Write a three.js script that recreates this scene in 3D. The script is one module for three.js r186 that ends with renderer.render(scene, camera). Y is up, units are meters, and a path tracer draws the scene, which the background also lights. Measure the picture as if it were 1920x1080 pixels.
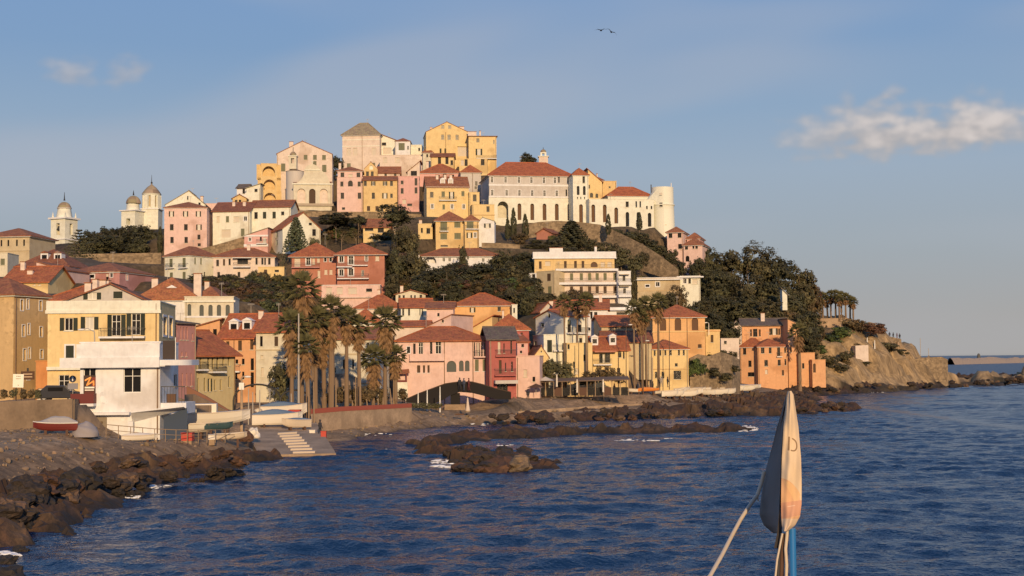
import * as THREE from 'three';
import { mergeGeometries } from 'three/addons/utils/BufferGeometryUtils.js';
import { ImprovedNoise } from 'three/addons/math/ImprovedNoise.js';
import { MarchingCubes } from 'three/addons/objects/MarchingCubes.js';

// ------------------------------------------------------------------ camera, sun, sky, exposure
const scene = new THREE.Scene();
const FOCAL = 2637, EYE = new THREE.Vector3(0, 9, 0);            // focal length in photo pixels (1920 wide), eye 9 m above the sea
const camera = new THREE.PerspectiveCamera(2 * Math.atan(540 / FOCAL) * 180 / Math.PI, 16 / 9, 0.5, 30000);
camera.position.copy(EYE);
camera.rotation.order = 'YXZ';
camera.rotation.set(THREE.MathUtils.degToRad(2.89), 0, THREE.MathUtils.degToRad(-0.5));
camera.updateMatrixWorld(true);
const SUN_AZ = 10, SUN_EL = 14;                                   // low evening sun behind the camera, a little to the right
const sunDir = new THREE.Vector3(Math.sin(SUN_AZ * Math.PI / 180) * Math.cos(SUN_EL * Math.PI / 180), Math.sin(SUN_EL * Math.PI / 180), Math.cos(SUN_AZ * Math.PI / 180) * Math.cos(SUN_EL * Math.PI / 180));
const sun = new THREE.DirectionalLight(new THREE.Color().setRGB(1, 0.69, 0.375), 3.95);
sun.position.copy(sunDir).multiplyScalar(600).add(new THREE.Vector3(20, 20, -250));
sun.target.position.set(20, 20, -250);
sun.castShadow = true; sun.shadow.mapSize.set(4096, 4096); sun.shadow.radius = 1.4;
Object.assign(sun.shadow.camera, { left: -260, right: 260, top: 160, bottom: -160, near: 1, far: 1400 });
scene.add(sun, sun.target);
const renderer = new THREE.WebGLRenderer({ antialias: true });
renderer.toneMapping = THREE.LinearToneMapping;
renderer.toneMappingExposure = 1.0;
renderer.shadowMap.enabled = true;

// ------------------------------------------------------------------ numbers
let seed = 1234567;
const rnd = () => { seed = (seed + 0x6D2B79F5) | 0; let t = Math.imul(seed ^ (seed >>> 15), 1 | seed); t = (t + Math.imul(t ^ (t >>> 7), 61 | t)) ^ t; return ((t ^ (t >>> 14)) >>> 0) / 4294967296; };
const rr = (a, b) => a + (b - a) * rnd();
const perlin = new ImprovedNoise();
const noise = (x, y, z = 0) => perlin.noise(x + 31.7, y + 17.3, z + 5.1);
const fbm = (x, y, z = 0, o = 4) => { let s = 0, a = 0.5, f = 1; for (let i = 0; i < o; i++) { s += a * noise(x * f, y * f, z * f); a *= 0.5; f *= 2.03; } return s; };
const ridged = (x, y, z = 0, o = 4) => { let s = 0, a = 0.5, f = 1; for (let i = 0; i < o; i++) { s += a * (1 - 2 * Math.abs(noise(x * f, y * f, z * f))); a *= 0.5; f *= 2.1; } return s; };
const clamp = (x, a, b) => Math.min(b, Math.max(a, x)), smooth = (a, b, x) => { const t = clamp((x - a) / (b - a), 0, 1); return t * t * (3 - 2 * t); }, mix = (a, b, t) => a + (b - a) * t;
const lin = c => { c /= 255; return c <= 0.04045 ? c / 12.92 : Math.pow((c + 0.055) / 1.055, 2.4); };
const V = (x, y, z) => new THREE.Vector3(x, y, z);

// a pixel of the photograph is a direction from the eye
const ray = (px, py) => V((px - 960) / FOCAL, -(py - 540) / FOCAL, -1).applyQuaternion(camera.quaternion);
const at = (px, py, d) => { const r = ray(px, py); return r.multiplyScalar(d / -r.z).add(EYE); };       // the point at depth d (metres along the view)
const onSea = (px, py, y = 0) => { const r = ray(px, py); return r.multiplyScalar((y - EYE.y) / r.y).add(EYE); };
const hitPlane = (px, py, p, n) => { const r = ray(px, py); return r.multiplyScalar(p.clone().sub(EYE).dot(n) / r.dot(n)).add(EYE); };
const heightAt = (px, py, d) => at(px, py, d).y;

// sky: clear evening air, thin high veil, a few small cumulus
{
  const W = 4096, H = 2048, data = new Float32Array(W * H * 4);
  const stops = [[-90, 150, 150, 150], [0, 167, 164, 161], [1.5, 167, 166, 165], [4.5, 160, 170, 178], [7.5, 156, 173, 191], [10, 142, 167, 194], [12.5, 128, 159, 195], [16, 122, 155, 198], [30, 98, 138, 190], [60, 74, 112, 172], [90, 62, 98, 160]].map(s => [s[0], lin(s[1]), lin(s[2]), lin(s[3])]);
  const clouds = [];   // [azimuth, elevation, half width, half height, strength] in degrees, azimuth 0 = the way the camera looks
  const dirOf = (px, py) => { const r = ray(px, py).normalize(); return [Math.atan2(r.x, -r.z) * 180 / Math.PI, Math.asin(r.y) * 180 / Math.PI]; };
  const puff = (px, py, w, h, s) => { const [a, e] = dirOf(px, py); clouds.push([a, e, w / FOCAL * 180 / Math.PI, h / FOCAL * 180 / Math.PI, s]); };
  puff(1540, 260, 80, 44, 0.55); puff(1610, 250, 95, 58, 0.6); puff(1665, 254, 95, 56, 0.75); puff(1735, 256, 100, 46, 0.75); puff(1805, 246, 95, 52, 0.85); puff(1845, 228, 75, 50, 0.8); puff(1915, 246, 90, 36, 0.6); puff(2000, 240, 90, 36, 0.6);
  puff(1592, 200, 18, 42, 0.35); puff(1680, 172, 22, 14, 0.4); puff(1640, 218, 60, 34, 0.35);
  puff(132, 138, 48, 32, 0.5); puff(232, 140, 34, 36, 0.4); puff(262, 128, 26, 16, 0.3);
  for (let i = 0; i < 26; i++) clouds.push([rr(28, 332), rr(4, 16), rr(1, 3), rr(0.4, 0.9), rr(0.3, 0.9)]);
  const rowCol = [];
  for (let j = 0; j < H; j++) {
    const el = (j + 0.5) / H * 180 - 90; let k = 0; while (k < stops.length - 2 && el > stops[k + 1][0]) k++;
    const a = stops[k], b = stops[k + 1], t = clamp((el - a[0]) / (b[0] - a[0]), 0, 1);
    rowCol.push([mix(a[1], b[1], t), mix(a[2], b[2], t), mix(a[3], b[3], t)]);
  }
  for (let j = 0; j < H; j++) {
    const el = (j + 0.5) / H * 180 - 90, near = el > -1 && el < 22 ? clouds.filter(c => Math.abs(el - c[1]) < c[3] * 2.2 + 0.4) : [];
    const el1 = el * Math.PI / 180, ce = Math.cos(el1), se = Math.sin(el1);
    for (let i = 0; i < W; i++) {
      const th = ((i + 0.5) / W - 0.5) * 2 * Math.PI, x = Math.cos(th) * ce, z = Math.sin(th) * ce;
      let az = Math.atan2(x, -z) * 180 / Math.PI;
      let [r, g, b] = rowCol[j];
      if (el > 0 && el < 60) {                                          // thin veil, drawn out sideways, tilted
        const tilt = el - 2.1 * Math.sin((az + 6) * Math.PI / 180 * 2.2) - 0.06 * az * Math.exp(-az * az / 900);
        const veil = smooth(-0.1, 0.75, fbm(x * 2.2, tilt * 0.16, z * 2.2, 3) * 2.4 + 0.62 * Math.exp(-Math.pow((tilt - 9.3) / 2.4, 2))) * 0.42 * smooth(60, 25, el);
        r = mix(r, 0.44, veil); g = mix(g, 0.46, veil); b = mix(b, 0.52, veil);
      }
      let cov = 0, top = 0;
      for (const c of near) {
        let da = az - c[0]; da -= 360 * Math.round(da / 360);
        if (Math.abs(da) > c[2] * 2.2 + 0.5) continue;
        const n = fbm(az * 1.1 + 40, el * 2.2, 3.3, 6);
        const q = Math.hypot(da / c[2], (el - c[1]) / (c[3] * (el < c[1] ? 0.75 : 1)));
        const v = c[4] * smooth(1.2, 0.12, q - n * 0.95);
        cov = 1 - (1 - cov) * (1 - clamp(v, 0, 0.95)); top = Math.max(top, v * smooth(-0.9, 0.9, (el - c[1]) / c[3] + n * 2));
      }
      if (cov > 0) { const l = mix(0.46, 0.76, clamp(top * 1.05, 0, 1)); cov *= 0.9; r = mix(r, l, cov); g = mix(g, l * 0.89, cov); b = mix(b, l * 0.83, cov); }
      const o = (j * W + i) * 4; data[o] = r; data[o + 1] = g; data[o + 2] = b; data[o + 3] = 1;
    }
  }
  const sky = new THREE.DataTexture(data, W, H, THREE.RGBAFormat, THREE.FloatType);
  sky.mapping = THREE.EquirectangularReflectionMapping; sky.magFilter = THREE.LinearFilter; sky.minFilter = THREE.LinearFilter; sky.needsUpdate = true;
  scene.background = sky; scene.environment = sky;
}

// ------------------------------------------------------------------ naming
const taken = {};
const numbered = n => { const k = taken[n] = (taken[n] ?? -1) + 1; return k ? `${n}_${String(k).padStart(3, '0')}` : n; };
function tag(o, label, category, group, kind) { if (label) o.userData.label = label; if (category) o.userData.category = category; if (group) o.userData.group = group; if (kind) o.userData.kind = kind; return o; }
const labelUse = {};
function thing(name, label, category, group, kind) { const o = new THREE.Group(); o.name = numbered(name); scene.add(o); if (!group) { if (labelUse[label]) console.log('label twice:', label); labelUse[label] = 1; } return tag(o, label, category, group, kind); }
function mesh(name, geo, material, parent) { const m = new THREE.Mesh(geo, material); m.castShadow = m.receiveShadow = true; if (parent) { m.name = name; parent.add(m); } else { m.name = numbered(name); scene.add(m); } return m; }

// ------------------------------------------------------------------ geometry
// flat normals and uv in metres along each face
function finish(geo) {
  const g = geo.index ? geo.toNonIndexed() : geo; g.deleteAttribute('normal'); g.deleteAttribute('uv'); for (const k of Object.keys(g.attributes)) if (k !== 'position' && k !== 'color') g.deleteAttribute(k);
  g.computeVertexNormals();
  const p = g.attributes.position, n = g.attributes.normal, uv = new Float32Array(p.count * 2), t = V(), b = V(), nn = V(), pp = V();
  for (let i = 0; i < p.count; i++) {
    nn.fromBufferAttribute(n, i); pp.fromBufferAttribute(p, i);
    if (Math.abs(nn.y) > 0.985) { t.set(1, 0, 0); b.set(0, 0, 1); } else { t.set(nn.z, 0, -nn.x).normalize(); b.crossVectors(nn, t); }
    uv[2 * i] = pp.dot(t); uv[2 * i + 1] = pp.dot(b);
  }
  g.setAttribute('uv', new THREE.BufferAttribute(uv, 2));
  return g;
}
const box = (x0, x1, y0, y1, z0, z1) => new THREE.BoxGeometry(x1 - x0, y1 - y0, z1 - z0).translate((x0 + x1) / 2, (y0 + y1) / 2, (z0 + z1) / 2);
function join(list) { return finish(mergeGeometries(list.map(g => { const q = g.index ? g.toNonIndexed() : g.clone(); for (const k of Object.keys(q.attributes)) if (k !== 'position') q.deleteAttribute(k); return q; }))); }
function polys(faces) {   // faces: arrays of [x,y,z], convex, fan-triangulated
  const a = []; for (const f of faces) for (let i = 1; i + 1 < f.length; i++) a.push(...f[0], ...f[i], ...f[i + 1]);
  const g = new THREE.BufferGeometry(); g.setAttribute('position', new THREE.Float32BufferAttribute(a, 3)); return g;
}
function tube(pts, radii, sides = 8, closed = true) {   // tapered tube through points
  const a = []; const rings = [];
  for (let i = 0; i < pts.length; i++) {
    const d = pts[Math.min(i + 1, pts.length - 1)].clone().sub(pts[Math.max(i - 1, 0)]).normalize();
    const u = V(d.z, 0.13, -d.x + 0.01).cross(d).normalize(), v = d.clone().cross(u), r = Array.isArray(radii) ? radii[i] : radii, ring = [];
    for (let k = 0; k < sides; k++) { const t = k / sides * 2 * Math.PI; ring.push(pts[i].clone().addScaledVector(u, Math.cos(t) * r).addScaledVector(v, Math.sin(t) * r).toArray()); }
    rings.push(ring);
  }
  const f = []; for (let i = 0; i + 1 < rings.length; i++) for (let k = 0; k < sides; k++) { const n = (k + 1) % sides; f.push([rings[i][k], rings[i][n], rings[i + 1][n], rings[i + 1][k]]); }
  if (closed) { f.push(rings[0].slice().reverse()); f.push(rings[rings.length - 1]); }
  return polys(f);
}

// ------------------------------------------------------------------ materials
function texture(n, fn, srgb, repeat) {
  const d = new Uint8Array(n * n * 4);
  for (let j = 0; j < n; j++) for (let i = 0; i < n; i++) { const c = fn(i / n, j / n, i, j), o = (j * n + i) * 4; d[o] = clamp(c[0], 0, 255); d[o + 1] = clamp(c[1], 0, 255); d[o + 2] = clamp(c[2], 0, 255); d[o + 3] = 255; }
  const t = new THREE.DataTexture(d, n, n); t.wrapS = t.wrapT = THREE.RepeatWrapping; t.magFilter = THREE.LinearFilter; t.minFilter = THREE.LinearMipmapLinearFilter; t.generateMipmaps = true;
  if (srgb) t.colorSpace = THREE.SRGBColorSpace; t.repeat.set(1 / repeat, 1 / repeat); t.needsUpdate = true; return t;
}
// noise that tiles over the unit square
const tiled = (u, v, s, z, o = 4) => { const a = fbm(u * s, v * s, z, o), b = fbm((u - 1) * s, v * s, z, o), c = fbm(u * s, (v - 1) * s, z, o), d = fbm((u - 1) * s, (v - 1) * s, z, o); return mix(mix(a, b, u), mix(c, d, u), v); };
const g3 = v => [v, v, v];
const plasterMap = texture(512, (u, v) => { const p = tiled(u, v, 5, 1, 5), q = tiled(u, v, 22, 7, 3), st = tiled(u, v * 0.25, 26, 3, 3); const k = 240 + p * 34 + q * 20 + Math.min(0, st) * 36; return [k, k - Math.max(0, -p) * 12, k - Math.max(0, -p) * 20]; }, true, 9);
const wornMap = texture(512, (u, v) => { const p = tiled(u, v, 3, 61, 5), q = tiled(u, v, 24, 67, 3), st = tiled(u, v * 0.2, 30, 63, 3), patch = tiled(u, v, 6, 71, 2) > 0.16 ? 10 : 0, damp = smooth(0.02, 0.22, -p) * 24; const k = 242 + q * 20 + Math.min(0, st) * 34 - damp + patch * (q > -0.1 ? 1 : -1); return [k, k - damp * 0.25, k - damp * 0.5]; }, true, 13);
const plasterBump = texture(256, (u, v) => g3(128 + tiled(u, v, 12, 2, 4) * 160), false, 3);
const tileHash = (i, j) => { const s = Math.sin(i * 127.1 + j * 311.7) * 43758.5453; return s - Math.floor(s); };
const roofMap = texture(512, (u, v) => { const c = Math.floor(u * 24), r = Math.floor(v * 16), h = tileHash(c, r), p = tiled(u, v, 4, 9, 4); const k = 218 + (h - 0.5) * 46 + p * 80; return [k, k * (0.97 + 0.1 * tileHash(r, c)) - Math.max(0, -p) * 8, k * 0.98 - p * 40]; }, true, 5);
const roofBump = texture(512, (u, v) => { const c = Math.abs(Math.sin(u * 24 * Math.PI)), r = (v * 16) % 1; return g3(60 + c * 130 + r * 50); }, false, 5);
const stoneMap = texture(512, (u, v) => { const p = tiled(u, v, 6, 4, 5), q = tiled(u, v, 30, 8, 3); const row = Math.floor(v * 20), c = Math.floor(u * 14 + tileHash(row, 3) * 5) % 14; const k = 198 + p * 105 + q * 60 + (tileHash(c, row) - 0.5) * 46; return [k, k * 0.99, k * 0.97]; }, true, 8);
const stoneBump = texture(256, (u, v) => g3(128 + tiled(u, v, 8, 5, 5) * 200), false, 4);
const slatBump = texture(64, (u, v) => g3(((v * 8) % 1) * 255), false, 0.6);
const concreteMap = texture(512, (u, v) => { const p = tiled(u, v, 5, 14, 5), q = tiled(u, v, 40, 18, 2); const k = 212 + p * 95 + q * 40; return [k, k * 0.99, k * 0.975]; }, true, 11);
const rockMap = texture(512, (u, v) => { const p = tiled(u, v, 7, 24, 5), q = tiled(u, v, 34, 28, 3); const k = 195 + p * 130 + q * 80; return [k, k - Math.max(0, p) * 26, k - Math.max(0, p) * 40]; }, true, 3.5);
const cache = {};
const keep = (k, f) => cache[k] ??= f();
const LIGHT = [1.13, 0.91, 0.66];   // what the evening sun leaves of a white wall: photo colour / this = the paint's own colour
const paint = (r, g, b) => new THREE.Color().setRGB(clamp(lin(r) / LIGHT[0], 0.01, 0.84), clamp(lin(g) / LIGHT[1], 0.01, 0.84), clamp(lin(b) / LIGHT[2], 0.01, 0.84));
const PLASTER = { cream: [252, 226, 182], white: [254, 233, 208], pink: [244, 191, 156], rose: [238, 172, 142], peach: [242, 204, 164], yellow: [248, 200, 126], ochre: [240, 190, 118], orange: [245, 178, 108], salmon: [238, 166, 106], red: [190, 100, 80], brick: [198, 122, 88], grey: [218, 192, 160], tan: [216, 180, 128], mauve: [206, 138, 116], lime: [224, 188, 126], sand: [234, 206, 160], buff: [222, 172, 108], sienna: [222, 140, 74], stone: [196, 164, 124] };
const plaster = (k, worn) => keep('p' + k + (worn ? 'w' : ''), () => new THREE.MeshStandardMaterial({ color: paint(...PLASTER[k]), map: worn ? wornMap : plasterMap, bumpMap: plasterBump, bumpScale: 0.02, roughness: 0.93 }));
const ROOF = { red: [0.54, 0.165, 0.07], brown: [0.41, 0.155, 0.082], dark: [0.34, 0.125, 0.072], bright: [0.58, 0.165, 0.07], orange: [0.56, 0.20, 0.085], slate: [0.45, 0.35, 0.245], grey: [0.20, 0.15, 0.13], pale: [0.42, 0.36, 0.28] };
const roofing = k => keep('r' + k, () => new THREE.MeshStandardMaterial({ color: new THREE.Color().setRGB(...ROOF[k]), map: roofMap, bumpMap: roofBump, bumpScale: 0.05, roughness: 0.88 }));
const solid = (k, r, g, b, rough = 0.8, more = {}) => keep('s' + k, () => new THREE.MeshStandardMaterial({ color: new THREE.Color().setRGB(r, g, b), roughness: rough, ...more }));
const M = {
  glass: keep('glass', () => new THREE.MeshPhysicalMaterial({ color: new THREE.Color().setRGB(0.014, 0.013, 0.013), roughness: 0.22, specularIntensity: 0.35 })),
  curtain: solid('curtain', 0.55, 0.53, 0.47, 0.6), whiteWood: solid('whiteWood', 0.78, 0.76, 0.7, 0.6),
  green: solid('green', 0.026, 0.034, 0.022, 0.65, { bumpMap: slatBump, bumpScale: 0.02 }), brown: solid('brown', 0.085, 0.05, 0.028, 0.7, { bumpMap: slatBump, bumpScale: 0.02 }), olive: solid('olive', 0.17, 0.175, 0.105, 0.7, { bumpMap: slatBump, bumpScale: 0.02 }),
  blind: solid('blind', 0.62, 0.55, 0.45, 0.8, { bumpMap: slatBump, bumpScale: 0.015 }), slateBlind: solid('slateBlind', 0.10, 0.11, 0.10, 0.7, { bumpMap: slatBump, bumpScale: 0.015 }), rust: solid('rust', 0.13, 0.07, 0.038, 0.85),
  iron: solid('iron', 0.03, 0.028, 0.026, 0.55), steel: solid('steel', 0.5, 0.48, 0.44, 0.4, { metalness: 0.4 }), greyPole: solid('greyPole', 0.42, 0.38, 0.33, 0.6), woodPole: solid('woodPole', 0.3, 0.21, 0.13, 0.85), darkRed: solid('darkRed', 0.14, 0.02, 0.018, 0.7),
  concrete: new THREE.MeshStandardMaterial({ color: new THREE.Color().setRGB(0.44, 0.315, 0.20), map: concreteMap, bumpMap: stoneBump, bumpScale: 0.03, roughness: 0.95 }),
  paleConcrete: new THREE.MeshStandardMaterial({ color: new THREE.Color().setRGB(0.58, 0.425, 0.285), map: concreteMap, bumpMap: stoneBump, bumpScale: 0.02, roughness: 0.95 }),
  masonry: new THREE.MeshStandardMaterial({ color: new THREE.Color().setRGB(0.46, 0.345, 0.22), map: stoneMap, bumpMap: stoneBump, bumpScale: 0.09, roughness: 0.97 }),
  rock: new THREE.MeshStandardMaterial({ vertexColors: true, map: rockMap, bumpMap: stoneBump, bumpScale: 0.12, roughness: 0.86 }),
  ground: new THREE.MeshStandardMaterial({ vertexColors: true, map: stoneMap, roughness: 1 }),
};

// ------------------------------------------------------------------ ground control points, gathered from everything that stands
const ctrl = [];   // [x, z, height, kind]
const groundPoint = (p, kind = 'earth', w = 1) => ctrl.push([p.x, p.z, p.y, kind, w]);

// ------------------------------------------------------------------ buildings
const pathRect = (x0, x1, y0, y1) => { const h = new THREE.Path(); h.moveTo(x0, y0); h.lineTo(x1, y0); h.lineTo(x1, y1); h.lineTo(x0, y1); h.closePath(); return h; };
function arcShape(C, x0, x1, y0, y1) { const r = (x1 - x0) / 2, h = new C(), s = Math.max(y1 - r, y0 + 0.05), ry = y1 - s; h.moveTo(x0, y0); h.lineTo(x1, y0); for (let i = 0; i <= 10; i++) { const t = i / 10 * Math.PI; h.lineTo((x0 + x1) / 2 + Math.cos(t) * r, s + Math.sin(t) * ry); } h.closePath(); return h; }
const circlePath = (C, x, y, r) => { const h = new C(); for (let i = 0; i < 14; i++) { const t = i / 14 * 2 * Math.PI; i ? h.lineTo(x + Math.cos(t) * r, y + Math.sin(t) * r) : h.moveTo(x + r, y); } h.closePath(); return h; };
const slab = (shape, t) => new THREE.ExtrudeGeometry(shape, { depth: t, bevelEnabled: false, curveSegments: 8 });
const ARCHED = 'aAnGBD';
// one window of kind k, its parts made in the wall's own plane (x along, y up, z out)
function makeWindow(parent, k, u, v, w, h, T, o) {
  const g = new THREE.Group(); g.name = k === 'D' || (h > 1.9 && k !== 'n' && k !== 'A' && h / w > 1.7) ? 'door' : k === 'n' ? 'niche' : k === 'A' ? 'arch_opening' : 'window'; parent.add(g); g.position.set(u, v, 0);
  const back = T >= 0.6 ? -(T - 0.12) : -0.2, arched = ARCHED.includes(k);
  const flat = (x0, x1, y0, y1, z0, z1) => finish(box(x0, x1, y0, y1, z0, z1));
  const paneM = k === 'O' || k === 'w' ? M.curtain : k === 's' || k === 'S' ? M.green : k === 'g' ? M.olive : k === 'b' || k === 'D' ? M.brown : k === 'l' ? M.blind : k === 'G' ? M.slateBlind : k === 'B' ? M.rust : k === 'n' || k === 'A' ? plaster(o.nc || o.c) : M.glass;
  const leafName = 'sSgb'.includes(k) ? 'shutter' : k === 'D' ? 'door_leaf' : 'lG'.includes(k) ? 'blind' : k === 'n' || k === 'A' ? 'back_wall' : 'pane';
  if (k === 'A') mesh(leafName, flat(-w, w, -h * 0.8, h * 0.75, -(o.ad || 2.2) - 0.1, -(o.ad || 2.2)), paneM, g);
  else if (k === 'r') mesh(leafName, finish(slab(circlePath(THREE.Shape, 0, 0, w / 2 + 0.04), 0.05).translate(0, 0, back - 0.05)), paneM, g);
  else if ('sSgb'.includes(k) && w > 0.5) { mesh(leafName, flat(-w / 2 - 0.02, -0.015, -h / 2 - 0.02, h / 2 + 0.02, -0.14, -0.08), paneM, g); mesh(leafName, flat(0.015, w / 2 + 0.02, -h / 2 - 0.02, h / 2 + 0.02, -0.14, -0.08), paneM, g); mesh('backing', flat(-w / 2 - 0.03, w / 2 + 0.03, -h / 2 - 0.03, h / 2 + 0.03, -0.24, -0.2), M.iron, g); }
  else mesh(leafName, flat(-w / 2 - 0.05, w / 2 + 0.05, -h / 2 - 0.05, h / 2 + 0.05, back - 0.05, back), paneM, g);
  if ('doOfw'.includes(k) && w > 0.55 && h > 0.7) {   // sash
    const t = 0.06, z0 = back + 0.004, z1 = back + 0.05, a = [box(-w / 2, -w / 2 + t, -h / 2, h / 2, z0, z1), box(w / 2 - t, w / 2, -h / 2, h / 2, z0, z1), box(-w / 2 + t, w / 2 - t, h / 2 - t, h / 2, z0, z1), box(-w / 2 + t, w / 2 - t, -h / 2, -h / 2 + t, z0, z1), box(-t / 2, t / 2, -h / 2 + t, h / 2 - t, z0, z1)];
    if (h > 1.5) a.push(box(-w / 2 + t, -t / 2, h * 0.16, h * 0.16 + 0.05, z0, z1), box(t / 2, w / 2 - t, h * 0.16, h * 0.16 + 0.05, z0, z1));
    mesh('sash', join(a), k === 'd' && o.sash !== 1 ? keep('sashD', () => solid('sashD', 0.07, 0.055, 0.04, 0.6)) : M.whiteWood, g);
  }
  if (k === 'd' && w > 0.5 && o.d < 300 && !o.sash && rnd() < 0.28) { const b = h * rr(0.2, 0.6); mesh('blind', flat(-w / 2, w / 2, h / 2 - b, h / 2, back + 0.06, back + 0.09), rnd() < 0.5 ? M.blind : M.olive, g); }
  if ('oO'.includes(k)) { const sw = Math.min(w * 0.5, 0.62); for (const s of [-1, 1]) { const leaf = mesh('shutter', flat(s < 0 ? -sw : 0, s < 0 ? 0 : sw, -h / 2, h / 2, 0.012, 0.06), o.sh || M.green, g); leaf.position.set(s * (w / 2 + 0.04), 0, 0.004); leaf.rotation.y = -s * (rnd() < 0.35 ? rr(0.15, 0.7) : rr(0, 0.06)); } }
  if ('fS'.includes(k)) { const t = clamp(w * 0.2, 0.1, 0.24); mesh('surround', join([box(-w / 2 - t, -w / 2, -h / 2 - t, h / 2 + t, 0.003, 0.05), box(w / 2, w / 2 + t, -h / 2 - t, h / 2 + t, 0.003, 0.05), box(-w / 2, w / 2, h / 2, h / 2 + t, 0.003, 0.05), box(-w / 2, w / 2, -h / 2 - t, -h / 2, 0.003, 0.05)]), plaster('white'), g); }
  else if (!arched && k !== 'r' && h < 1.9) mesh('sill', flat(-w / 2 - 0.1, w / 2 + 0.1, -h / 2 - 0.09, -h / 2 - 0.005, 0.004, 0.1), plaster(o.sill || 'sand'), g);
  return g;
}
// o: n name, l label, g category, d depth, yaw degrees, x [left, right], y [eave, base] in photo pixels, dep metres, roof kind, ry ridge pixel, c paint, w windows [kind, y, w, h, [x...]], L/R windows on the sides
function house(o) {
  const yaw = (o.yaw || 0) * Math.PI / 180, n = V(Math.sin(yaw), 0, Math.cos(yaw)), right = V(Math.cos(yaw), 0, -Math.sin(yaw));
  const xm = (o.x[0] + o.x[1]) / 2, ym = (o.y[0] + o.y[1]) / 2, T = o.T || 0.35, dn = o.dn ?? 3, dep = o.dep || 9, roof = o.roof || 'hip';
  const mid = at(xm, o.y[1], o.d), eaveY = hitPlane(xm, o.y[0], mid, n).y, PL = hitPlane(o.x[0], ym, mid, n), PR = hitPlane(o.x[1], ym, mid, n);
  const W = PL.distanceTo(PR), H = eaveY - mid.y + dn;
  const g = thing(o.n || 'townhouse', o.l, o.g || 'house', o.group); g.position.set(PL.x, mid.y - dn, PL.z); g.rotation.y = yaw;
  const uv = (px, py) => { const p = hitPlane(px, py, PL, n).sub(PL); return [p.dot(right), p.y + PL.y - (mid.y - dn)]; };
  g.userData.frame = undefined; delete g.userData.frame;
  // ground under it
  if (!o.nog) { for (const t of [0, 0.5, 1]) { const p = PL.clone().lerp(PR, t); groundPoint(V(p.x, mid.y - 0.15, p.z).addScaledVector(n, 0.6), o.gk); groundPoint(V(p.x, mid.y + (o.bk ?? dep * 0.22), p.z).addScaledVector(n, -dep), o.gk); } }
  // ridge height
  const alongZ = roof === 'gable' || (roof === 'hip' && dep > W), rz = roof === 'gable' ? 0 : (o.rz || 0.5) * dep;
  const ridgeP = mid.clone().addScaledVector(n, -rz); let rise = o.rise;
  if (rise === undefined && o.ry !== undefined) rise = hitPlane(xm, o.ry, ridgeP, n).y - eaveY;
  if (rise === undefined) rise = 1.6; rise = Math.max(rise, 0.35);
  const ax = o.ax !== undefined ? uv(o.ax, o.y[0])[0] : W / 2;   // where the apex stands along the front
  // walls
  const outline = (len, prof) => { const s = new THREE.Shape(); s.moveTo(0, 0); s.lineTo(len, 0); for (const [a, b] of prof) s.lineTo(a, b); s.closePath(); return s; };
  const frontProf = roof === 'gable' ? [[W, H], [ax, H + rise], [0, H]] : roof === 'shedR' ? [[W, H + rise], [0, H]] : roof === 'shedL' ? [[W, H], [0, H + rise]] : [[W, H], [0, H]];
  const backProf = roof === 'shedB' ? [[W, H + rise], [0, H + rise]] : frontProf;
  const holes = [], extra = [], wins = [];
  const addRows = (rows, map, len, frameGroup, list) => {
    for (const [k, y, w, h, xs] of rows || []) {
      const v0 = map(xs[0], y)[1];
      for (const x of xs) {
        const grow = o.d > 330 && 'dsg'.includes(k) ? 1.14 : 1, u = map(x, y)[0], a = map(x - w / 2, y)[0], b = map(x + w / 2, y)[0], w2 = Math.abs(b - a) * grow, h2 = Math.abs(map(x, y - h / 2)[1] - map(x, y + h / 2)[1]) * grow;
        const r = [u - w2 / 2, u + w2 / 2, v0 - h2 / 2, v0 + h2 / 2];
        const top = Math.min(...[r[0], r[1]].map(q => roof === 'gable' && frameGroup === g ? H + rise * (q < ax ? q / ax : (W - q) / (W - ax)) : roof.startsWith('shed') ? H + (frameGroup === g ? rise * (roof === 'shedR' ? q / W : roof === 'shedL' ? 1 - q / W : 0) : 0) : roof === 'side' && frameGroup !== g ? H + rise * 0.5 : H));
        if (r[0] < 0.08 || r[1] > len - 0.08 || r[3] > top - 0.06 || r[2] < 0.05 || w2 < 0.05) { (globalThis.dropped ??= []).push(`${o.l} ${k} ${x},${y}`); continue; }
        const clash = list.some(q => r[0] < q[1] + 0.04 && r[1] > q[0] - 0.04 && r[2] < q[3] + 0.04 && r[3] > q[2] - 0.04);
        if (clash) { (globalThis.dropped ??= []).push(`clash ${o.l} ${k} ${x},${y}`); continue; }
        list.push(r); list.kinds.push(k); makeWindow(frameGroup, k, u, v0, w2, h2, T, o);
      }
    }
  };
  const cut = (shape, list) => { list.forEach((r, i) => shape.holes.push(ARCHED.includes(list.kinds[i]) ? arcShape(THREE.Path, ...r) : list.kinds[i] === 'r' ? circlePath(THREE.Path, (r[0] + r[1]) / 2, (r[2] + r[3]) / 2, (r[1] - r[0]) / 2) : pathRect(...r))); return shape; };
  holes.kinds = []; addRows(o.w, uv, W, g, holes);
  const parts = [slab(cut(outline(W, frontProf), holes), T).translate(0, 0, -T)];
  parts.push(slab(outline(W, backProf), 0.3).translate(0, 0, -dep));
  const sl = dep - T - 0.3, half = dep / 2 - T;
  const sideProf = (flip) => roof === 'side' ? [[sl, H], [flip ? sl - ((o.rz || 0.5) * dep - T) : (o.rz || 0.5) * dep - T, H + rise - 0.05], [0, H]] : roof === 'shedB' ? (flip ? [[sl, H], [0, H + rise]] : [[sl, H + rise], [0, H]]) : [[sl, H], [0, H]];
  const tallL = roof === 'shedL' ? rise - 0.12 : 0, tallR = roof === 'shedR' ? rise - 0.12 : 0;
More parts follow.
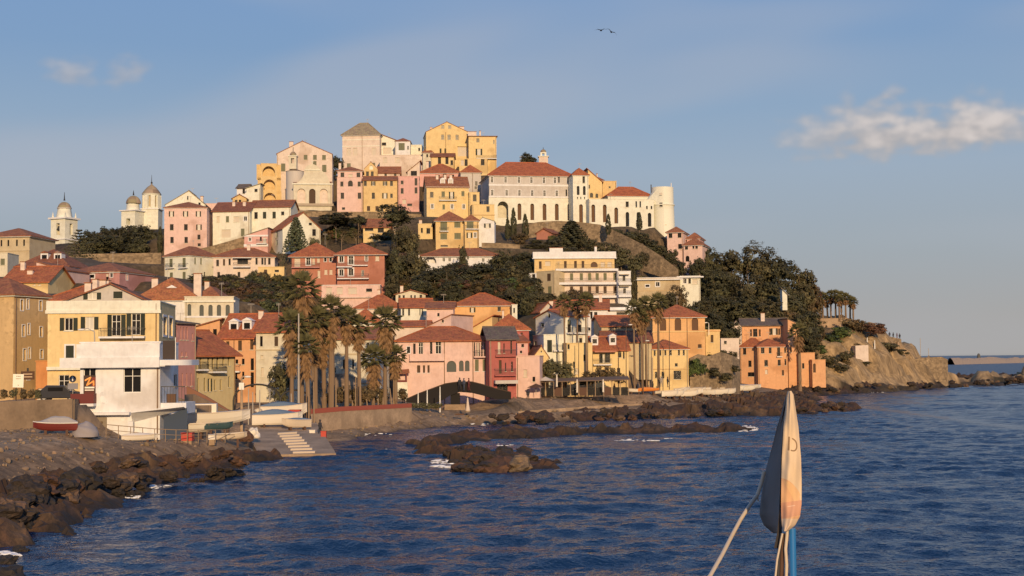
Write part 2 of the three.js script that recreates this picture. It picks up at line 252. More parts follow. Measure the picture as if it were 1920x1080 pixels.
  const lift = (p, t) => p.map(([a, b]) => [a, b + t]);
  const leftPlane = PL, rightPlane = PR, ln = right.clone().negate();
  const uvL = (px, py) => { const p = hitPlane(px, py, PL, ln).sub(PL); return [sl + T + p.dot(n), p.y + PL.y - (mid.y - dn)]; };
  const uvR = (px, py) => { const p = hitPlane(px, py, PR, right).sub(PR); return [-p.dot(n) - T, p.y + PR.y - (mid.y - dn)]; };
  const hl = [], hr = []; hl.kinds = []; hr.kinds = [];
  // side windows hang in a turned frame that shares the house group, so they are placed and turned one by one
  const sideRows = (rows, map, list, sx) => {
    for (const [k, y, w, h, xs] of rows || []) { const v0 = map(xs[0], y)[1]; for (const x of xs) {
      const u = map(x, y)[0], w2 = o.sideW || Math.abs(map(x - w / 2, y)[0] - map(x + w / 2, y)[0]), h2 = Math.abs(map(x, y - h / 2)[1] - map(x, y + h / 2)[1]);
      const r = [u - w2 / 2, u + w2 / 2, v0 - h2 / 2, v0 + h2 / 2];
      if (r[0] < 0.05 || r[1] > sl - 0.05 || r[2] < 0.05 || r[3] > H + (roof === 'side' ? rise * 0.6 : 0) - 0.05 || list.some(q => r[0] < q[1] && r[1] > q[0] && r[2] < q[3] && r[3] > q[2])) { (globalThis.dropped ??= []).push(`side ${o.l} ${k} ${x},${y} ${u.toFixed(1)} of ${sl.toFixed(1)}`); continue; }
      list.push(r); list.kinds.push(k); const wg = makeWindow(g, k, 0, v0, w2, h2, T, o);
      if (sx < 0) { wg.position.set(0, v0, -dep + 0.3 + u); wg.rotation.y = -Math.PI / 2; } else { wg.position.set(W, v0, -T - u); wg.rotation.y = Math.PI / 2; }
    } }
  };
  sideRows(o.L, uvL, hl, -1); sideRows(o.R, uvR, hr, 1);
  parts.push(slab(cut(outline(sl, lift(sideProf(true), tallL)), hl), 0.35).rotateY(-Math.PI / 2).translate(0.35, 0, -dep + 0.3));
  parts.push(slab(cut(outline(sl, lift(sideProf(false), tallR)), hr), 0.35).rotateY(Math.PI / 2).translate(W - 0.35, 0, -T));
  mesh('wall', join(parts), o.wm || plaster(o.c, o.c !== 'white' && rnd() < 0.6), g);
  // roof
  const ov = o.ov ?? 0.4, e = 0.02, th = 0.16, R = o.rm || 'red'; let faces = [], edge = [];
  const z0 = ov, z1 = -dep - ov, x0 = -ov, x1 = W + ov;
  if (roof === 'hip' || roof === 'pyr') {
    const sz = rise / (dep / 2), ew = (alongZ || roof === 'pyr') ? 0 : (o.inset ?? Math.min(dep / 2, W * 0.45)), ez = alongZ ? Math.min(W / 2, dep * 0.45) : dep / 2;
    const y = H + e - ov * 0.35, Y = H + rise + e, a = [x0, y, z0], b = [x1, y, z0], c = [x1, y, z1], d = [x0, y, z1];
    let p, q; if (roof === 'pyr') { p = q = [W / 2, Y, -dep / 2]; } else if (alongZ) { p = [W / 2, Y, -ez]; q = [W / 2, Y, -dep + ez]; } else { p = [ew, Y, -dep / 2]; q = [W - ew, Y, -dep / 2]; }
    faces = alongZ ? [[a, b, p], [b, c, q, p], [c, d, q], [d, a, p, q]] : [[a, b, q, p], [b, c, q], [c, d, p, q], [d, a, p]]; edge = [a, b, c, d];
  } else if (roof === 'gable') {
    const s1 = rise / ax, s2 = rise / (W - ax), yl = H + e - ov * s1, yr = H + e - ov * s2, Y = H + rise + e, A = ax;
    faces = [[[x0, yl, z0], [A, Y, z0], [A, Y, z1], [x0, yl, z1]].reverse(), [[A, Y, z0], [x1, yr, z0], [x1, yr, z1], [A, Y, z1]].reverse()]; edge = [[x0, yl, z0], [A, Y, z0], [x1, yr, z0], [x1, yr, z1], [A, Y, z1], [x0, yl, z1]];
  } else if (roof === 'side') {
    const zr = -(o.rz || 0.5) * dep, s1 = rise / -zr, s2 = rise / (dep + zr), yf = H + e - ov * s1, yb = H + e - ov * s2, Y = H + rise + e;
    faces = [[[x0, yf, z0], [x1, yf, z0], [x1, Y, zr], [x0, Y, zr]], [[x0, Y, zr], [x1, Y, zr], [x1, yb, z1], [x0, yb, z1]]]; edge = [[x0, yf, z0], [x1, yf, z0], [x1, Y, zr], [x1, yb, z1], [x0, yb, z1], [x0, Y, zr]];
  } else if (roof === 'shedR' || roof === 'shedL') {
    const s = rise / W * (roof === 'shedR' ? 1 : -1), Ya = H + e + (roof === 'shedL' ? rise : 0) - ov * s, Yb = H + e + (roof === 'shedR' ? rise : 0) + ov * s;
    edge = [[x0, Ya, z0], [x1, Yb, z0], [x1, Yb, z1], [x0, Ya, z1]]; faces = [edge.slice()];
  } else if (roof === 'shedB') {
    const s = rise / dep; edge = [[x0, H + e - ov * s, z0], [x1, H + e - ov * s, z0], [x1, H + rise + e + ov * s, z1], [x0, H + rise + e + ov * s, z1]]; faces = [edge.slice()];
  }
  if (roof === 'flat') {
    mesh('roof_slab', finish(box(0.34, W - 0.34, H - 0.75, H - 0.5, -dep + 0.29, -T + 0.01)), M.concrete, g);
    if (o.cap !== 0) mesh('coping', join([box(-0.08, W + 0.08, H + 0.002, H + 0.12, -T - 0.06, 0.08), box(-0.08, 0.42, H + 0.002, H + 0.12, -dep, -T - 0.062), box(W - 0.42, W + 0.08, H + 0.002, H + 0.12, -dep, -T - 0.062)]), plaster(o.capc || o.c), g);
  } else if (roof !== 'none') {
    const skirt = edge.map((p, i) => { const q = edge[(i + 1) % edge.length]; return [p, q, [q[0], q[1] - th, q[2]], [p[0], p[1] - th, p[2]]].reverse(); });
    mesh('roof', finish(polys([...faces, ...skirt])), roofing(R), g);
    if (o.trim !== 0 && roof === 'hip') { const y = H - ov * 0.35 - th - 0.1; mesh('eaves_board', join([box(x0 + 0.12, x1 - 0.12, y, y + 0.09, 0.003, z0 - 0.08), box(x1 - 0.2 - ov + 0.2, x1 - 0.12, y, y + 0.09, -dep, -0.01), box(x0 + 0.12, x0 + ov, y, y + 0.09, -dep, -0.01)]), plaster(o.trimc || 'white'), g); }
    if (roof === 'hip' && !alongZ) { const tp = (a, b) => tube([V(...a), V(...b)], 0.13, 6); mesh('ridge_tiles', join([tp(faces[0][3], faces[0][2]), tp(faces[0][0], faces[0][3]), tp(faces[0][1], faces[0][2])]), roofing(R), g); }
    if (roof === 'side') mesh('ridge_tiles', finish(tube([V(...faces[0][3]), V(...faces[0][2])], 0.13, 6)), roofing(R), g);
    if (roof === 'gable') mesh('ridge_tiles', finish(tube([V(ax, H + rise + e, z0), V(ax, H + rise + e, z1)], 0.13, 6)), roofing(R), g);
  }
  // trims
  for (const [y, pr, h, c, xa, xb] of o.sc || []) { const v = uv(xm, y)[1], ua = xa ? uv(xa, y)[0] : -pr, ub = xb ? uv(xb, y)[0] : W + pr; mesh('string_course', finish(box(ua, ub, v - h / 2, v + h / 2, 0.003, pr)), plaster(c || o.c), g); }
  for (const x of o.dp || []) { const u = uv(x, o.y[0])[0]; mesh('downpipe', finish(tube([V(u, 0.4, 0.09), V(u, H - 0.2, 0.09)], 0.06, 6)), solid('pipe', 0.2, 0.12, 0.07, 0.6), g); }
  for (const [xa, xb, y, out = 1.1, solidRail] of o.b || []) {
    const a = uv(xa, y), b = uv(xb, y), v = a[1], bg = new THREE.Group(); bg.name = 'balcony'; g.add(bg);
    mesh('floor_slab', finish(box(a[0], b[0], v - 0.1 - (o.bt || 0), v + 0.1, 0.003, out)), plaster(o.bc || 'white'), bg);
    const y0 = v + 0.1, y1 = v + 1.0;
    if (solidRail) mesh('parapet', join([box(a[0], b[0], y0 + 0.002, y1, out - 0.12, out), box(a[0], a[0] + 0.12, y0 + 0.002, y1, 0.004, out - 0.122), box(b[0] - 0.12, b[0], y0 + 0.002, y1, 0.004, out - 0.122)]), solidRail === 1 ? plaster(o.bc || 'white') : solidRail, bg);
    else { const bars = [box(a[0], b[0], y1 - 0.05, y1, out - 0.06, out - 0.01), box(a[0], a[0] + 0.05, y1 - 0.05, y1, 0.004, out - 0.062), box(b[0] - 0.05, b[0], y1 - 0.05, y1, 0.004, out - 0.062)]; const nb = Math.max(3, Math.round((b[0] - a[0]) / 0.16)); for (let i = 0; i <= nb; i++) { const x = mix(a[0] + 0.02, b[0] - 0.02, i / nb); bars.push(box(x - 0.012, x + 0.012, y0 + 0.001, y1 - 0.051, out - 0.045, out - 0.02)); } mesh('railing', join(bars), M.iron, bg); }
  }
  if (H - dn > 5.5 && !(o.dp || []).length && rnd() < 0.75) { const u = rnd() < 0.5 ? 0.22 : W - 0.22; if (!holes.some(r => u > r[0] - 0.15 && u < r[1] + 0.15)) mesh('downpipe', finish(tube([V(u, 0.4, 0.09), V(u, H - 0.2, 0.09)], 0.055, 6)), rnd() < 0.5 ? solid('pipe', 0.2, 0.12, 0.07, 0.6) : solid('pipe2', 0.34, 0.28, 0.2, 0.6), g); }
  const roofV = (u, z) => { if (roof === 'flat') return H; if (roof === 'gable') return H + rise * (u < ax ? u / ax : (W - u) / (W - ax)); if (roof === 'shedR') return H + rise * u / W; if (roof === 'shedL') return H + rise * (1 - u / W); if (roof === 'shedB') return H + rise * -z / dep; return H + rise * clamp(Math.min(-z, dep + z) / (dep / 2), 0, 1); };
  for (const [x, hh = 1.3, zf = 0.4, ww = 0.7] of o.ch || []) { const u = clamp(uv(x, o.y[0])[0], 0.5, W - 0.5), z = -dep * zf, v = roofV(u, z); const cg = new THREE.Group(); cg.name = 'chimney'; g.add(cg); cg.position.set(u, v, z); mesh('stack', finish(box(-ww / 2, ww / 2, -1.2, hh, -0.3, 0.3)), plaster(o.chc || 'peach'), cg); mesh('chimney_cap', finish(box(-ww / 2 - 0.08, ww / 2 + 0.08, hh + 0.002, hh + 0.12, -0.38, 0.38)), roofing('brown'), cg); }
  for (const [x, y, w = 1.3, hh = 1.5] of o.dm || []) { const z = -dep * 0.16, p = hitPlane(x, y, PL.clone().addScaledVector(n, z), n).sub(PL), u = p.dot(right), v = p.y + PL.y - (mid.y - dn); const dg = new THREE.Group(); dg.name = 'dormer'; g.add(dg); dg.position.set(u, v, z); mesh('dormer_front', join([box(-w / 2, -w / 2 + 0.22, -hh / 2 - 0.3, hh / 2, -1.8, 0), box(w / 2 - 0.22, w / 2, -hh / 2 - 0.3, hh / 2, -1.8, 0), box(-w / 2 + 0.22, w / 2 - 0.22, hh / 2 - 0.3, hh / 2, -1.8, 0), box(-w / 2 + 0.22, w / 2 - 0.22, -hh / 2 - 0.3, -hh / 2 + 0.15, -1.8, 0)]), plaster('white'), dg); mesh('pane', finish(box(-w / 2 + 0.2, w / 2 - 0.2, -hh / 2 + 0.1, hh / 2 - 0.25, -0.2, -0.12)), o.dmM || M.glass, dg); mesh('dormer_roof', finish(polys([[[-w / 2 - 0.15, hh / 2 + 0.01, 0.15], [0, hh / 2 + 0.45, 0.15], [0, hh / 2 + 0.45, -2], [-w / 2 - 0.15, hh / 2 + 0.01, -2]], [[0, hh / 2 + 0.45, 0.15], [w / 2 + 0.15, hh / 2 + 0.01, 0.15], [w / 2 + 0.15, hh / 2 + 0.01, -2], [0, hh / 2 + 0.45, -2]], [[-w / 2 - 0.15, hh / 2 + 0.01, 0.15], [w / 2 + 0.15, hh / 2 + 0.01, 0.15], [0, hh / 2 + 0.45, 0.15]]])), o.dmR ? roofing(o.dmR) : plaster('white'), dg); }
  if (roof !== 'none' && W > 4 && rnd() < 0.5) { const u = rr(W * 0.25, W * 0.75), z = -dep * rr(0.35, 0.6), v = roofV(u, z), hh = rr(1.4, 2.4), a = [box(-0.025, 0.025, -0.5, hh, -0.025, 0.025), box(-0.5, 0.5, hh - 0.12, hh - 0.08, 0.027, 0.055)]; for (let i = -2; i <= 2; i++) a.push(box(i * 0.2 - 0.012, i * 0.2 + 0.012, hh - 0.3, hh + 0.08, 0.057, 0.08)); const m = mesh('antenna', join(a), M.greyPole, g); m.position.set(u, v, z); m.rotation.y = rr(-0.8, 0.8); }
  return { g, W, H, T, dep, dn, uv, rise, n, right, PL, PR, roofV, mid };
}
// a wall that follows the ground: points [x, top pixel, foot pixel, depth]
function groundWall(name, label, pts, t, material, o = {}) {
  const P = pts.map(([x, a, b, d]) => ({ t: at(x, a, d), b: at(x, b, d) })), f = [];
  P.forEach(p => { p.b.x = p.t.x; p.b.z = p.t.z; if (!o.nog) { groundPoint(p.b.clone().add(V(0, 0, 0.8)), o.gk, 1); groundPoint(p.b.clone().add(V(0, 0, -1)), o.gk, 1); if (o.behind !== 0) groundPoint(p.t.clone().add(V(0, -0.4, -t - 3)), o.gb || o.gk); } p.b.y -= o.down ?? 2; });
  if (!o.nog) for (let i = 0; i + 1 < P.length; i++) { const n = Math.ceil(P[i].t.distanceTo(P[i + 1].t) / 2); for (let k = 1; k < n; k++) { const f2 = (A, B) => A.clone().lerp(B, k / n), lo = f2(P[i].b, P[i + 1].b).add(V(0, o.down ?? 2, 0)), hi = f2(P[i].t, P[i + 1].t); groundPoint(lo.clone().add(V(0, 0, 0.8)), o.gk); groundPoint(lo.clone().add(V(0, 0, -1)), o.gk); if (o.behind !== 0) groundPoint(hi.add(V(0, -0.4, -t - 3)), o.gb || o.gk); } }
  for (let i = 0; i + 1 < P.length; i++) {
    const a = P[i], b = P[i + 1], q = v => [v.x, v.y, v.z], bk = v => [v.x, v.y, v.z - t];
    f.push([q(a.b), q(b.b), q(b.t), q(a.t)], [q(a.t), q(b.t), bk(b.t), bk(a.t)], [bk(b.b), bk(a.b), bk(a.t), bk(b.t)]);
    if (i === 0) f.push([bk(a.b), q(a.b), q(a.t), bk(a.t)]); if (i + 2 === P.length) f.push([q(b.b), bk(b.b), bk(b.t), q(b.t)]);
  }
  const m = mesh(name, finish(polys(f)), material); tag(m, label, o.cat || 'wall'); labelUse[label] = 1;
  return m;
}

// ------------------------------------------------------------------ the town, from the hilltop down
// --- crest of the hill
house({ n: 'palace', l: 'tall pale palace block with brown pyramid roof on the hilltop', d: 440, yaw: -4, x: [642, 712], y: [252, 335], dep: 11, rm: 'slate', ry: 231, inset: 4.6, c: 'peach', ov: 0.5, w: [['l', 245, 7, 6, [653, 686]], ['l', 285, 8, 14, [654, 666, 701]], ['g', 312, 6, 10, [654, 700]]], dp: [679], sc: [[262, 0.06, 0.3, 'cream'], [274, 0.06, 0.25, 'cream']] });
house({ l: 'narrow cream house with sunken terrace beside the pyramid roof', d: 443, x: [712, 742], y: [262, 340], roof: 'shedL', rise: 2, dep: 8, rm: 'brown', c: 'cream', w: [['d', 270, 7, 5, [720]], ['l', 283, 16, 12, [726]]] });
house({ l: 'pale block with one grey shuttered window on the crest', d: 436, x: [741, 769], y: [264, 340], ry: 260, dep: 7, rm: 'brown', c: 'white', w: [['g', 275, 10, 12, [753]], ['d', 277, 2, 6, [765]]], ov: 0.2 });
house({ l: 'low pale block beside a tiny red roofed house on the crest', d: 440, x: [769, 791], y: [272, 340], roof: 'flat', dep: 7, c: 'cream', w: [['d', 280, 3, 5, [786]]] });
house({ n: 'terrace_block', l: 'long pinkish terrace wall block under the pyramid roofed palace', d: 431, x: [712, 797], y: [291, 345], roof: 'flat', dep: 5, c: 'peach', w: [['l', 300, 8, 9, [722, 745]], ['l', 318, 6, 10, [772]]] });
house({ l: 'tiny hilltop house with low red hip roof beside the big yellow gable', d: 429, x: [793, 811], y: [285, 330], ry: 278, dep: 6, c: 'sand', rm: 'brown', w: [['d', 292, 3, 5, [801]]] });
house({ n: 'gabled_house', l: 'tall yellow gabled house, the highest on the hill', d: 430, yaw: 7, x: [799, 879], y: [247, 330], roof: 'gable', ry: 228, ax: 838, dep: 13, ov: 0.15, c: 'yellow', rm: 'brown', w: [['d', 238, 5, 5, [830, 843]], ['d', 257, 5, 8, [830, 842, 857]], ['s', 284, 3, 10, [826, 835]], ['l', 284, 20, 18, [868]]], dp: [835.5], ch: [[810, 1, 0.3], [868, 1.6, 0.4, 1.6]], sc: [[274, 0.25, 0.2, 'yellow', 857, 879]] });
house({ l: 'yellow flat roofed wing with dark red rooftop hut on the crest', d: 426, yaw: 4, x: [879, 931], y: [255, 330], roof: 'shedB', rise: 0.5, dep: 10, c: 'yellow', rm: 'dark', w: [['d', 263, 5, 6, [896]], ['O', 285, 6, 12, [898]], ['d', 266, 2, 6, [926]], ['d', 303, 5, 9, [889]]], b: [[893, 931, 298, 1.2]], ch: [[886, 1.6, 0.3, 2.6], [901, 1.8, 0.3, 0.5]] });
house({ l: 'small cream terrace house with two tall dark windows below the yellow gable', d: 420, x: [808, 851], y: [293, 330], roof: 'side', ry: 288, dep: 6, c: 'yellow', rm: 'dark', w: [['d', 301, 5, 12, [824, 838]], ['d', 305, 4, 8, [847]]] });
house({ l: 'yellow terrace house with overhanging ledge below the rooftop hut', d: 421, x: [861, 914], y: [298, 330], roof: 'flat', dep: 5, c: 'yellow', w: [['l', 305, 6, 10, [867]], ['d', 305, 5, 11, [874]], ['d', 304, 6, 10, [905]]] });
// --- behind the convent
house({ l: 'long pink house with red roof behind the yellow dormer house', d: 405, x: [787, 862], y: [323, 350], ry: 308, dep: 11, c: 'rose', rm: 'red', w: [['a', 329, 7, 8, [834]], ['d', 330, 6, 4, [821, 848]]], ch: [[800, 1.2]] });
house({ l: 'grey walled house with red hip roof at the convent end', d: 402, yaw: 6, x: [864, 902], y: [322, 375], ry: 310, dep: 9, c: 'grey', rm: 'red', w: [['d', 344, 4, 7, [893]], ['d', 352, 4, 4, [892]]], dp: [886] });
house({ l: 'small hilltop house with brown tiled gable above the pink tenement', d: 404, x: [764, 787], y: [321, 345], roof: 'shedR', ry: 306, dep: 8, c: 'peach', rm: 'brown', w: [['d', 325, 10, 8, [776]]] });
// --- convent
const convYaw = 9;
house({ n: 'convent', g: 'convent', l: 'long grey banded upper floors of the convent under a bright red roof', d: 385, yaw: convYaw, x: [917, 1074], y: [328, 371], ry: 305, inset: 6, dep: 17, dn: 0.05, nog: 1, c: 'grey', rm: 'bright', ov: 0.5, sill: 'white',
  w: [['f', 337, 4.6, 11, [922.5, 948, 973, 996.5, 1020, 1040.5, 1066]], ['d', 337, 2.4, 10, [1048]], ['f', 361.5, 4.6, 11, [923, 950, 974, 998, 1021, 1044]], ['d', 361.5, 2.6, 11, [1062, 1071]]], sc: [[347.5, 0.08, 0.5, 'white'], [369.5, 0.12, 0.4, 'white']] });
house({ n: 'convent_arcade', g: 'convent', l: 'cream convent base with one wide arch and a row of tall narrow arches', d: 385, yaw: convYaw, x: [916.6, 1074.4], y: [371.3, 418], roof: 'none', dep: 17, T: 0.9, c: 'cream', nc: 'sand', ad: 3, bk: 3, w: [['A', 393, 20, 31, [943]], ['B', 397, 7, 31, [974, 998, 1021, 1044, 1067.5]]] });
house({ n: 'convent_pavilion', g: 'convent', l: 'cream corner pavilion with arched windows and small red hip roof in the convent row', d: 381, yaw: convYaw, x: [1074.5, 1104], y: [327, 420], ry: 317, dep: 9, T: 0.8, c: 'cream', rm: 'red', w: [['d', 337, 4, 11, [1094.5]], ['a', 357, 5, 17, [1084, 1095.5]], ['d', 371, 1.6, 3.5, [1083, 1089, 1096]], ['B', 400, 7, 34, [1089.5]]], ov: 0.35 });
house({ n: 'arcade', g: 'arcade', l: 'long cream arcade of tall arches under a terrace between pavilion and round tower', d: 379, yaw: convYaw, x: [1104.5, 1226], y: [374, 425], roof: 'flat', dep: 8, T: 0.9, c: 'cream', w: [['B', 400, 7, 33, [1112.5, 1134]], ['B', 404, 7, 30, [1155.5]], ['a', 411, 6.5, 27, [1176.5, 1197]], ['a', 412, 6.5, 26, [1218]], ['d', 383, 5, 9, [1176]], ['d', 383, 2.4, 10, [1193, 1200.5]], ['d', 389, 2.6, 5, [1213, 1221.5]]] });
house({ n: 'refectory', g: 'convent', l: 'low hall with bright red hip roof on the arcade terrace', d: 384, yaw: convYaw, x: [1140, 1221], y: [366, 376], ry: 351, inset: 4, dep: 9, c: 'cream', rm: 'bright', nog: 1, dn: 1, w: [] });
house({ l: 'yellow house with stepped roof line behind the arcade terrace', d: 393, yaw: 6, x: [1128, 1156], y: [340, 380], roof: 'flat', dep: 8, c: 'ochre', w: [['d', 351, 3, 3, [1143]]] });
house({ l: 'yellow turret house with dark cap roof behind the arcade terrace', d: 391, yaw: 6, x: [1115, 1131], y: [337, 380], ry: 333, dep: 5, c: 'yellow', rm: 'dark', w: [['l', 348, 5, 10, [1121]]], ch: [[1122, 1, 0.5, 0.3]] });
house({ l: 'cream terrace house with two arched doors beside the corner pavilion', d: 390, yaw: 6, x: [1103, 1129], y: [340, 380], roof: 'shedL', rise: 3.4, dep: 7, c: 'yellow', rm: 'red', w: [['a', 366, 6, 9, [1109]], ['a', 367, 5, 8, [1119]], ['d', 350, 2, 6, [1105]]] });
{ // round tower at the end of the arcade
  const g = thing('round_tower', 'cream round bastion tower at the seaward end of the arcade', 'tower'), c = at(1243, 440, 384), top = heightAt(1243, 352, 384), h = top - c.y + 4, r = 21 * 384 / FOCAL;
  g.position.set(c.x, c.y - 4, c.z);
  const prof = [[r * 1.12, 0], [r * 1.03, h * 0.62], [r * 1.02, h * 0.7], [r * 1.09, h * 0.701], [r * 1.09, h * 0.72], [r, h * 0.721], [r * 0.99, h]].map(p => new THREE.Vector2(...p));
  mesh('wall', new THREE.LatheGeometry(prof, 40), plaster('cream'), g);
  mesh('roof_slab', new THREE.CylinderGeometry(r * 0.98, r * 0.98, 0.2, 40).translate(0, h - 0.5, 0), M.paleConcrete, g);
  mesh('buttress', finish(polys([[[-r - 2.2, h * 0.72, 1], [-r * 0.4, h * 0.72, r * 0.9], [-r * 0.4, h, r * 0.9], [-r * 0.8, h * 0.97, 0.8]], [[-r - 2.2, h * 0.72, 1], [-r * 0.8, h * 0.97, 0.8], [-r * 0.6, h * 0.95, -2], [-r - 1.5, h * 0.72, -2]]])), plaster('cream'), g);
  for (const [x, y, w, hh] of [[1238, 386, 5, 7], [1246, 421, 2.4, 4], [1238, 366, 4, 4]]) { const a = (x - 1243) / 21.5, wg = makeWindow(g, y === 366 ? 'l' : 'd', 0, 0, w * 384 / FOCAL, hh * 384 / FOCAL, 0.35, { c: 'cream' }); const t = Math.asin(clamp(a, -0.9, 0.9)); wg.position.set(Math.sin(t) * r * 1.09, heightAt(x, y, 384) - (c.y - 4), Math.cos(t) * r * 1.09); wg.rotation.y = t; }
  mesh('flagpole', finish(tube([V(r * 0.8, h - 0.2, 0), V(r * 0.8, h + 1.3, 0)], 0.12, 6)), M.whiteWood, g);
  mesh('vent_pipe', finish(tube([V(-r * 1.0, h * 0.7, 0), V(-r * 1.0, h + 0.9, 0)], 0.14, 6)), M.iron, g);
  for (const t of [-1, -0.3, 0.4, 1.1]) groundPoint(V(c.x + Math.sin(t) * r * 1.3, c.y, c.z + Math.cos(t) * r * 1.3));
}
// --- church of the crest and its neighbours
house({ n: 'gabled_hall', l: 'broad peach gabled hall behind the church front', d: 416, yaw: 6, x: [519, 623], y: [288, 395], roof: 'gable', ry: 264, ax: 567, dep: 16, ov: 0.2, c: 'peach', rm: 'brown', w: [['g', 295, 6, 8, [573, 590.5, 607.5]], ['g', 316, 7, 12, [608]], ['g', 314, 7, 13, [531]], ['g', 306, 6, 7, [590]]], ch: [[546, 1.4, 0.05, 1.2]] });
house({ n: 'church', g: 'church', l: 'church front with three arched niches and curved gable', d: 396, yaw: 8, x: [550, 622], y: [344, 394], roof: 'side', rise: 1.2, dep: 12, c: 'sand', rm: 'brown', T: 0.7, ov: 0.1, w: [['n', 367, 15, 27, [565, 607]], ['D', 369, 12, 30, [585.5]]], sc: [[345, 0.35, 0.4, 'cream'], [384, 0.5, 0.7, 'stone']], nc: 'peach' });
{
  const g = thing('church_gable', 'tall curved church gable crowned by a small cross above the three niches', 'church gable'), yaw = 8 * Math.PI / 180, p = at(586, 344, 397.2); g.position.copy(p); g.rotation.y = yaw;
  const m = 397 / FOCAL, s = new THREE.Shape(), P = (x, y) => [(x - 586) * m, (344 - y) * m]; s.moveTo(...P(553, 345)); s.lineTo(...P(619, 345)); s.quadraticCurveTo(...P(613, 326), ...P(608, 324)); s.lineTo(...P(600, 318)); s.quadraticCurveTo(...P(598, 311), ...P(587, 308)); s.lineTo(...P(584, 308)); s.quadraticCurveTo(...P(573, 311), ...P(571, 318)); s.lineTo(...P(571, 322)); s.quadraticCurveTo(...P(568, 340), ...P(553, 345));
  mesh('gable_wall', finish(slab(s, 0.8)), plaster('sand'), g);
  mesh('cornice', finish(box(...[571, 600].map(x => (x - 586) * m), 3.6, 3.85, 0.803, 1.0)), plaster('cream'), g);
  mesh('cross', join([box(-0.1, 0.05, 5.3, 6.6, 0.3, 0.45), box(-0.4, 0.35, 6.0, 6.15, 0.3, 0.45)]), plaster('cream'), g);
}
{
  const g = thing('church_apse', 'rounded church side chapel with small belfry beside the niches', 'chapel'), c = at(553, 392, 402), m = 402 / FOCAL, h = heightAt(553, 322, 402) - c.y + 2; g.position.set(c.x, c.y - 2, c.z);
  mesh('wall', new THREE.CylinderGeometry(16.5 * m, 16.5 * m, h, 28).translate(0, h / 2, 0), plaster('grey'), g);
  mesh('roof', new THREE.ConeGeometry(17.5 * m, 0.9, 28).translate(0, h + 0.46, 0), roofing('slate'), g);
  const b = new THREE.Group(); b.name = 'belfry'; g.add(b); b.position.set(-0.4, h, 0.6);
  mesh('shaft', join([box(-1.1, -0.45, 0.6, 4.2, -1.1, 1.1), box(0.45, 1.1, 0.6, 4.2, -1.1, 1.1), box(-0.45, 0.45, 0.6, 2.2, -1.1, 1.1), box(-0.45, 0.45, 3.7, 4.2, -1.1, 1.1)]), plaster('sand'), b);
  mesh('cornice', join([box(-1.3, 1.3, 4.203, 4.45, -1.3, 1.3)]), plaster('cream'), b);
  mesh('cupola', new THREE.SphereGeometry(1, 16, 8, 0, 6.3, 0, 1.57).scale(1, 1.3, 1).translate(0, 4.46, 0), roofing('slate'), b);
  mesh('finial', finish(tube([V(0, 5.7, 0), V(0, 7, 0)], 0.09, 5)), M.iron, b);
}
house({ n: 'loggia_house', l: 'orange house with three stacked arched loggias beside the gabled hall', d: 409, yaw: 10, x: [489, 519], y: [307, 392], roof: 'flat', dep: 9, T: 0.5, c: 'ochre', nc: 'ochre', ad: 2.0, w: [['A', 321, 23, 19, [504]], ['A', 346, 22, 19, [505]], ['A', 370, 22, 17, [506]]] });
house({ l: 'small white house with grey roof beside the stacked loggias', d: 406, yaw: -4, x: [444, 464], y: [352, 385], roof: 'side', ry: 346, dep: 6, c: 'white', rm: 'grey', w: [['d', 358, 4, 9, [457]]] });
house({ l: 'tiny orange gabled house at the foot of the loggias', d: 400, yaw: 4, x: [436, 462], y: [371, 392], roof: 'gable', ry: 364, dep: 6, c: 'ochre', rm: 'brown', w: [['d', 377, 4, 4, [443, 450]]] });
house({ n: 'terrace_block', l: 'sloping cream terrace wall between loggias and small white house', d: 403, x: [462, 488], y: [352, 392], roof: 'shedR', rise: 1.2, dep: 5, c: 'cream', rm: 'pale', w: [['d', 357, 5, 5, [480]]] });
house({ n: 'tenement', l: 'bright pink tenement with roof terrace beside the church', d: 395, yaw: 4, x: [632, 680], y: [333, 397], roof: 'flat', dep: 10, c: 'pink', w: [['d', 345, 5, 8, [641, 673.5]], ['a', 344, 9, 11, [657]], ['d', 367, 5.5, 10, [642, 674]], ['d', 391, 5, 4, [644]]], b: [] });
house({ l: 'pink rooftop storey with low red roof on the pink tenement', d: 398, yaw: 4, x: [633, 679], y: [319, 336], ry: 313, dep: 8, c: 'pink', rm: 'brown', nog: 1, dn: 1, w: [['d', 328, 6, 8, [642, 672]], ['l', 329, 8, 5, [657]]], ch: [[636, 1.2]] });
house({ n: 'tenement', l: 'ochre tenement with narrow red eaves roof between two pink houses', d: 394, yaw: 4, x: [680.5, 746], y: [337, 397], roof: 'side', ry: 331, dep: 8, c: 'ochre', rm: 'brown', w: [['d', 344, 4.5, 8, [685]], ['o', 344, 4, 8, [700, 722]], ['d', 344, 4.5, 8, [734]], ['d', 367, 5, 10, [700]], ['O', 367, 5, 10, [722]], ['d', 367, 4, 7, [734]], ['b', 391, 6, 9, [691, 707]], ['d', 391, 5, 9, [716]]], dp: [681.5, 745] });
house({ n: 'gabled_house', l: 'little ochre gable with round plaster crest above the ochre tenement', d: 401, yaw: 4, x: [683, 708], y: [316, 337], roof: 'gable', ry: 303, dep: 6, ov: 0.05, c: 'ochre', rm: 'brown', w: [['d', 326, 4.6, 8, [689, 698]], ['n', 314, 7, 8, [696]]], nc: 'cream' });
house({ l: 'low house with brown roof and arched attic window above the ochre tenement', d: 403, yaw: 4, x: [709, 750], y: [323, 340], roof: 'side', ry: 313, dep: 6, c: 'peach', rm: 'brown', w: [['d', 328, 4, 6, [723, 741]]] });
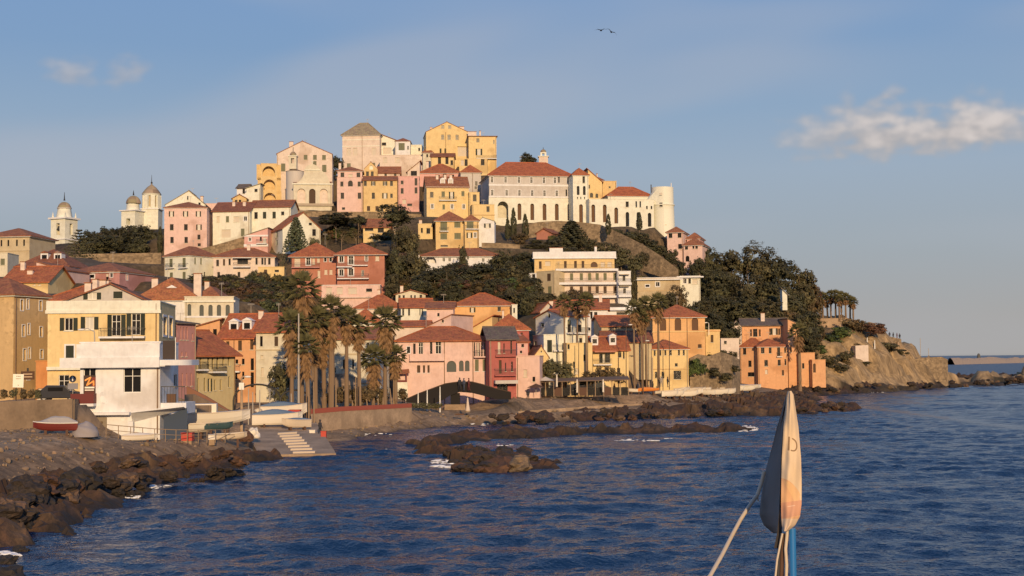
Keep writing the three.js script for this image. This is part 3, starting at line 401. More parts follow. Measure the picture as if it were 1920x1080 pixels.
house({ n: 'tenement', l: 'pink tenement without terrace beside the ochre tenement', d: 393, yaw: 3, x: [746.5, 786], y: [331, 397], roof: 'flat', dep: 9, c: 'rose', w: [['d', 342, 4.5, 6, [754]], ['d', 358, 4.6, 9, [754]], ['d', 341, 4.5, 12, [780]], ['d', 357, 4.5, 10, [780]], ['l', 378, 7, 8, [758]], ['d', 384, 8, 4, [768]]] });
house({ n: 'dormer_house', l: 'lemon yellow house with two white dormers in its red roof', d: 378, yaw: 8, x: [800, 879], y: [350, 408], roof: 'side', ry: 332, rz: 0.5, dep: 10, c: 'yellow', rm: 'brown', trimc: 'cream', ov: 0.3, w: [['d', 365, 5.5, 9, [809.5]], ['g', 364, 5.5, 9, [831]], ['O', 366, 5, 13, [847]], ['g', 363, 5, 8, [868]], ['f', 387, 5, 8, [810.5, 847.5, 869.5]], ['g', 388, 4, 8, [832]]], b: [[823, 856, 376, 0.9]], sc: [[351.5, 0.2, 0.35, 'cream']], dm: [[830, 342, 1.4, 1.7], [845, 342, 1.4, 1.7]], dmM: M.curtain, ch: [[822, 1], [837, 1.1], [848, 1]] });
house({ l: 'small yellow annex with one dark window beside the lemon dormer house', d: 377, yaw: 8, x: [880, 899], y: [361, 410], roof: 'flat', dep: 8, c: 'yellow', w: [['d', 371, 6, 11, [890]]] });
house({ l: 'stepped yellow annex with flat terrace below the convent end', d: 373, yaw: 8, x: [886, 927], y: [384, 436], roof: 'flat', dep: 8, c: 'yellow', w: [['d', 392, 5, 9, [915]]], sc: [[403, 0.15, 0.2, 'buff']] });
// --- left shoulder
house({ n: 'gabled_house', l: 'white gabled house behind the tall pink house', d: 353, yaw: 4, bk: -4, x: [310, 385], y: [383, 445], roof: 'gable', ry: 357, ax: 354, dep: 12, ov: 0.2, c: 'cream', rm: 'slate', w: [['d', 371, 2, 6, [352]], ['d', 382, 3.5, 4, [374]]], ch: [[376, 1.2, 0.2]] });
house({ n: 'tenement', l: 'tall pink house with nine small windows and brown hip roof near the evergreens', d: 341, yaw: 5, x: [308, 388], y: [388, 478], ry: 379, dep: 11, c: 'pink', rm: 'brown', ov: 0.3, w: [['O', 401, 4.6, 10, [321.5, 348, 372]], ['d', 426, 6, 10, [322, 348.5]], ['O', 426, 5, 10, [373]], ['d', 450, 5.5, 10, [322.5, 349]], ['d', 444.5, 5, 8, [373]], ['d', 459, 5, 5, [373.5]]] });
house({ l: 'long pale wall house behind the gap beside the tall pink house', d: 362, x: [386, 432], y: [382, 430], roof: 'flat', dep: 7, c: 'pink', w: [['d', 400, 4, 6, [391]], ['d', 415, 4, 6, [392]]] });
house({ l: 'wide cream house with skylights in its dark red roof and a blank framed panel', d: 346, yaw: -4, x: [399, 468], y: [395, 470], roof: 'side', ry: 380, dep: 11, c: 'cream', rm: 'dark', w: [['l', 411, 5.5, 11, [409]], ['g', 411, 5, 10, [426.5]], ['l', 411, 10, 10, [443]], ['f', 410, 6, 8, [460]], ['g', 436, 6, 13, [455]], ['l', 438, 17, 15, [424]]], ch: [[432, 0.9, 0.3], [452, 0.9, 0.3]] });
house({ l: 'cream house with four dark shuttered windows under a wide brown roof', d: 348, yaw: -3, x: [468.5, 545], y: [387, 450], roof: 'side', ry: 376, dep: 9, c: 'cream', rm: 'brown', w: [['d', 404, 5.5, 11, [480]], ['s', 403.5, 5.5, 11, [496, 514]], ['d', 400, 5, 6, [530]]] });
house({ l: 'small pink and white house with sloping roof line beside the white gable house', d: 336, yaw: -3, x: [458, 502], y: [441, 475], roof: 'shedR', ry: 430, dep: 8, c: 'rose', rm: 'pale', ov: 0.25, w: [['f', 449, 5, 6, [468.5]], ['d', 448, 3, 7, [489]], ['w', 450, 6, 9, [496]]], b: [[482, 501, 457, 0.8]], sc: [[460, 0.1, 0.6, 'white'], [442, 0.1, 0.4, 'white']] });
house({ n: 'gabled_house', l: 'white gabled house with long red roof slope behind the fir', d: 334, yaw: 26, x: [530, 601], y: [428, 476], roof: 'gable', ry: 398, ax: 568, dep: 11, ov: 0.35, c: 'cream', rm: 'red', w: [['d', 436, 6, 11, [589]], ['d', 420, 5, 4, [582]]], L: [['g', 440, 3, 12, [519]], ['g', 455, 3, 10, [519]]] });
house({ l: 'cream corner house with green shutters and twin balconies below the garden wall', d: 318, yaw: -30, x: [308, 356], y: [478, 532], ry: 464, dep: 10, c: 'cream', rm: 'brown', w: [['g', 494, 6, 18, [320.5, 345]], ['g', 518, 6, 14, [321, 345]]], b: [[314, 328, 503, 0.8], [338, 353, 503, 0.8]], R: [['g', 489, 3, 12, [366, 377]], ['d', 514, 3, 8, [384]]] });
house({ l: 'cream house with awning terrace and brown hip roof below the sloping ramp', d: 316, yaw: 5, x: [400, 515], y: [480, 535], ry: 466, dep: 10, c: 'peach', rm: 'brown', w: [['d', 493, 5, 12, [408]], ['b', 492, 4, 12, [420]], ['d', 491, 4, 12, [430.5]], ['d', 490, 20, 10, [455]], ['d', 490, 4, 12, [481, 492]], ['d', 490, 3, 13, [497]], ['d', 490, 4.5, 12, [505]], ['d', 515, 5, 10, [410, 448]]], b: [[438, 470, 501, 1.2]], sc: [[484, 1.6, 0.12, 'white', 437, 472]], ch: [[463, 1.1]] });
house({ l: 'low yellow block with brown doors under the awning house', d: 311, yaw: 5, x: [484, 533], y: [501, 535], roof: 'flat', dep: 6, c: 'yellow', w: [['b', 514, 6, 17, [498]], ['d', 508, 8, 4, [519]], ['d', 517, 3, 8, [515]]] });
house({ l: 'long yellow villa with brown hip roof near the bell tower', d: 300, yaw: -8, x: [-30, 55], y: [441, 500], ry: 429, dep: 12, c: 'tan', rm: 'brown', w: [['d', 456, 3.4, 12, [2.5, 15.5, 31.5, 45]], ['d', 478, 4, 6, [13]]], sc: [[470, 0.12, 0.25, 'tan']], ov: 0.6 });
house({ l: 'narrow cream house with a green door behind the broad red roof', d: 262, x: [-12, 14], y: [475, 520], roof: 'flat', dep: 6, c: 'sand', w: [['g', 491, 8, 12, [5]], ['d', 474.5, 4, 1, [5]]] });
// --- roofs of the lower left
house({ l: 'house with big dark red hip roof and two round dormers below the bell tower', d: 252, yaw: -5, x: [30, 128], y: [498, 530], ry: 468, inset: 4, dep: 11, c: 'ochre', rm: 'dark', w: [], dm: [[83, 482, 1.4, 1.4], [108, 481, 1.4, 1.2]], dmR: 'dark' });
house({ l: 'house with broad red roof and one skylight above the yellow wall', d: 226, yaw: -4, x: [4, 90], y: [527, 552], roof: 'side', ry: 500, dep: 11, c: 'yellow', rm: 'red', w: [['l', 534, 5, 3, [64, 74]]], ch: [[22, 1.2], [44, 0.5, 0.25, 0.9]] });
house({ l: 'pink house with sloping gable and two dark doors among red roofs', d: 236, yaw: -8, x: [68, 124], y: [506, 556], roof: 'shedL', ry: 493, dep: 9, c: 'pink', rm: 'brown', w: [['d', 512, 2.8, 7, [91, 98, 111]], ['d', 535, 5, 11, [94, 106]]], dp: [103], ov: 0.25 });
house({ l: 'brownish pink house with white blind and long brown hip roof', d: 246, yaw: -14, x: [126, 224], y: [508, 552], ry: 494, dep: 12, c: 'mauve', rm: 'brown', w: [['l', 519.5, 13, 12, [144]], ['f', 518, 8, 6, [173]], ['d', 519, 5, 11, [201]], ['f', 516, 5, 7, [209]]], R: [['f', 520, 3, 10, [238]]] });
house({ l: 'house with long red tiled roof behind the yellow attic gable', d: 192, yaw: -10, x: [85, 215], y: [560, 590], ry: 529, dep: 10, inset: 5, c: 'sand', rm: 'red', nog: 1, w: [], ch: [[160, 1.2, 0.3], [182, 1, 0.3]] });
house({ l: 'house with large bright orange roof and white dormer behind the white parapet', d: 206, yaw: 4, x: [252, 372], y: [560, 610], ry: 521, inset: 4, dep: 13, c: 'white', rm: 'orange', w: [], dm: [[322, 547, 1.3, 1.1]], ch: [[283, 1.4, 0.25, 0.9], [370, 2.4, 0.2, 1.1]] });
house({ n: 'arcade_house', l: 'cream house with five tall arched windows and flat parapet', d: 200, yaw: 6, x: [346, 438], y: [557, 640], roof: 'flat', dep: 9, c: 'sand', w: [['G', 581, 7, 22, [355]], ['G', 582, 8, 21, [378, 394.7, 410.5, 427]]], nc: 'peach', sc: [[565, 0.25, 0.25, 'cream'], [594, 0.1, 0.25, 'white']] });
house({ l: 'small brown roofed house on the terrace behind the arched windows', d: 212, x: [374, 408], y: [552, 580], ry: 538, dep: 7, c: 'cream', rm: 'brown', w: [['d', 556, 4, 5, [385]]], ch: [[381, 1]] });
// --- left waterfront
house({ n: 'apartment_block', l: 'tall tan apartment block with white framed windows beside the yellow house', d: 160, yaw: 72, x: [25, 90], y: [551, 748], roof: 'hip', ry: 532, dep: 16, c: 'buff', rm: 'brown', trimc: 'cream', gk: 'concrete', bk: 0.3, sideW: 1, w: [['f', 572, 5, 20, [41]], ['f', 570, 3.6, 18, [52]], ['f', 573, 5, 18, [76]], ['f', 620, 5, 21, [44]], ['f', 617, 3.6, 20, [54]], ['f', 622, 5, 18, [77]], ['f', 665, 5, 21, [46]], ['f', 662, 3.6, 20, [55]], ['f', 664, 5, 16, [78]], ['f', 705, 5, 14, [53]]], dp: [29] });
house({ l: 'low orange brown annex with a dark door between tan block and yellow house', d: 150, yaw: 14, x: [67, 99], y: [678, 752], roof: 'flat', dep: 6, c: 'sienna', gk: 'concrete', bk: 0.2, w: [['D', 735, 9, 26, [89]], ['l', 738, 9, 20, [76]]] });
{
  const h = house({ n: 'yellow_house', l: 'large yellow house with green shutters and cream parapet above the street wall', d: 150, yaw: 6.5, x: [89, 298], y: [566, 752], roof: 'flat', dep: 14, c: 'yellow', gk: 'concrete', bk: 0.2, sash: 1, sill: 'cream', capc: 'cream', w: [['o', 608, 16, 24, [129]], ['O', 606, 16, 24, [168]], ['o', 610, 17, 40, [218]], ['o', 608, 17, 40, [255]], ['S', 660, 15, 24, [131]], ['d', 720, 20, 34, [120]]], sc: [[574, 0.14, 1.1, 'cream'], [584.5, 0.22, 0.35, 'cream'], [690, 0.5, 0.35, 'cream', 89, 200]], b: [[188, 273, 633, 1.1]], R: [['f', 611, 7, 34, [309, 320]]], dp: [293] });
}
{
  const h = house({ n: 'attic_house', l: 'grey attic gable with white and green shuttered windows above the yellow parapet', d: 157, yaw: 6.5, x: [98, 292], y: [571, 590], roof: 'gable', ry: 531, ax: 207, dep: 11, c: 'grey', rm: 'dark', ov: 0.4, nog: 1, dn: 2, sash: 1, w: [['O', 555, 16, 13, [173]], ['s', 553, 17, 13, [221]]], ch: [[160, 1.1, 0.15], [183, 1, 0.3]] });
}
house({ n: 'tenement', l: 'mauve house with slate eaves squeezed behind the yellow house', d: 168, yaw: 68, x: [331, 367], y: [605, 752], roof: 'shedB', rise: 1.2, dep: 9, c: 'mauve', rm: 'grey', gk: 'concrete', bk: 0.2, w: [['d', 625, 2.4, 24, [339, 345, 351]], ['d', 632, 2.4, 14, [361]], ['d', 664, 2.2, 9, [341, 349]], ['d', 712, 2.4, 24, [342, 350, 359]]] });
{
  house({ n: 'balcony_house', l: 'yellow green house with two laundry balconies and red roof facing the slipway', d: 174, yaw: 60, x: [359, 441], y: [661, 775], roof: 'side', ry: 620, rz: 0.55, dep: 9, c: 'lime', rm: 'red', gk: 'concrete', bk: 0.2, ov: 0.7, w: [['b', 682, 4, 22, [366, 376]], ['d', 682, 4, 22, [391, 399, 408]], ['d', 678, 3.5, 16, [419, 429]], ['d', 722, 3.5, 26, [361.5, 372, 384]], ['O', 722, 3.4, 24, [393]], ['d', 722, 3.4, 20, [403, 414]], ['d', 716, 3.4, 20, [430]]], b: [[361, 381, 694, 0.9], [387, 413, 698, 1.1]] });
}
house({ l: 'pink house with one dark square window behind the red balcony house roof', d: 198, yaw: 2, x: [366, 412], y: [611, 665], roof: 'shedR', ry: 600, dep: 9, c: 'salmon', rm: 'brown', w: [['d', 622, 7, 6, [376]], ['d', 624, 7, 14, [403]]] });
house({ n: 'dormer_house', l: 'salmon house with two white dormers in a large red roof', d: 193, yaw: -3, x: [410, 479], y: [632, 762], roof: 'side', ry: 589, dep: 14, c: 'salmon', rm: 'bright', gk: 'concrete', bk: 0.5, w: [['b', 648, 7, 19, [450]], ['b', 646, 6, 19, [472]], ['b', 646, 6, 12, [427]], ['d', 678, 5, 8, [444]], ['d', 678, 5, 11, [456]], ['d', 683, 6, 22, [473]], ['d', 704, 4, 14, [443, 456]], ['d', 712, 6, 28, [473]]], b: [[434, 452, 697, 0.9]], dm: [[438, 612, 1.3, 1.3], [463, 610, 1.3, 1.3]], dp: [439], ch: [[486, 1, 0.4]] });
house({ l: 'cream house with narrow dark windows behind the tall palms', d: 187, yaw: -4, x: [480, 548], y: [620, 752], roof: 'side', ry: 588, dep: 12, c: 'sand', rm: 'red', gk: 'concrete', bk: 0.5, w: [['d', 640, 5, 19, [490]], ['b', 640, 7, 18, [518]], ['d', 624.5, 3, 3, [490]], ['l', 669, 5, 6, [491, 518]], ['l', 698, 5, 18, [492]], ['d', 669, 4, 6, [535]]], sc: [[656, 0.08, 0.15, 'tan'], [720, 0.12, 0.2, 'grey']] });
// --- white house on the quay
{
  const h = house({ n: 'white_house', l: 'white flat roofed house with a big three light window on the quay', d: 128, yaw: 3, x: [150, 300], y: [643, 824], roof: 'flat', dep: 9, c: 'white', wm: plaster('white', 1), dp: [296], dn: 1.5, gk: 'concrete', bk: 0.6, sash: 1, w: [['d', 713, 33, 46, [248]], ['d', 716, 23, 52, [168]]], sc: [[685, 0.55, 0.25, 'white']], R: [['d', 713, 6, 22, [329]]] });
  const g = h.g, q = (x, y) => h.uv(x, y);
  // upper parapet band, wider than the wall
  { const a = q(146, 665), b = q(116, 680), c = q(300, 690), t = q(146, 643)[1], m = q(146, 671)[1], lo = q(146, 690)[1]; mesh('parapet_band', join([box(a[0], h.W + 0.06, m + 0.003, t - 0.12, 0.004, 0.6), box(b[0], h.W + 0.06, lo, m, 0.004, 0.75)]), plaster('white'), g); }
  // curved balcony round the corner
  { const v = q(300, 680)[1], s = new THREE.Shape(), R = 2.1; s.moveTo(0, 0.6); s.lineTo(0.5, 0.6); for (let i = 0; i <= 12; i++) { const t = Math.PI / 2 - i / 12 * Math.PI * 0.5; s.lineTo(0.5 + Math.cos(t) * R, 0.6 - R + Math.sin(t) * R); } s.lineTo(0.5 + R, -5); s.lineTo(0, -5); s.closePath(); const bg = new THREE.Group(); bg.name = 'balcony'; g.add(bg); bg.position.set(h.W + 0.07, v, 0); mesh('floor_slab', finish(slab(s, 0.5).rotateX(-Math.PI / 2).translate(0, -0.25, 0).scale(1, 1, -1)), plaster('white'), bg); mesh('screen', finish(box(0.1, 1.2, 0.3, 2.0, -0.4, -0.3)), solid('screen', 0.05, 0.035, 0.03, 0.8), bg); mesh('screen_post', finish(box(1.22, 1.28, 0.26, 2.3, -0.4, -0.32)), M.whiteWood, bg); }
  // advertising panel in the door recess: an orange zigzag on brown
  { const p = q(168, 716), w = 22 * 128 / FOCAL, hh = 36 * 128 / FOCAL; const cv = document.createElement('canvas'); cv.width = 128; cv.height = 208; const c = cv.getContext('2d'); c.fillStyle = '#3a2016'; c.fillRect(0, 0, 128, 208); c.fillStyle = '#7a2a18'; c.fillRect(84, 20, 44, 110); c.strokeStyle = '#f0a050'; c.lineWidth = 17; c.lineJoin = 'round'; c.lineCap = 'round'; c.beginPath(); c.moveTo(16, 52); c.lineTo(72, 22); c.lineTo(34, 104); c.lineTo(104, 62); c.lineTo(106, 104); c.stroke(); c.strokeStyle = '#ffc070'; c.lineWidth = 5; c.beginPath(); c.moveTo(18, 48); c.lineTo(68, 22); c.stroke(); c.fillStyle = '#f4e8d8'; c.fillRect(10, 122, 104, 18); c.fillRect(10, 152, 100, 12); c.fillStyle = '#5a1c14'; c.fillRect(10, 172, 104, 30);
    const t = new THREE.CanvasTexture(cv); t.colorSpace = THREE.SRGBColorSpace; const m = mesh('printed_panel', new THREE.BoxGeometry(w, hh, 0.03).translate(0, 0, 0), new THREE.MeshStandardMaterial({ map: t, roughness: 0.6 }), g); m.position.set(p[0], q(168, 722)[1], -0.08); }
  // red balcony box at the left
  { const a = q(138, 738), b = q(181, 756), bg = new THREE.Group(); bg.name = 'balcony'; g.add(bg); mesh('parapet', join([box(a[0], b[0], b[1], a[1], 1.0, 1.08), box(a[0], a[0] + 0.08, b[1], a[1], 0.004, 0.998), box(b[0] - 0.08, b[0], b[1], a[1], 0.004, 0.998)]), M.darkRed, bg); mesh('floor_slab', finish(box(a[0], b[0], b[1] - 0.25, b[1] - 0.003, 0.004, 1.1)), plaster('white'), bg); }
  // right hand balcony with rail
  { const v = q(300, 762)[1], bg = new THREE.Group(); bg.name = 'balcony'; g.add(bg); const bars = [box(0, 2.2, 1.75, 1.82, 0.2, 0.27)]; for (let i = 0; i < 9; i++) bars.push(box(0.05 + i * 0.26, 0.08 + i * 0.26, 0.31, 1.749, 0.22, 0.25)); bg.position.set(h.W + 0.003, v, -0.6); mesh('floor_slab', finish(box(0, 2.3, -0.7, 0.3, -4.5, 0.3)), plaster('white'), bg); mesh('railing', join(bars), M.iron, bg); mesh('cooling_unit', finish(box(0.5, 1.3, 0.31, 1.1, -0.3, 0.15)), M.rust, bg); }
  // lean-to roof over the lower floor and its door
  { const a = q(165, 776), b = q(246, 774), c = q(335, 764), e = q(190, 802), u = new THREE.Group(); u.name = 'lower_canopy'; g.add(u); mesh('canopy_edge', finish(box(a[0], b[0], a[1] - 0.1, a[1] + 0.12, 0.004, 0.9)), plaster('white'), u); mesh('awning', finish(polys([[[b[0] + 0.3, q(246, 773)[1], 1.5], [h.W + 2.4, q(335, 762)[1], 1.5], [h.W + 2.4, q(335, 767)[1], 0.02], [b[0] + 0.1, q(246, 792)[1], 0.02]], [[b[0] + 0.3, q(246, 773)[1] + 0.02, 1.5], [h.W + 2.4, q(335, 762)[1] + 0.02, 1.5], [h.W + 2.4, q(335, 760)[1] + 0.02, 1.5], [b[0] + 0.3, q(246, 771)[1] + 0.02, 1.5]]])), plaster('white'), u); mesh('lower_door', finish(box(e[0] - 0.5, e[0] + 0.5, 1.5, e[1] + 0.95, 0.004, 0.06)), solid('lowerdoor', 0.24, 0.2, 0.15, 0.8), g); mesh('pillar', finish(box(b[0] - 0.1, b[0] + 0.35, 1.2, b[1] - 0.75, 0.4, 0.85)), plaster('white'), u); mesh('side_cloth', finish(polys([[[h.W + 0.4, 1.2, 0.3], [h.W + 2.5, 1.2, 0.3], [h.W + 2.5, c[1], 0.3], [h.W + 0.4, c[1] - 0.9, 0.3]]])), solid('bluecloth', 0.05, 0.07, 0.11, 0.9), u); }
}
// --- centre slope
house({ n: 'villa', l: 'brick red villa wing with one long balcony and white blinds', d: 301, yaw: 3, x: [547, 633], y: [478, 556], ry: 455, dep: 11, c: 'brick', rm: 'red', ov: 0.8, sash: 1, bc: 'mauve', w: [['l', 492, 11, 17, [557.5]], ['f', 490, 8, 14, [578]], ['l', 490, 5, 12, [588]], ['l', 487, 5, 11, [597]], ['f', 486, 4.5, 9, [610, 620]], ['l', 510, 5.5, 9, [611, 620.5]], ['l', 514, 5, 14, [598]], ['d', 514, 6, 12, [575]]], b: [[547, 600, 502, 0.9]] });
house({ n: 'villa', l: 'brick red villa with stacked balconies and broad red hip roof', d: 297, yaw: 2, x: [632, 721], y: [474, 556], ry: 456, dep: 12, c: 'brick', rm: 'red', ov: 0.8, sash: 1, bc: 'white', w: [['f', 486, 8, 11, [640]], ['f', 488, 9, 15, [658]], ['f', 484, 5, 10, [687]], ['l', 484, 7, 10, [707.5]], ['f', 511, 8, 12, [640]], ['f', 510, 9, 13, [658]], ['d', 512, 5, 11, [680]]], b: [[632, 661, 501, 1.0], [661, 690, 498, 0.8], [633, 692, 523, 1.3]] });
house({ l: 'pale pink lower storey with white blinds under the brick red villa', d: 292, yaw: 2, x: [603, 713], y: [535, 585], roof: 'flat', dep: 6, c: 'pink', capc: 'white', w: [['l', 545, 11, 12, [617, 637]], ['l', 545, 16, 11, [661]], ['d', 544, 11, 6, [692]]], sc: [[558, 0.5, 0.15, 'peach']] });
house({ l: 'house with wide red hip roof above cream wall beside the four window house', d: 262, yaw: 2, x: [665, 758], y: [576, 630], ry: 550, dep: 11, c: 'peach', rm: 'red', w: [['d', 590, 4, 12, [688, 702]], ['d', 585, 3.5, 12, [744]]], ch: [[708, 1.1, 0.4, 0.5]] });
house({ l: 'cream house with four tall windows among the centre roofs', d: 258, yaw: 6, x: [752, 810], y: [575, 630], roof: 'side', ry: 560, dep: 8, c: 'cream', rm: 'red', w: [['d', 585, 3.6, 13, [756, 767]], ['O', 585, 3, 12, [790]], ['d', 592, 4, 9, [806]]] });
house({ l: 'small cream house with five tiny windows just under the woods', d: 272, yaw: 4, x: [742, 798], y: [551, 585], roof: 'gable', ry: 543, ax: 770, dep: 7, c: 'sand', rm: 'brown', w: [['d', 557.5, 4, 8, [749, 757]], ['d', 557.5, 3, 8, [771, 778]], ['d', 556, 4.5, 7, [789]]], ch: [[753, 1.3, 0.3, 0.6]] });
house({ l: 'low brown roofed house between the centre roofs and the orange villa', d: 248, x: [800, 850], y: [577, 620], roof: 'side', ry: 566, dep: 8, c: 'pink', rm: 'brown', w: [['d', 590, 4, 6, [822]]] });
house({ l: 'low cream house with red eaves behind the pink waterfront house', d: 240, yaw: -3, x: [740, 802], y: [611, 665], roof: 'side', ry: 602, dep: 7, c: 'peach', rm: 'red', w: [] });
house({ l: 'pinkish house with one sided roof and one small square window', d: 233, yaw: -22, x: [798, 846], y: [612, 665], roof: 'shedR', ry: 592, dep: 9, c: 'pink', rm: 'brown', ov: 0.2, w: [['d', 602, 4, 5, [830]]] });
house({ n: 'villa', l: 'deep orange villa with red pyramid roof below the woods', d: 255, yaw: 3, x: [853, 960], y: [570, 625], ry: 550, inset: 4.6, dep: 10, c: 'orange', rm: 'red', ov: 0.5, w: [['O', 581, 5, 9, [886]], ['d', 579.5, 6, 8, [936]]] });
house({ l: 'tiny cream block adjoining the deep orange villa', d: 253, x: [960, 970], y: [572, 620], roof: 'flat', dep: 4, c: 'cream', w: [['d', 582, 3, 9, [964]]] });
house({ l: 'orange gable wall with lean roof below the orange villa', d: 241, yaw: -12, x: [886, 923], y: [613, 660], roof: 'shedR', ry: 594, dep: 8, c: 'ochre', rm: 'red', w: [] });
house({ l: 'house with steep red roof and white pipe chimney behind the red house', d: 238, yaw: 3, x: [921, 992], y: [616, 670], ry: 589, inset: 3, dep: 11, c: 'red', rm: 'red', w: [['d', 626, 4, 5, [978]]], ch: [[945, 1.6, 0.3, 0.3]] });
house({ n: 'villa', l: 'peach yellow villa with grey blinds and red hip roof among the trees', d: 335, yaw: 6, x: [817, 871], y: [412, 472], ry: 397, dep: 10, c: 'ochre', rm: 'brown', ov: 0.6, w: [['g', 424, 11, 16, [832]], ['g', 421, 10, 10, [857.5]], ['g', 443, 11, 10, [832]], ['g', 442.5, 10.5, 10, [858]], ['d', 461, 12, 2.6, [833]]], b: [[824, 841, 434, 0.8]] });
house({ l: 'yellow bay with white lower window adjoining the peach yellow villa', d: 334, yaw: 6, x: [871.5, 897], y: [412, 472], ry: 404, dep: 8, c: 'ochre', rm: 'brown', w: [['g', 421, 11, 12, [881.5]], ['O', 441, 5, 10, [880]], ['f', 441, 5, 9, [891]]], b: [[873, 897, 430, 0.7]] });
house({ l: 'little white house with dark shutters beside the yellow bay', d: 339, yaw: -2, x: [898, 927], y: [414, 462], roof: 'gable', ry: 407, ax: 905, dep: 7, c: 'white', rm: 'pale', ov: 0.1, w: [['O', 423, 6, 8, [914]]] });
house({ l: 'small yellow house with rooftop terrace beside the peach yellow villa', d: 338, x: [784, 811], y: [420, 448], roof: 'flat', dep: 6, c: 'yellow', w: [['d', 432, 3, 8, [791]], ['d', 433, 6, 9, [803]]], ch: [[788, 1, 0.2]] });
house({ n: 'villa', l: 'long low white villa with arched loggia hidden in the pines', d: 322, yaw: 4, x: [792, 935], y: [478, 520], ry: 466, dep: 9, c: 'white', rm: 'brown', ov: 0.6, nc: 'white', ad: 1.4, w: [['A', 487, 22, 13, [807]], ['f', 487, 5, 7, [832, 843]], ['d', 488, 6, 10, [868]], ['f', 488, 5, 7, [906]]] });
house({ l: 'low yellow house with dark terrace window under the umbrella pine', d: 346, yaw: 2, x: [681, 730], y: [425, 458], roof: 'side', ry: 411, dep: 8, c: 'yellow', rm: 'brown', w: [['d', 431, 10, 9, [714]], ['d', 430, 14, 5, [692]], ['l', 440, 8, 5, [697]]] });
house({ n: 'shed', g: 'shed', l: 'dark roofed garden shed on the slope below the convent arches', d: 352, yaw: -25, x: [1006, 1034], y: [436, 450], roof: 'gable', ry: 428, dep: 6, c: 'brick', rm: 'dark', w: [] });
house({ n: 'waterfront_house', l: 'long pale house with slim windows behind the palm trunks', d: 204, yaw: -2, x: [604, 714], y: [634, 752], roof: 'side', ry: 614, dep: 10, c: 'sand', rm: 'brown', gk: 'concrete', bk: 0.5, w: [['d', 694, 3, 10, [628]], ['d', 683, 4, 18, [645]], ['d', 683, 3.4, 18, [662, 671]], ['O', 683, 3, 18, [684]], ['d', 683, 3.4, 18, [697]], ['d', 650, 4, 14, [625, 650, 690]]], sc: [[664, 0.08, 0.2, 'tan'], [716, 0.2, 0.3, 'grey']] });
house({ l: 'small cream house with red hip roof and white shutters above the pale palm house', d: 236, yaw: 2, x: [655, 712], y: [602, 650], ry: 579, dep: 9, c: 'cream', rm: 'red', w: [['O', 622, 4, 16, [690]], ['O', 620, 4, 14, [668]]] });
house({ n: 'tower_house', l: 'slim cream wall tower showing among the headland trees', d: 350, x: [1467, 1476], y: [551, 574], dn: 1, roof: 'shedL', rise: 1.2, dep: 3, c: 'cream', rm: 'pale', w: [] });
// --- hotel
{
  house({ n: 'hotel', g: 'hotel', l: 'cream hotel front with long white balconies on every floor', d: 308, yaw: 3, x: [1041, 1158], y: [508, 570], bt: 0.3, roof: 'flat', dep: 12, c: 'peach', capc: 'white', w: [['g', 519, 6, 13, [1051.7, 1071.7, 1090, 1105.5, 1119.7, 1134.5, 1153]], ['b', 544, 6, 13, [1051.7, 1071.7, 1090, 1105.5, 1119.7, 1134.5, 1153]]], b: [[1041, 1158, 505.5, 1.3], [1041, 1158, 531, 1.3], [1041, 1158, 556, 1.3]] });
  house({ n: 'hotel_wing', g: 'hotel', l: 'grey side wing of the hotel with brown shutters and a glazed corner', d: 307, yaw: -42, x: [1006, 1040], y: [509, 568], roof: 'flat', dep: 10, c: 'tan', w: [['b', 520, 7, 14, [1029]], ['g', 544, 7, 14, [1030.5]]] });
  house({ n: 'hotel_penthouse', g: 'hotel', l: 'orange set back top floor of the hotel under a white parapet', d: 311, yaw: 3, x: [1002, 1152], y: [473, 509], roof: 'flat', dep: 8, c: 'ochre', capc: 'white', nog: 1, dn: 0.5, w: [['b', 496, 5, 13, [1060, 1079, 1093]], ['b', 497, 5, 14, [1013]], ['l', 494, 10, 8, [1027]], ['B', 496, 13, 10, [1114]], ['l', 496, 8, 9, [1130, 1143]]], sc: [[478.5, 0.35, 1.5, 'white'], [484.5, 0.5, 0.15, 'white']], ch: [[1045, 1.2, 0.4, 3], [1119, 1.4, 0.3, 0.5]], chc: 'white' });
  house({ n: 'hotel_wing', g: 'hotel', l: 'white wing of the hotel with striped balcony awnings', d: 306, yaw: 3, x: [1158.5, 1183], y: [509, 568], bt: 0.3, roof: 'flat', dep: 9, c: 'white', w: [['d', 522, 5, 9, [1170]], ['d', 545, 5, 9, [1171]]], b: [[1159, 1183, 531, 1], [1159, 1183, 554, 1]], sc: [[515, 1.1, 0.12, 'tan', 1161, 1179], [537, 1.1, 0.12, 'tan', 1161, 1179]] });
  house({ n: 'glass_annex', l: 'white stair bay clinging to the corner of the hotel', d: 309, yaw: -20, x: [991, 1006], y: [513, 545], roof: 'flat', dep: 4, c: 'white', dn: 4, nog: 1, w: [['d', 524, 6, 20, [1000.5]]] });
}
house({ l: 'long beige building with flat white edged roof beside the hotel', d: 331, yaw: -5, x: [1195, 1275], y: [521, 570], roof: 'flat', dep: 10, c: 'tan', capc: 'white', sash: 1, w: [['f', 536, 7, 4, [1214]], ['f', 533, 7, 8, [1233]]], sc: [[524, 0.7, 0.3, 'white'], [545, 0.06, 0.1, 'buff']] });
house({ l: 'low cream block with flat roof half hidden in trees beside the beige building', d: 333, yaw: -5, x: [1275.5, 1313], y: [518, 565], roof: 'flat', dep: 8, c: 'cream', w: [['f', 527, 6, 9, [1284]], ['d', 527, 4, 8, [1293]], ['l', 528, 10, 9, [1303]]], sc: [[519.5, 0.8, 0.3, 'white']] });
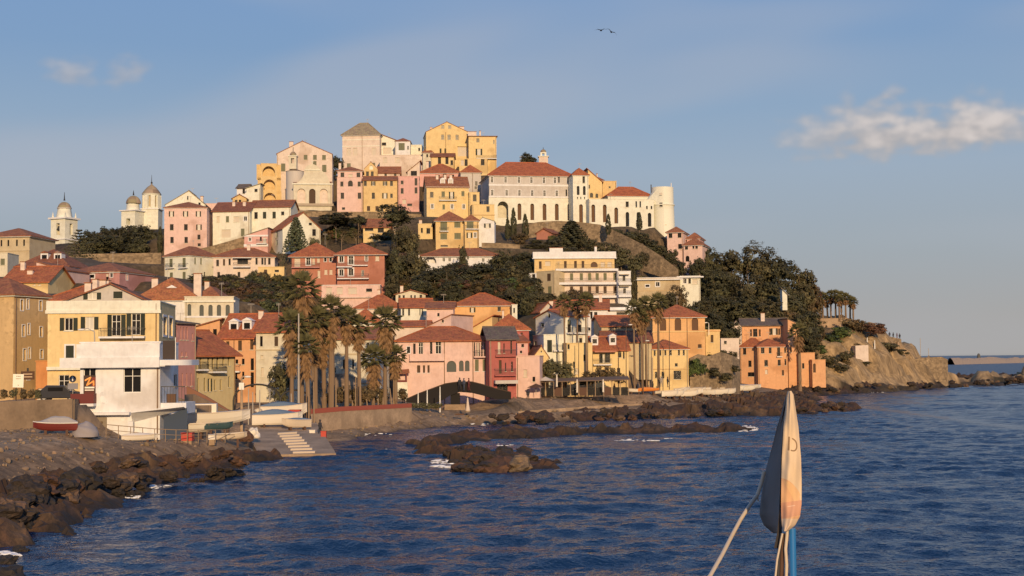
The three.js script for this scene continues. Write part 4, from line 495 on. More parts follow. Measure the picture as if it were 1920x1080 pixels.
house({ n: 'villa', l: 'pink tower villa with brown hip roof beside the round bastion', d: 373, yaw: -16, x: [1251, 1281], y: [434, 480], ry: 426, dep: 8, c: 'pink', rm: 'brown', ov: 0.5, w: [['d', 441, 6, 9, [1257, 1274]], ['d', 462, 6, 8, [1275]]] });
house({ n: 'villa', l: 'lower pink villa with two stepped roofs above the wooded headland', d: 371, yaw: -18, x: [1282, 1317], y: [458, 496], ry: 447, dep: 9, c: 'pink', rm: 'brown', ov: 0.5, w: [['d', 464, 5, 7, [1287]], ['d', 462.5, 3, 7, [1300]], ['d', 462.5, 4, 7, [1306]], ['a', 485, 7, 11, [1289]]], R: [['d', 462, 2, 7, [1326]]] });
house({ l: 'small pink rooftop storey with brown roof between the two pink villas', d: 376, yaw: -18, x: [1288, 1312], y: [446, 470], ry: 437, dep: 7, c: 'rose', rm: 'brown', w: [['d', 449, 6, 5, [1293]]] });
house({ l: 'white terrace house with flat roof peeping out behind the hotel palms', d: 286, yaw: 2, x: [1140, 1192], y: [577, 625], roof: 'flat', dep: 7, c: 'white', w: [['d', 587, 20, 6, [1166]]], sc: [[581, 0.8, 0.25, 'white']] });
// --- waterfront, middle
{
  const h = house({ n: 'waterfront_house', l: 'long pink waterfront house with arched blue grey blinds behind the dark bridge', d: 216, yaw: 4, x: [745, 917], y: [637, 757], ry: 613, inset: 5, dep: 12, c: 'pink', rm: 'red', ov: 0.45, trim: 0, gk: 'concrete', bk: 0.6, sash: 1, sill: 'white',
    w: [['f', 656, 6, 12, [766]], ['d', 655, 4.5, 22, [777]], ['d', 654, 9, 23, [789]], ['d', 653, 4.5, 23, [808.5]], ['d', 652, 11, 23, [822]], ['b', 692, 6, 14, [785]], ['b', 692, 4, 14, [795, 803.5]], ['G', 687, 18, 21, [846.5]], ['G', 686, 8.5, 20, [865]], ['G', 686, 8.5, 20, [876]], ['d', 655, 2.4, 26, [889.7]], ['O', 655, 2.4, 25, [896.5]], ['d', 655, 2.4, 26, [903.5]], ['O', 655, 2.4, 25, [910.5]], ['g', 685, 7, 22, [894, 908.5]]], b: [[768, 833, 676, 0.9, 1], [889, 921, 669.5, 0.9]], bc: 'pink', dp: [833, 886.5] });
  const p = h.uv(752, 709), g = h.g, pg = new THREE.Group(); pg.name = 'porch'; g.add(pg); pg.position.set(p[0], p[1], 0);
  mesh('porch_roof', finish(polys([[[-1.4, 0.65, 1.6], [1.3, 0.85, 1.6], [1.2, 1.4, 0.02], [-1.3, 1.2, 0.02]], [[-1.4, 0.55, 1.6], [1.3, 0.75, 1.6], [1.3, 0.85, 1.6], [-1.4, 0.65, 1.6]]])), roofing('brown'), pg);
  mesh('porch_wall', join([box(-1.05, -0.85, -0.6, 0.7, 0.9, 1.4), box(-0.85, 0.9, -0.6, -0.3, 0.9, 1.4), box(0.75, 0.9, -0.3, 0.7, 0.9, 1.4)]), M.darkRed, pg); mesh('porch_base', finish(box(-1.1, 1.0, -3.6, -0.602, 0.3, 1.45)), plaster('cream'), pg);
}
house({ n: 'waterfront_house', l: 'dark red waterfront house with slate roof and shop canopy', d: 212, yaw: 8, x: [917.5, 968], y: [634, 745], roof: 'side', ry: 613, dep: 9, c: 'red', rm: 'grey', ov: 0.5, gk: 'concrete', bk: 0.4, bc: 'red', w: [['l', 652, 5, 22, [936]], ['d', 653, 2, 18, [945]], ['d', 651, 3, 24, [958.5]], ['b', 688, 5, 25, [938]], ['d', 688, 2, 16, [948]], ['d', 687, 3, 18, [960]], ['d', 728, 20, 20, [942]]], b: [[929, 967, 668, 0.6], [927, 967, 704, 0.8]], sc: [[716, 1.8, 0.5, 'grey', 926, 968]] });
house({ l: 'plain pinkish white waterfront house beside the dark red one', d: 222, yaw: -6, x: [968, 1012], y: [668, 745], roof: 'flat', dep: 8, c: 'pink', gk: 'concrete', bk: 0.3, w: [['l', 700, 7, 14, [985]], ['d', 711, 5, 9, [1001]]] });
house({ l: 'tiny yellow gabled house over the plain pinkish front', d: 229, yaw: 8, x: [1000, 1029], y: [668, 745], roof: 'gable', ry: 648, ax: 1015, dep: 8, c: 'yellow', rm: 'brown', ov: 0.2, gk: 'concrete', w: [['d', 659, 2, 3, [1015]]] });
house({ l: 'low rosy roofed house over the lane beside the dark red house', d: 231, yaw: 10, x: [970, 990], y: [640, 700], roof: 'shedB', rise: 1.5, dep: 8, c: 'rose', rm: 'red', w: [['d', 648, 5, 6, [980]], ['d', 660, 4, 5, [977]]] });
house({ n: 'gabled_house', l: 'cream gabled house with two tall dark doors and balcony facing the beach', d: 238, yaw: 30, x: [1059, 1101], y: [592, 668], roof: 'side', ry: 581, dep: 9.5, c: 'cream', rm: 'red', ov: 0.35, w: [['d', 612, 6.5, 23, [1067.5]], ['d', 611, 7, 23, [1087]], ['d', 637, 6, 12, [1089]]], b: [[1061, 1101, 625, 0.8]], L: [['r', 592, 5, 6, [1029]], ['d', 609, 6, 7, [1017]]] });
house({ l: 'broad white house with red roof behind the cream gabled house', d: 258, yaw: -4, x: [1040, 1140], y: [579, 640], roof: 'side', ry: 563, dep: 10, c: 'white', rm: 'red', w: [['d', 591, 4, 13, [1109]], ['d', 591, 6, 12, [1117]], ['d', 617, 4, 5, [1105]], ['d', 617, 7, 5, [1118]]], ch: [[1126, 1.4, 0.4, 0.6]] });
house({ l: 'grey gabled roof end peeping over the cream gabled house', d: 266, yaw: 14, x: [1013, 1042], y: [582, 620], roof: 'gable', ry: 567, dep: 8, c: 'grey', rm: 'red', w: [], ch: [[1040, 1.3, 0.2, 0.8]] });
house({ l: 'yellow terrace house with a green shuttered door below the cream gable', d: 235, yaw: 12, x: [1020, 1062], y: [628, 742], roof: 'flat', dep: 8, c: 'cream', gk: 'concrete', bk: 1, w: [['s', 649, 9, 23, [1030.5]], ['d', 692, 3, 12, [1055]]], b: [[1036, 1057, 658, 0.8]], L: [['d', 644, 4, 8, [1004]]] });
house({ l: 'narrow yellow house stepped below the balcony of the cream gable', d: 232, yaw: 8, x: [1063, 1111], y: [644, 742], roof: 'flat', dep: 8, c: 'yellow', gk: 'concrete', bk: 1, w: [['d', 671, 6, 12, [1097]], ['d', 650, 4, 9, [1066]], ['d', 684, 3, 12, [1076]], ['l', 696, 8, 10, [1080]]] });
house({ n: 'dormer_house', l: 'yellow cafe house with awning and two white dormers in its red roof', d: 238, yaw: 4, x: [1112, 1179], y: [655, 740], roof: 'side', ry: 631, dep: 9, c: 'yellow', rm: 'red', gk: 'concrete', bk: 1, w: [['d', 672, 5, 17, [1126]], ['O', 672, 4, 17, [1132]], ['d', 671, 8, 18, [1140]], ['d', 664, 6, 12, [1162]], ['d', 666, 3, 13, [1169.5]], ['d', 700, 6, 20, [1160]], ['d', 702, 10, 18, [1130]]], sc: [[659, 1.3, 0.25, 'brick', 1113, 1154]], dm: [[1115, 639, 1.2, 1.2], [1149, 637, 1.2, 1.2]], dp: [1159], b: [[1112, 1146, 684, 0.9]] });
house({ l: 'tan house with white framed windows under a brown red roof above the cafe', d: 252, yaw: 9, x: [1128, 1196], y: [610, 665], roof: 'side', ry: 592, dep: 9, c: 'tan', rm: 'red', w: [['f', 615, 7, 10, [1155]], ['f', 614, 6, 10, [1185]], ['l', 615, 8, 11, [1170]]] });
house({ l: 'low house with dark red lean roof between the tan house and the arch lane', d: 246, x: [1130, 1222], y: [640, 680], roof: 'side', ry: 621, dep: 8, c: 'tan', rm: 'dark', w: [] });
house({ l: 'house over a stone archway with a small iron balcony beside the long yellow house', d: 247, yaw: -3, x: [1180, 1216], y: [657, 735], roof: 'side', ry: 640, dep: 9, c: 'buff', rm: 'red', gk: 'concrete', bk: 1, nc: 'stone', ad: 2.5, w: [['A', 705, 22, 46, [1204]], ['d', 662, 5, 8, [1186]], ['D', 706, 5, 30, [1186]]], b: [[1180, 1198, 669, 0.9]] });
house({ n: 'waterfront_house', l: 'long yellow waterfront house with a row of narrow windows and dark garage door', d: 250, yaw: 2, x: [1216.5, 1291], y: [652, 728], ry: 637, inset: 5, dep: 11, c: 'yellow', rm: 'red', gk: 'concrete', bk: 1, ov: 0.35, w: [['d', 661, 3.5, 12, [1220, 1227.5, 1238]], ['d', 660, 3.5, 12, [1247.5]], ['d', 660, 5, 12, [1257]], ['d', 660, 3.5, 12, [1273, 1282]], ['d', 684, 5, 6, [1268]], ['d', 703, 14, 16, [1270]], ['d', 703, 4, 12, [1230]], ['d', 703, 5, 12, [1243]]], sc: [[692, 0.08, 0.15, 'buff']] });
house({ n: 'villa', l: 'orange villa with tall arched brown windows and red hip roof', d: 263, yaw: -3, x: [1224, 1322], y: [592, 672], ry: 571, inset: 6, dep: 12, c: 'orange', rm: 'red', ov: 0.5, w: [['B', 608, 12, 24, [1243, 1271, 1303]], ['b', 649, 7, 7, [1312]], ['d', 640, 5, 7, [1243]]], dp: [1288], sc: [[622, 0.08, 0.2, 'ochre']] });
house({ l: 'small orange annex with balustrade beside the arched villa', d: 265, yaw: -3, x: [1323, 1350], y: [619, 668], roof: 'flat', dep: 7, c: 'ochre', w: [['b', 635, 5, 14, [1335]]], sc: [[620, 0.15, 0.25, 'orange']] });
house({ l: 'low peach wall house between the orange annex and the salmon villa', d: 300, x: [1352, 1386], y: [635, 680], roof: 'flat', dep: 6, c: 'peach', w: [['d', 642, 5, 6, [1360]]] });
// --- salmon villa on the point
house({ n: 'villa', l: 'upper storey block of the salmon villa with grey tiled roof', d: 331, yaw: -6, x: [1392, 1477], y: [609, 700], roof: 'side', ry: 597, dep: 10, c: 'salmon', rm: 'grey', ov: 0.5, w: [['b', 624, 3.5, 13, [1408]], ['d', 624, 7, 13, [1416]], ['b', 624, 3.5, 13, [1424.5]], ['b', 622, 3.5, 12, [1444]], ['O', 621.5, 6, 12, [1452]], ['b', 622, 3.5, 12, [1461]]], ch: [[1432, 1.8, 0.3, 0.9]] });
house({ l: 'peach porch turret with two dark openings adjoining the salmon villa', d: 330, yaw: -6, x: [1371, 1391], y: [611, 700], roof: 'gable', ry: 601, dep: 7, c: 'peach', rm: 'grey', ov: 0.1, w: [['d', 624, 4, 14, [1377]], ['d', 624, 6, 14, [1385.5]]] });
house({ n: 'villa', l: 'lower salmon block with hipped red roof and dark red cellar door on the quay', d: 325, yaw: -24, x: [1388, 1420], y: [649, 707], ry: 634, dep: 12, c: 'salmon', rm: 'red', ov: 0.4, gk: 'concrete', bk: 0.4, w: [['d', 659, 6, 12, [1396]], ['d', 682, 6, 12, [1406]], ['d', 702, 12, 8, [1408]]] });
house({ n: 'villa', l: 'salmon quay front with six dark windows below the grey tiled roof', d: 322, yaw: 3, x: [1421, 1477], y: [648, 707], ry: 635, dep: 9, c: 'salmon', rm: 'red', ov: 0.35, gk: 'concrete', bk: 0.4, w: [['d', 657, 6.5, 11, [1430]], ['d', 657, 5, 11, [1444]], ['d', 659, 5.5, 17, [1460]], ['d', 655, 3, 13, [1472]], ['d', 681, 6.5, 12, [1436.5]], ['d', 680, 5.5, 11, [1461]], ['d', 679, 3, 11, [1472.5]], ['l', 697, 5, 8, [1437]], ['b', 699, 4, 10, [1468]]], b: [[1456, 1466, 669, 0.6]] });
house({ n: 'tower_house', l: 'narrow tall salmon tower behind the palm of the salmon villa', d: 326, yaw: 4, x: [1478, 1499], y: [607, 707], roof: 'shedL', rise: 1.2, dep: 8, c: 'salmon', rm: 'grey', ov: 0.2, gk: 'concrete', bk: 0.4, w: [['d', 654, 3, 14, [1483]], ['d', 620, 3, 10, [1484]]] });
house({ l: 'low flat salmon annex beside the stout palm', d: 324, yaw: 3, x: [1500, 1528], y: [662, 704], roof: 'flat', dep: 7, c: 'salmon', gk: 'concrete', bk: 0.4, w: [['d', 686, 4, 10, [1506]]] });
house({ l: 'lowest salmon garden block with arched doorway at the end of the quay', d: 322, yaw: 3, x: [1523, 1548], y: [675, 702], roof: 'flat', dep: 5, c: 'salmon', gk: 'concrete', bk: 0.4, w: [['D', 690, 5, 17, [1527]]] });

// ------------------------------------------------------------------ church towers
{
  const g = thing('bell_tower', 'cream bell tower with grey dome standing beside the dark evergreens', 'bell tower'), d = 400, m = d / FOCAL, c = at(120, 482, d); g.position.copy(c); g.position.y -= 2; g.rotation.y = -0.42;
  const Y = py => heightAt(120, py, d) - g.position.y, r = 17 * m;
  const four = (y0, y1, R, open) => { const a = []; if (!open) a.push(box(-R, R, y0, y1, -R, R)); else { const w = open, k = 0.35; for (const s of [-1, 1]) for (const t of [-1, 1]) a.push(box(s < 0 ? -R : w, s < 0 ? -w : R, y0, y1, t < 0 ? -R : w, t < 0 ? -w : R)); for (let i = 0; i < 4; i++) { const q = box(-w, w, y1 - (y1 - y0) * 0.22, y1, R - k, R), q2 = box(-w, w, y0, y0 + (y1 - y0) * 0.2, R - k, R); a.push(q.rotateY(i * Math.PI / 2), q2.rotateY(i * Math.PI / 2)); } } return a; };
  mesh('shaft', join(four(0, Y(451), r)), plaster('cream'), g);
  mesh('lower_cornice', join(four(Y(451) + 0.003, Y(449), r * 1.1)), plaster('white'), g);
  mesh('belfry', join(four(Y(449) + 0.003, Y(412), r, r * 0.24)), plaster('cream'), g);
  mesh('belfry_core', finish(box(-r * 0.6, r * 0.6, Y(449) + 0.01, Y(413), -r * 0.6, r * 0.6)), plaster('tan'), g);
  mesh('bell', new THREE.LatheGeometry([[0, 1.1], [0.35, 1.05], [0.5, 0.5], [0.75, 0]].map(p => new THREE.Vector2(...p)), 16).translate(0, Y(432), r * 0.78), M.iron, g);
  mesh('upper_cornice', join(four(Y(412) + 0.003, Y(409), r * 1.22)), plaster('white'), g);
  mesh('drum', new THREE.CylinderGeometry(r * 0.72, r * 0.9, Y(392) - Y(409), 8).translate(0, (Y(392) + Y(409)) / 2 + 0.003, 0).toNonIndexed(), plaster('cream'), g);
  for (let i = 0; i < 4; i++) mesh('pinnacle', finish(new THREE.ConeGeometry(0.35, 1.8, 6).rotateY(0.3).translate(r * 0.85 * (i % 2 ? 1 : -1), Y(409) + 0.92, r * 0.85 * (i < 2 ? 1 : -1))), plaster('cream'), g);
  mesh('dome_rim', new THREE.CylinderGeometry(r * 0.8, r * 0.76, 0.35, 16).translate(0, Y(392) + 0.18, 0), plaster('grey'), g);
  mesh('dome', new THREE.SphereGeometry(r * 0.73, 20, 10, 0, 6.2832, 0, Math.PI / 2).scale(1, 1.05, 1).translate(0, Y(391.5), 0), roofing('slate'), g);
  mesh('finial', finish(tube([V(0, Y(376), 0), V(0, Y(372), 0), V(0, Y(360), 0)], [0.3, 0.16, 0.04], 6)), M.iron, g);
  for (const q of [[-3, -3], [3, -3], [3, 3], [-3, 3]]) groundPoint(V(c.x + q[0], c.y, c.z + q[1]));
}
{
  const g = thing('domed_turret', 'cream church turret with low grey dome behind the evergreens', 'church turret'), d = 424, m = d / FOCAL, c = at(249, 432, d); g.position.copy(c); g.position.y -= 6; g.rotation.y = -0.35;
  const Y = py => heightAt(249, py, d) - g.position.y, r = 15 * m;
  mesh('body', join([box(-r, -r * 0.3, 0, Y(397), -r, r), box(r * 0.3, r, 0, Y(397), -r, r), box(-r * 0.3, r * 0.3, 0, Y(423), -r, r), box(-r * 0.3, r * 0.3, Y(411), Y(397), -r, r)]), plaster('cream'), g);
  mesh('inner_wall', finish(box(-r * 0.3, r * 0.3, Y(423), Y(411), -r * 0.5, -r * 0.4)), plaster('tan'), g);
  mesh('cornice', finish(box(-r * 1.2, r * 1.2, Y(397) + 0.003, Y(395), -r * 1.2, r * 1.2)), plaster('white'), g);
  mesh('drum', new THREE.CylinderGeometry(r * 0.78, r * 0.85, Y(382) - Y(395), 8).translate(0, (Y(382) + Y(395)) / 2, 0).toNonIndexed(), plaster('cream'), g);
  mesh('dome', new THREE.SphereGeometry(r * 0.92, 20, 10, 0, 6.2832, 0, Math.PI / 2).scale(1, 1.1, 1).translate(0.2, Y(382), 0), roofing('slate'), g);
  mesh('finial', finish(tube([V(0.2, Y(366), 0), V(0.2, Y(357), 0)], [0.28, 0.05], 6)), M.iron, g);
  groundPoint(c);
}
{
  const g = thing('lantern_tower', 'cream octagonal church tower with pointed grey roof and tall iron finial', 'church tower'), d = 428, m = d / FOCAL, c = at(284, 432, d); g.position.copy(c); g.position.y -= 6;
  const Y = py => heightAt(284, py, d) - g.position.y, r = 16.5 * m;
  mesh('body', finish(box(-r * 0.9, r * 1.0, 0, Y(394), -r, r)), plaster('cream'), g);
  mesh('lower_cornice', finish(box(-r * 1.02, r * 1.12, Y(394) + 0.003, Y(392.5), -r * 1.1, r * 1.1)), plaster('white'), g);
  const posts = []; for (let i = 0; i < 8; i++) { const t = (i + 0.5) / 8 * 2 * Math.PI; posts.push(box(-0.62, 0.62, Y(392.5), Y(367), -0.35, 0.35).rotateY(t).translate(Math.sin(t) * r * 0.92, 0, Math.cos(t) * r * 0.92)); }
  mesh('belfry', join(posts), plaster('cream'), g);
  mesh('belfry_core', new THREE.CylinderGeometry(r * 0.72, r * 0.72, Y(367) - Y(392), 8).translate(0, (Y(367) + Y(392)) / 2, 0).toNonIndexed(), plaster('tan'), g);
  mesh('belfry_base', new THREE.CylinderGeometry(r * 1.0, r * 1.0, Y(389) - Y(392.5), 8).rotateY(Math.PI / 8).translate(0, (Y(389) + Y(392.5)) / 2 + 0.004, 0).toNonIndexed(), plaster('cream'), g);
  mesh('upper_cornice', new THREE.CylinderGeometry(r * 1.12, r * 1.0, Y(364) - Y(368), 8).rotateY(Math.PI / 8).translate(0, (Y(364) + Y(368)) / 2, 0).toNonIndexed(), plaster('cream'), g);
  mesh('roof', new THREE.LatheGeometry([[r * 1.1, 0], [r * 0.85, 1.0], [r * 0.5, 2.1], [0.25, 2.9], [0.2, 3.6]].map(p => new THREE.Vector2(...p)), 8).rotateY(Math.PI / 8).translate(0, Y(364), 0).toNonIndexed(), roofing('slate'), g);
  mesh('finial', finish(tube([V(0, Y(349), 0), V(0, Y(342), 0), V(0, Y(341), 0), V(0, Y(328), 0)], [0.12, 0.3, 0.12, 0.04], 6)), M.iron, g);
  groundPoint(c);
}
{
  const g = thing('bell_cote', 'small cream bell cote with cupola on the convent roof line', 'bell cote'), d = 398, c = at(1019, 318, d); g.position.copy(c); const Y = py => heightAt(1019, py, d) - c.y, r = 8.5 * d / FOCAL;
  mesh('base', finish(box(-r, r, -6, Y(295), -r, r)), plaster('peach'), g); mesh('cornice', finish(box(-r * 1.2, r * 1.2, Y(295) + 0.003, Y(293.5), -r * 1.2, r * 1.2)), plaster('cream'), g);
  mesh('lantern', join([box(-0.85, -0.35, Y(293.5), Y(286), -0.8, 0.8), box(0.35, 0.85, Y(293.5), Y(286), -0.8, 0.8), box(-0.35, 0.35, Y(288), Y(286), -0.8, 0.8)]), plaster('cream'), g);
  mesh('cupola', new THREE.SphereGeometry(0.85, 14, 7, 0, 6.3, 0, 1.57).scale(1, 1.1, 1).translate(0, Y(286), 0), roofing('slate'), g); mesh('finial', finish(tube([V(0, Y(281.5), 0), V(0, Y(276), 0)], [0.14, 0.04], 5)), M.iron, g);
}

// ------------------------------------------------------------------ walls that hold the hill
groundWall('garden_wall', 'long brown garden wall below the dark evergreens', [[120, 480, 500, 340], [165, 476, 500, 338], [235, 475, 500, 336], [302, 474, 500, 334]], 0.8, M.masonry);
groundWall('ramp_wall', 'sloping grey ramp wall between tall pink and small pink house', [[352, 470, 482, 336], [390, 463, 480, 336], [430, 452, 478, 337], [466, 441, 474, 338]], 0.6, M.masonry);
groundWall('church_terrace_wall', 'stone terrace wall under the church and the pink tenements', [[545, 392, 410, 386], [585, 396, 413, 386], [640, 397, 416, 385], [700, 397, 420, 385], [790, 402, 428, 383]], 0.8, M.masonry);
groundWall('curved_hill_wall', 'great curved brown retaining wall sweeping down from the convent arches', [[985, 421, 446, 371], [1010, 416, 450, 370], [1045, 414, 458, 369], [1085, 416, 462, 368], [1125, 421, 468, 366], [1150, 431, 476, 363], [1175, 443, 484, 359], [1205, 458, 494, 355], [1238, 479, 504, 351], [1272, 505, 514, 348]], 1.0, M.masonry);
groundWall('terrace_wall', 'pale stone terrace wall beside the little white house', [[903, 455, 466, 330], [940, 456, 466, 330], [975, 459, 468, 331]], 0.6, M.masonry);
groundWall('headland_wall', 'pale wall under the palms on the headland terrace', [[1500, 598, 606, 384], [1545, 597, 618, 382], [1590, 596, 612, 382]], 0.8, M.paleConcrete);

// ------------------------------------------------------------------ ground
const K = (px, py, d, kind = 'earth') => groundPoint(at(px, py, d), kind);
// quay and streets of the left waterfront
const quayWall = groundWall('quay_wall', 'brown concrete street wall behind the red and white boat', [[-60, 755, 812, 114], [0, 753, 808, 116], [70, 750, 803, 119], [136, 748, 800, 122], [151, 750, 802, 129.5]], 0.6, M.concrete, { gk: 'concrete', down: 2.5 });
for (const [x, y, d] of [[200, 826, 122], [260, 828, 121], [330, 824, 125], [400, 824, 130], [450, 822, 137], [110, 812, 114], [0, 832, 106], [60, 826, 109], [150, 822, 116], [-60, 840, 100], [172, 815, 121], [186, 820, 124], [158, 812, 124], [150, 808, 126.5], [172, 812, 127]]) K(x, y, d, 'concrete');
for (const [x, y, d] of [[300, 838, 116], [400, 842, 122], [460, 838, 131], [200, 842, 112], [100, 852, 104], [0, 868, 95], [-60, 880, 88]]) K(x, y, d, 'rubble');
for (const [x, y, d] of [[20, 752, 135], [100, 750, 140], [200, 752, 160], [330, 760, 175], [60, 752, 175]]) K(x, y, d, 'concrete');
groundWall('stair_wall', 'red brown sloping stair wall beside the laundry balcony house', [[350, 724, 775, 160], [385, 742, 780, 162], [428, 768, 786, 165]], 0.4, solid('stairwall', 0.3, 0.14, 0.08, 0.9), { gk: 'concrete', behind: 0 });
groundWall('forecourt_wall', 'tan concrete wall behind the boats of the white house', [[346, 740, 800, 150], [362, 739, 797, 153], [392, 753, 795, 156], [440, 778, 796, 160]], 0.5, M.concrete, { gk: 'concrete', behind: 0 });
// beach, promenade
groundWall('sea_wall', 'tan concrete sea wall under the tall palms', [[583, 776, 810, 165], [640, 771, 806, 171], [700, 768, 801, 178], [772, 764, 794, 188]], 0.5, M.paleConcrete, { gk: 'sand', gb: 'concrete' });
{ const a = []; const P = [[583, 776, 165], [640, 771, 171], [700, 768, 178], [772, 764, 188]].map(([x, y, d]) => at(x, y, d)); for (let i = 0; i < 3; i++) { const p = P[i], q = P[i + 1], h = 0.55; a.push([[p.x, p.y + 0.004, p.z + 0.1], [q.x, q.y + 0.004, q.z + 0.1], [q.x, q.y + h, q.z + 0.1], [p.x, p.y + h, p.z + 0.1]], [[p.x, p.y + h, p.z + 0.1], [q.x, q.y + h, q.z + 0.1], [q.x, q.y + h, q.z - 0.4], [p.x, p.y + h, p.z - 0.4]]); } tag(mesh('red_kerb', finish(polys(a)), solid('redkerb', 0.36, 0.09, 0.055, 0.85)), 'red painted kerb on top of the sea wall', 'kerb'); }
for (const [x, y, d] of [[650, 813, 165], [720, 806, 173], [800, 797, 183], [860, 789, 192], [800, 782, 192], [880, 777, 200], [930, 772, 205], [850, 768, 206], [900, 763, 212]]) K(x, y, d, 'sand');
for (const [x, y, d] of [[980, 768, 205], [1020, 750, 218], [1050, 757, 213], [1100, 748, 222], [1180, 739, 236], [1260, 733, 243], [1260, 743, 230], [1200, 752, 224], [1330, 729, 268], [1420, 715, 300], [1480, 711, 314], [1550, 706, 326], [1470, 722, 306], [1380, 730, 268], [1540, 716, 322]]) K(x, y, d, 'concrete');
groundWall('promenade_kerb', 'low concrete edge of the sloping promenade above the rocks', [[972, 771, 777, 202], [1060, 765, 771, 209], [1140, 759, 764, 218], [1205, 756, 760, 225]], 0.4, M.paleConcrete, { gk: 'concrete' });
for (const [x, y, d] of [[1300, 724, 252], [1325, 723, 254], [1310, 728, 248], [1345, 727, 256], [1372, 724, 262], [1400, 718, 292], [1440, 714, 310]]) K(x, y, d, 'concrete');
for (const [x, y, d] of [[958, 752, 206], [976, 752, 207], [945, 758, 204]]) K(x, y, d, 'earth');
groundWall('rock_bank', 'tan rock bank between the long yellow house and the salmon villa', [[1293, 672, 725, 256], [1310, 664, 724, 257], [1330, 668, 723, 259], [1352, 660, 722, 262], [1372, 666, 721, 266], [1387, 674, 719, 273]], 1.2, M.masonry, { gk: 'concrete', gb: 'wood' });
// rocky headland
for (const [x, y, d] of [[1560, 604, 390], [1620, 620, 388], [1660, 628, 390], [1690, 637, 396], [1706, 658, 398], [1640, 640, 378], [1600, 642, 368], [1570, 650, 360], [1675, 643, 388], [1700, 672, 392], [1712, 674, 394]]) K(x, y, d, 'stone');
for (const [x, y, d] of [[1560, 704, 344], [1600, 704, 351], [1650, 705, 363], [1700, 706, 380], [1735, 706, 391], [1600, 672, 360], [1650, 672, 371], [1690, 684, 385], [1560, 680, 351]]) K(x, y, d, 'stone');
for (const [x, y, d] of [[1500, 606, 386], [1450, 560, 385], [1400, 520, 385], [1350, 500, 382], [1300, 505, 368], [1330, 560, 345], [1400, 590, 348], [1450, 605, 352], [1500, 640, 352], [1350, 630, 322], [1375, 640, 330], [1300, 600, 305], [1260, 560, 318]]) K(x, y, d, 'wood');
// green slopes of the middle
for (const [x, y, d] of [[760, 500, 318], [780, 540, 295], [850, 540, 295], [930, 540, 300], [980, 500, 322], [980, 560, 286], [900, 520, 305], [960, 470, 334], [740, 450, 345], [650, 440, 352], [620, 430, 360], [1000, 590, 262], [1060, 470, 345], [1150, 490, 345], [1200, 520, 340], [450, 560, 270], [500, 540, 290], [400, 545, 285], [480, 590, 235], [540, 600, 230], [560, 575, 270]]) K(x, y, d, 'wood');
for (const [x, y, d] of [[860, 640, 225], [640, 700, 200], [600, 760, 182], [680, 757, 190], [730, 755, 200], [500, 772, 175], [560, 768, 178]]) K(x, y, d, 'concrete');
for (const [x, y, d] of [[290, 440, 382], [290, 446, 410], [250, 446, 395], [330, 430, 405], [200, 452, 395], [160, 462, 390]]) K(x, y, d, 'wood');
for (const [x, y, d] of [[1800, 712, 415], [1860, 709, 428], [1925, 707, 440], [1775, 708, 392], [1750, 706, 380]]) K(x, y, d, 'stone');
for (const [x, z, y] of [[-190, -430, 34], [-190, -300, 22], [-170, -180, 8], [-100, -480, 40], [0, -490, 55], [60, -490, 26], [95, -440, 14], [85, -420, 18], [-160, -120, 6]]) ctrl.push([x, z, y, 'wood', 1]);

for (const [px, py, d] of [[470, 812, 150], [560, 806, 156], [520, 830, 146], [500, 850, 140], [600, 840, 142], [600, 812, 156]]) { const p = at(px, py, d); ctrl.push([p.x, p.z, p.y - 1.2, 'concrete', 1]); }
const coast = [[0, 968], [60, 946], [100, 934], [200, 912], [310, 890], [420, 872], [476, 864], [490, 848], [628, 846], [638, 830], [700, 813], [780, 805], [880, 796], [960, 794], [1050, 790], [1150, 785], [1205, 781], [1260, 779], [1340, 775], [1420, 767], [1480, 756], [1510, 747], [1540, 740], [1600, 737], [1700, 731], [1780, 725], [1850, 719], [1930, 717]].map(([x, y]) => { const p = onSea(x, y); return [p.x, p.z]; });
const land = [[-260, -20], [-60, -30], [-40, -52], ...coast, [190, -452], [205, -462], [165, -462], [150, -434], [138, -412], [126, -520], [60, -700], [-260, -700]];
function inland(x, z) { let c = false; for (let i = 0, j = land.length - 1; i < land.length; j = i++) { const [xi, zi] = land[i], [xj, zj] = land[j]; if ((zi > z) !== (zj > z) && x < (xj - xi) * (z - zi) / (zj - zi) + xi) c = !c; } return c; }
const segDist = (x, z, a, b) => { const dx = b[0] - a[0], dz = b[1] - a[1], t = clamp(((x - a[0]) * dx + (z - a[1]) * dz) / (dx * dx + dz * dz || 1), 0, 1); return [Math.hypot(x - a[0] - dx * t, z - a[1] - dz * t), t]; };
function shoreDist(x, z) { let m = 1e9; for (let i = 0; i + 1 < land.length; i++) { const q = segDist(x, z, land[i], land[i + 1])[0]; if (q < m) m = q; } return inland(x, z) ? m : -m; }
const TONE = { earth: [0.17, 0.125, 0.075], wood: [0.07, 0.06, 0.03], concrete: [0.47, 0.325, 0.20], sand: [0.47, 0.325, 0.20], stone: [0.56, 0.395, 0.21], rubble: [0.37, 0.235, 0.13] };
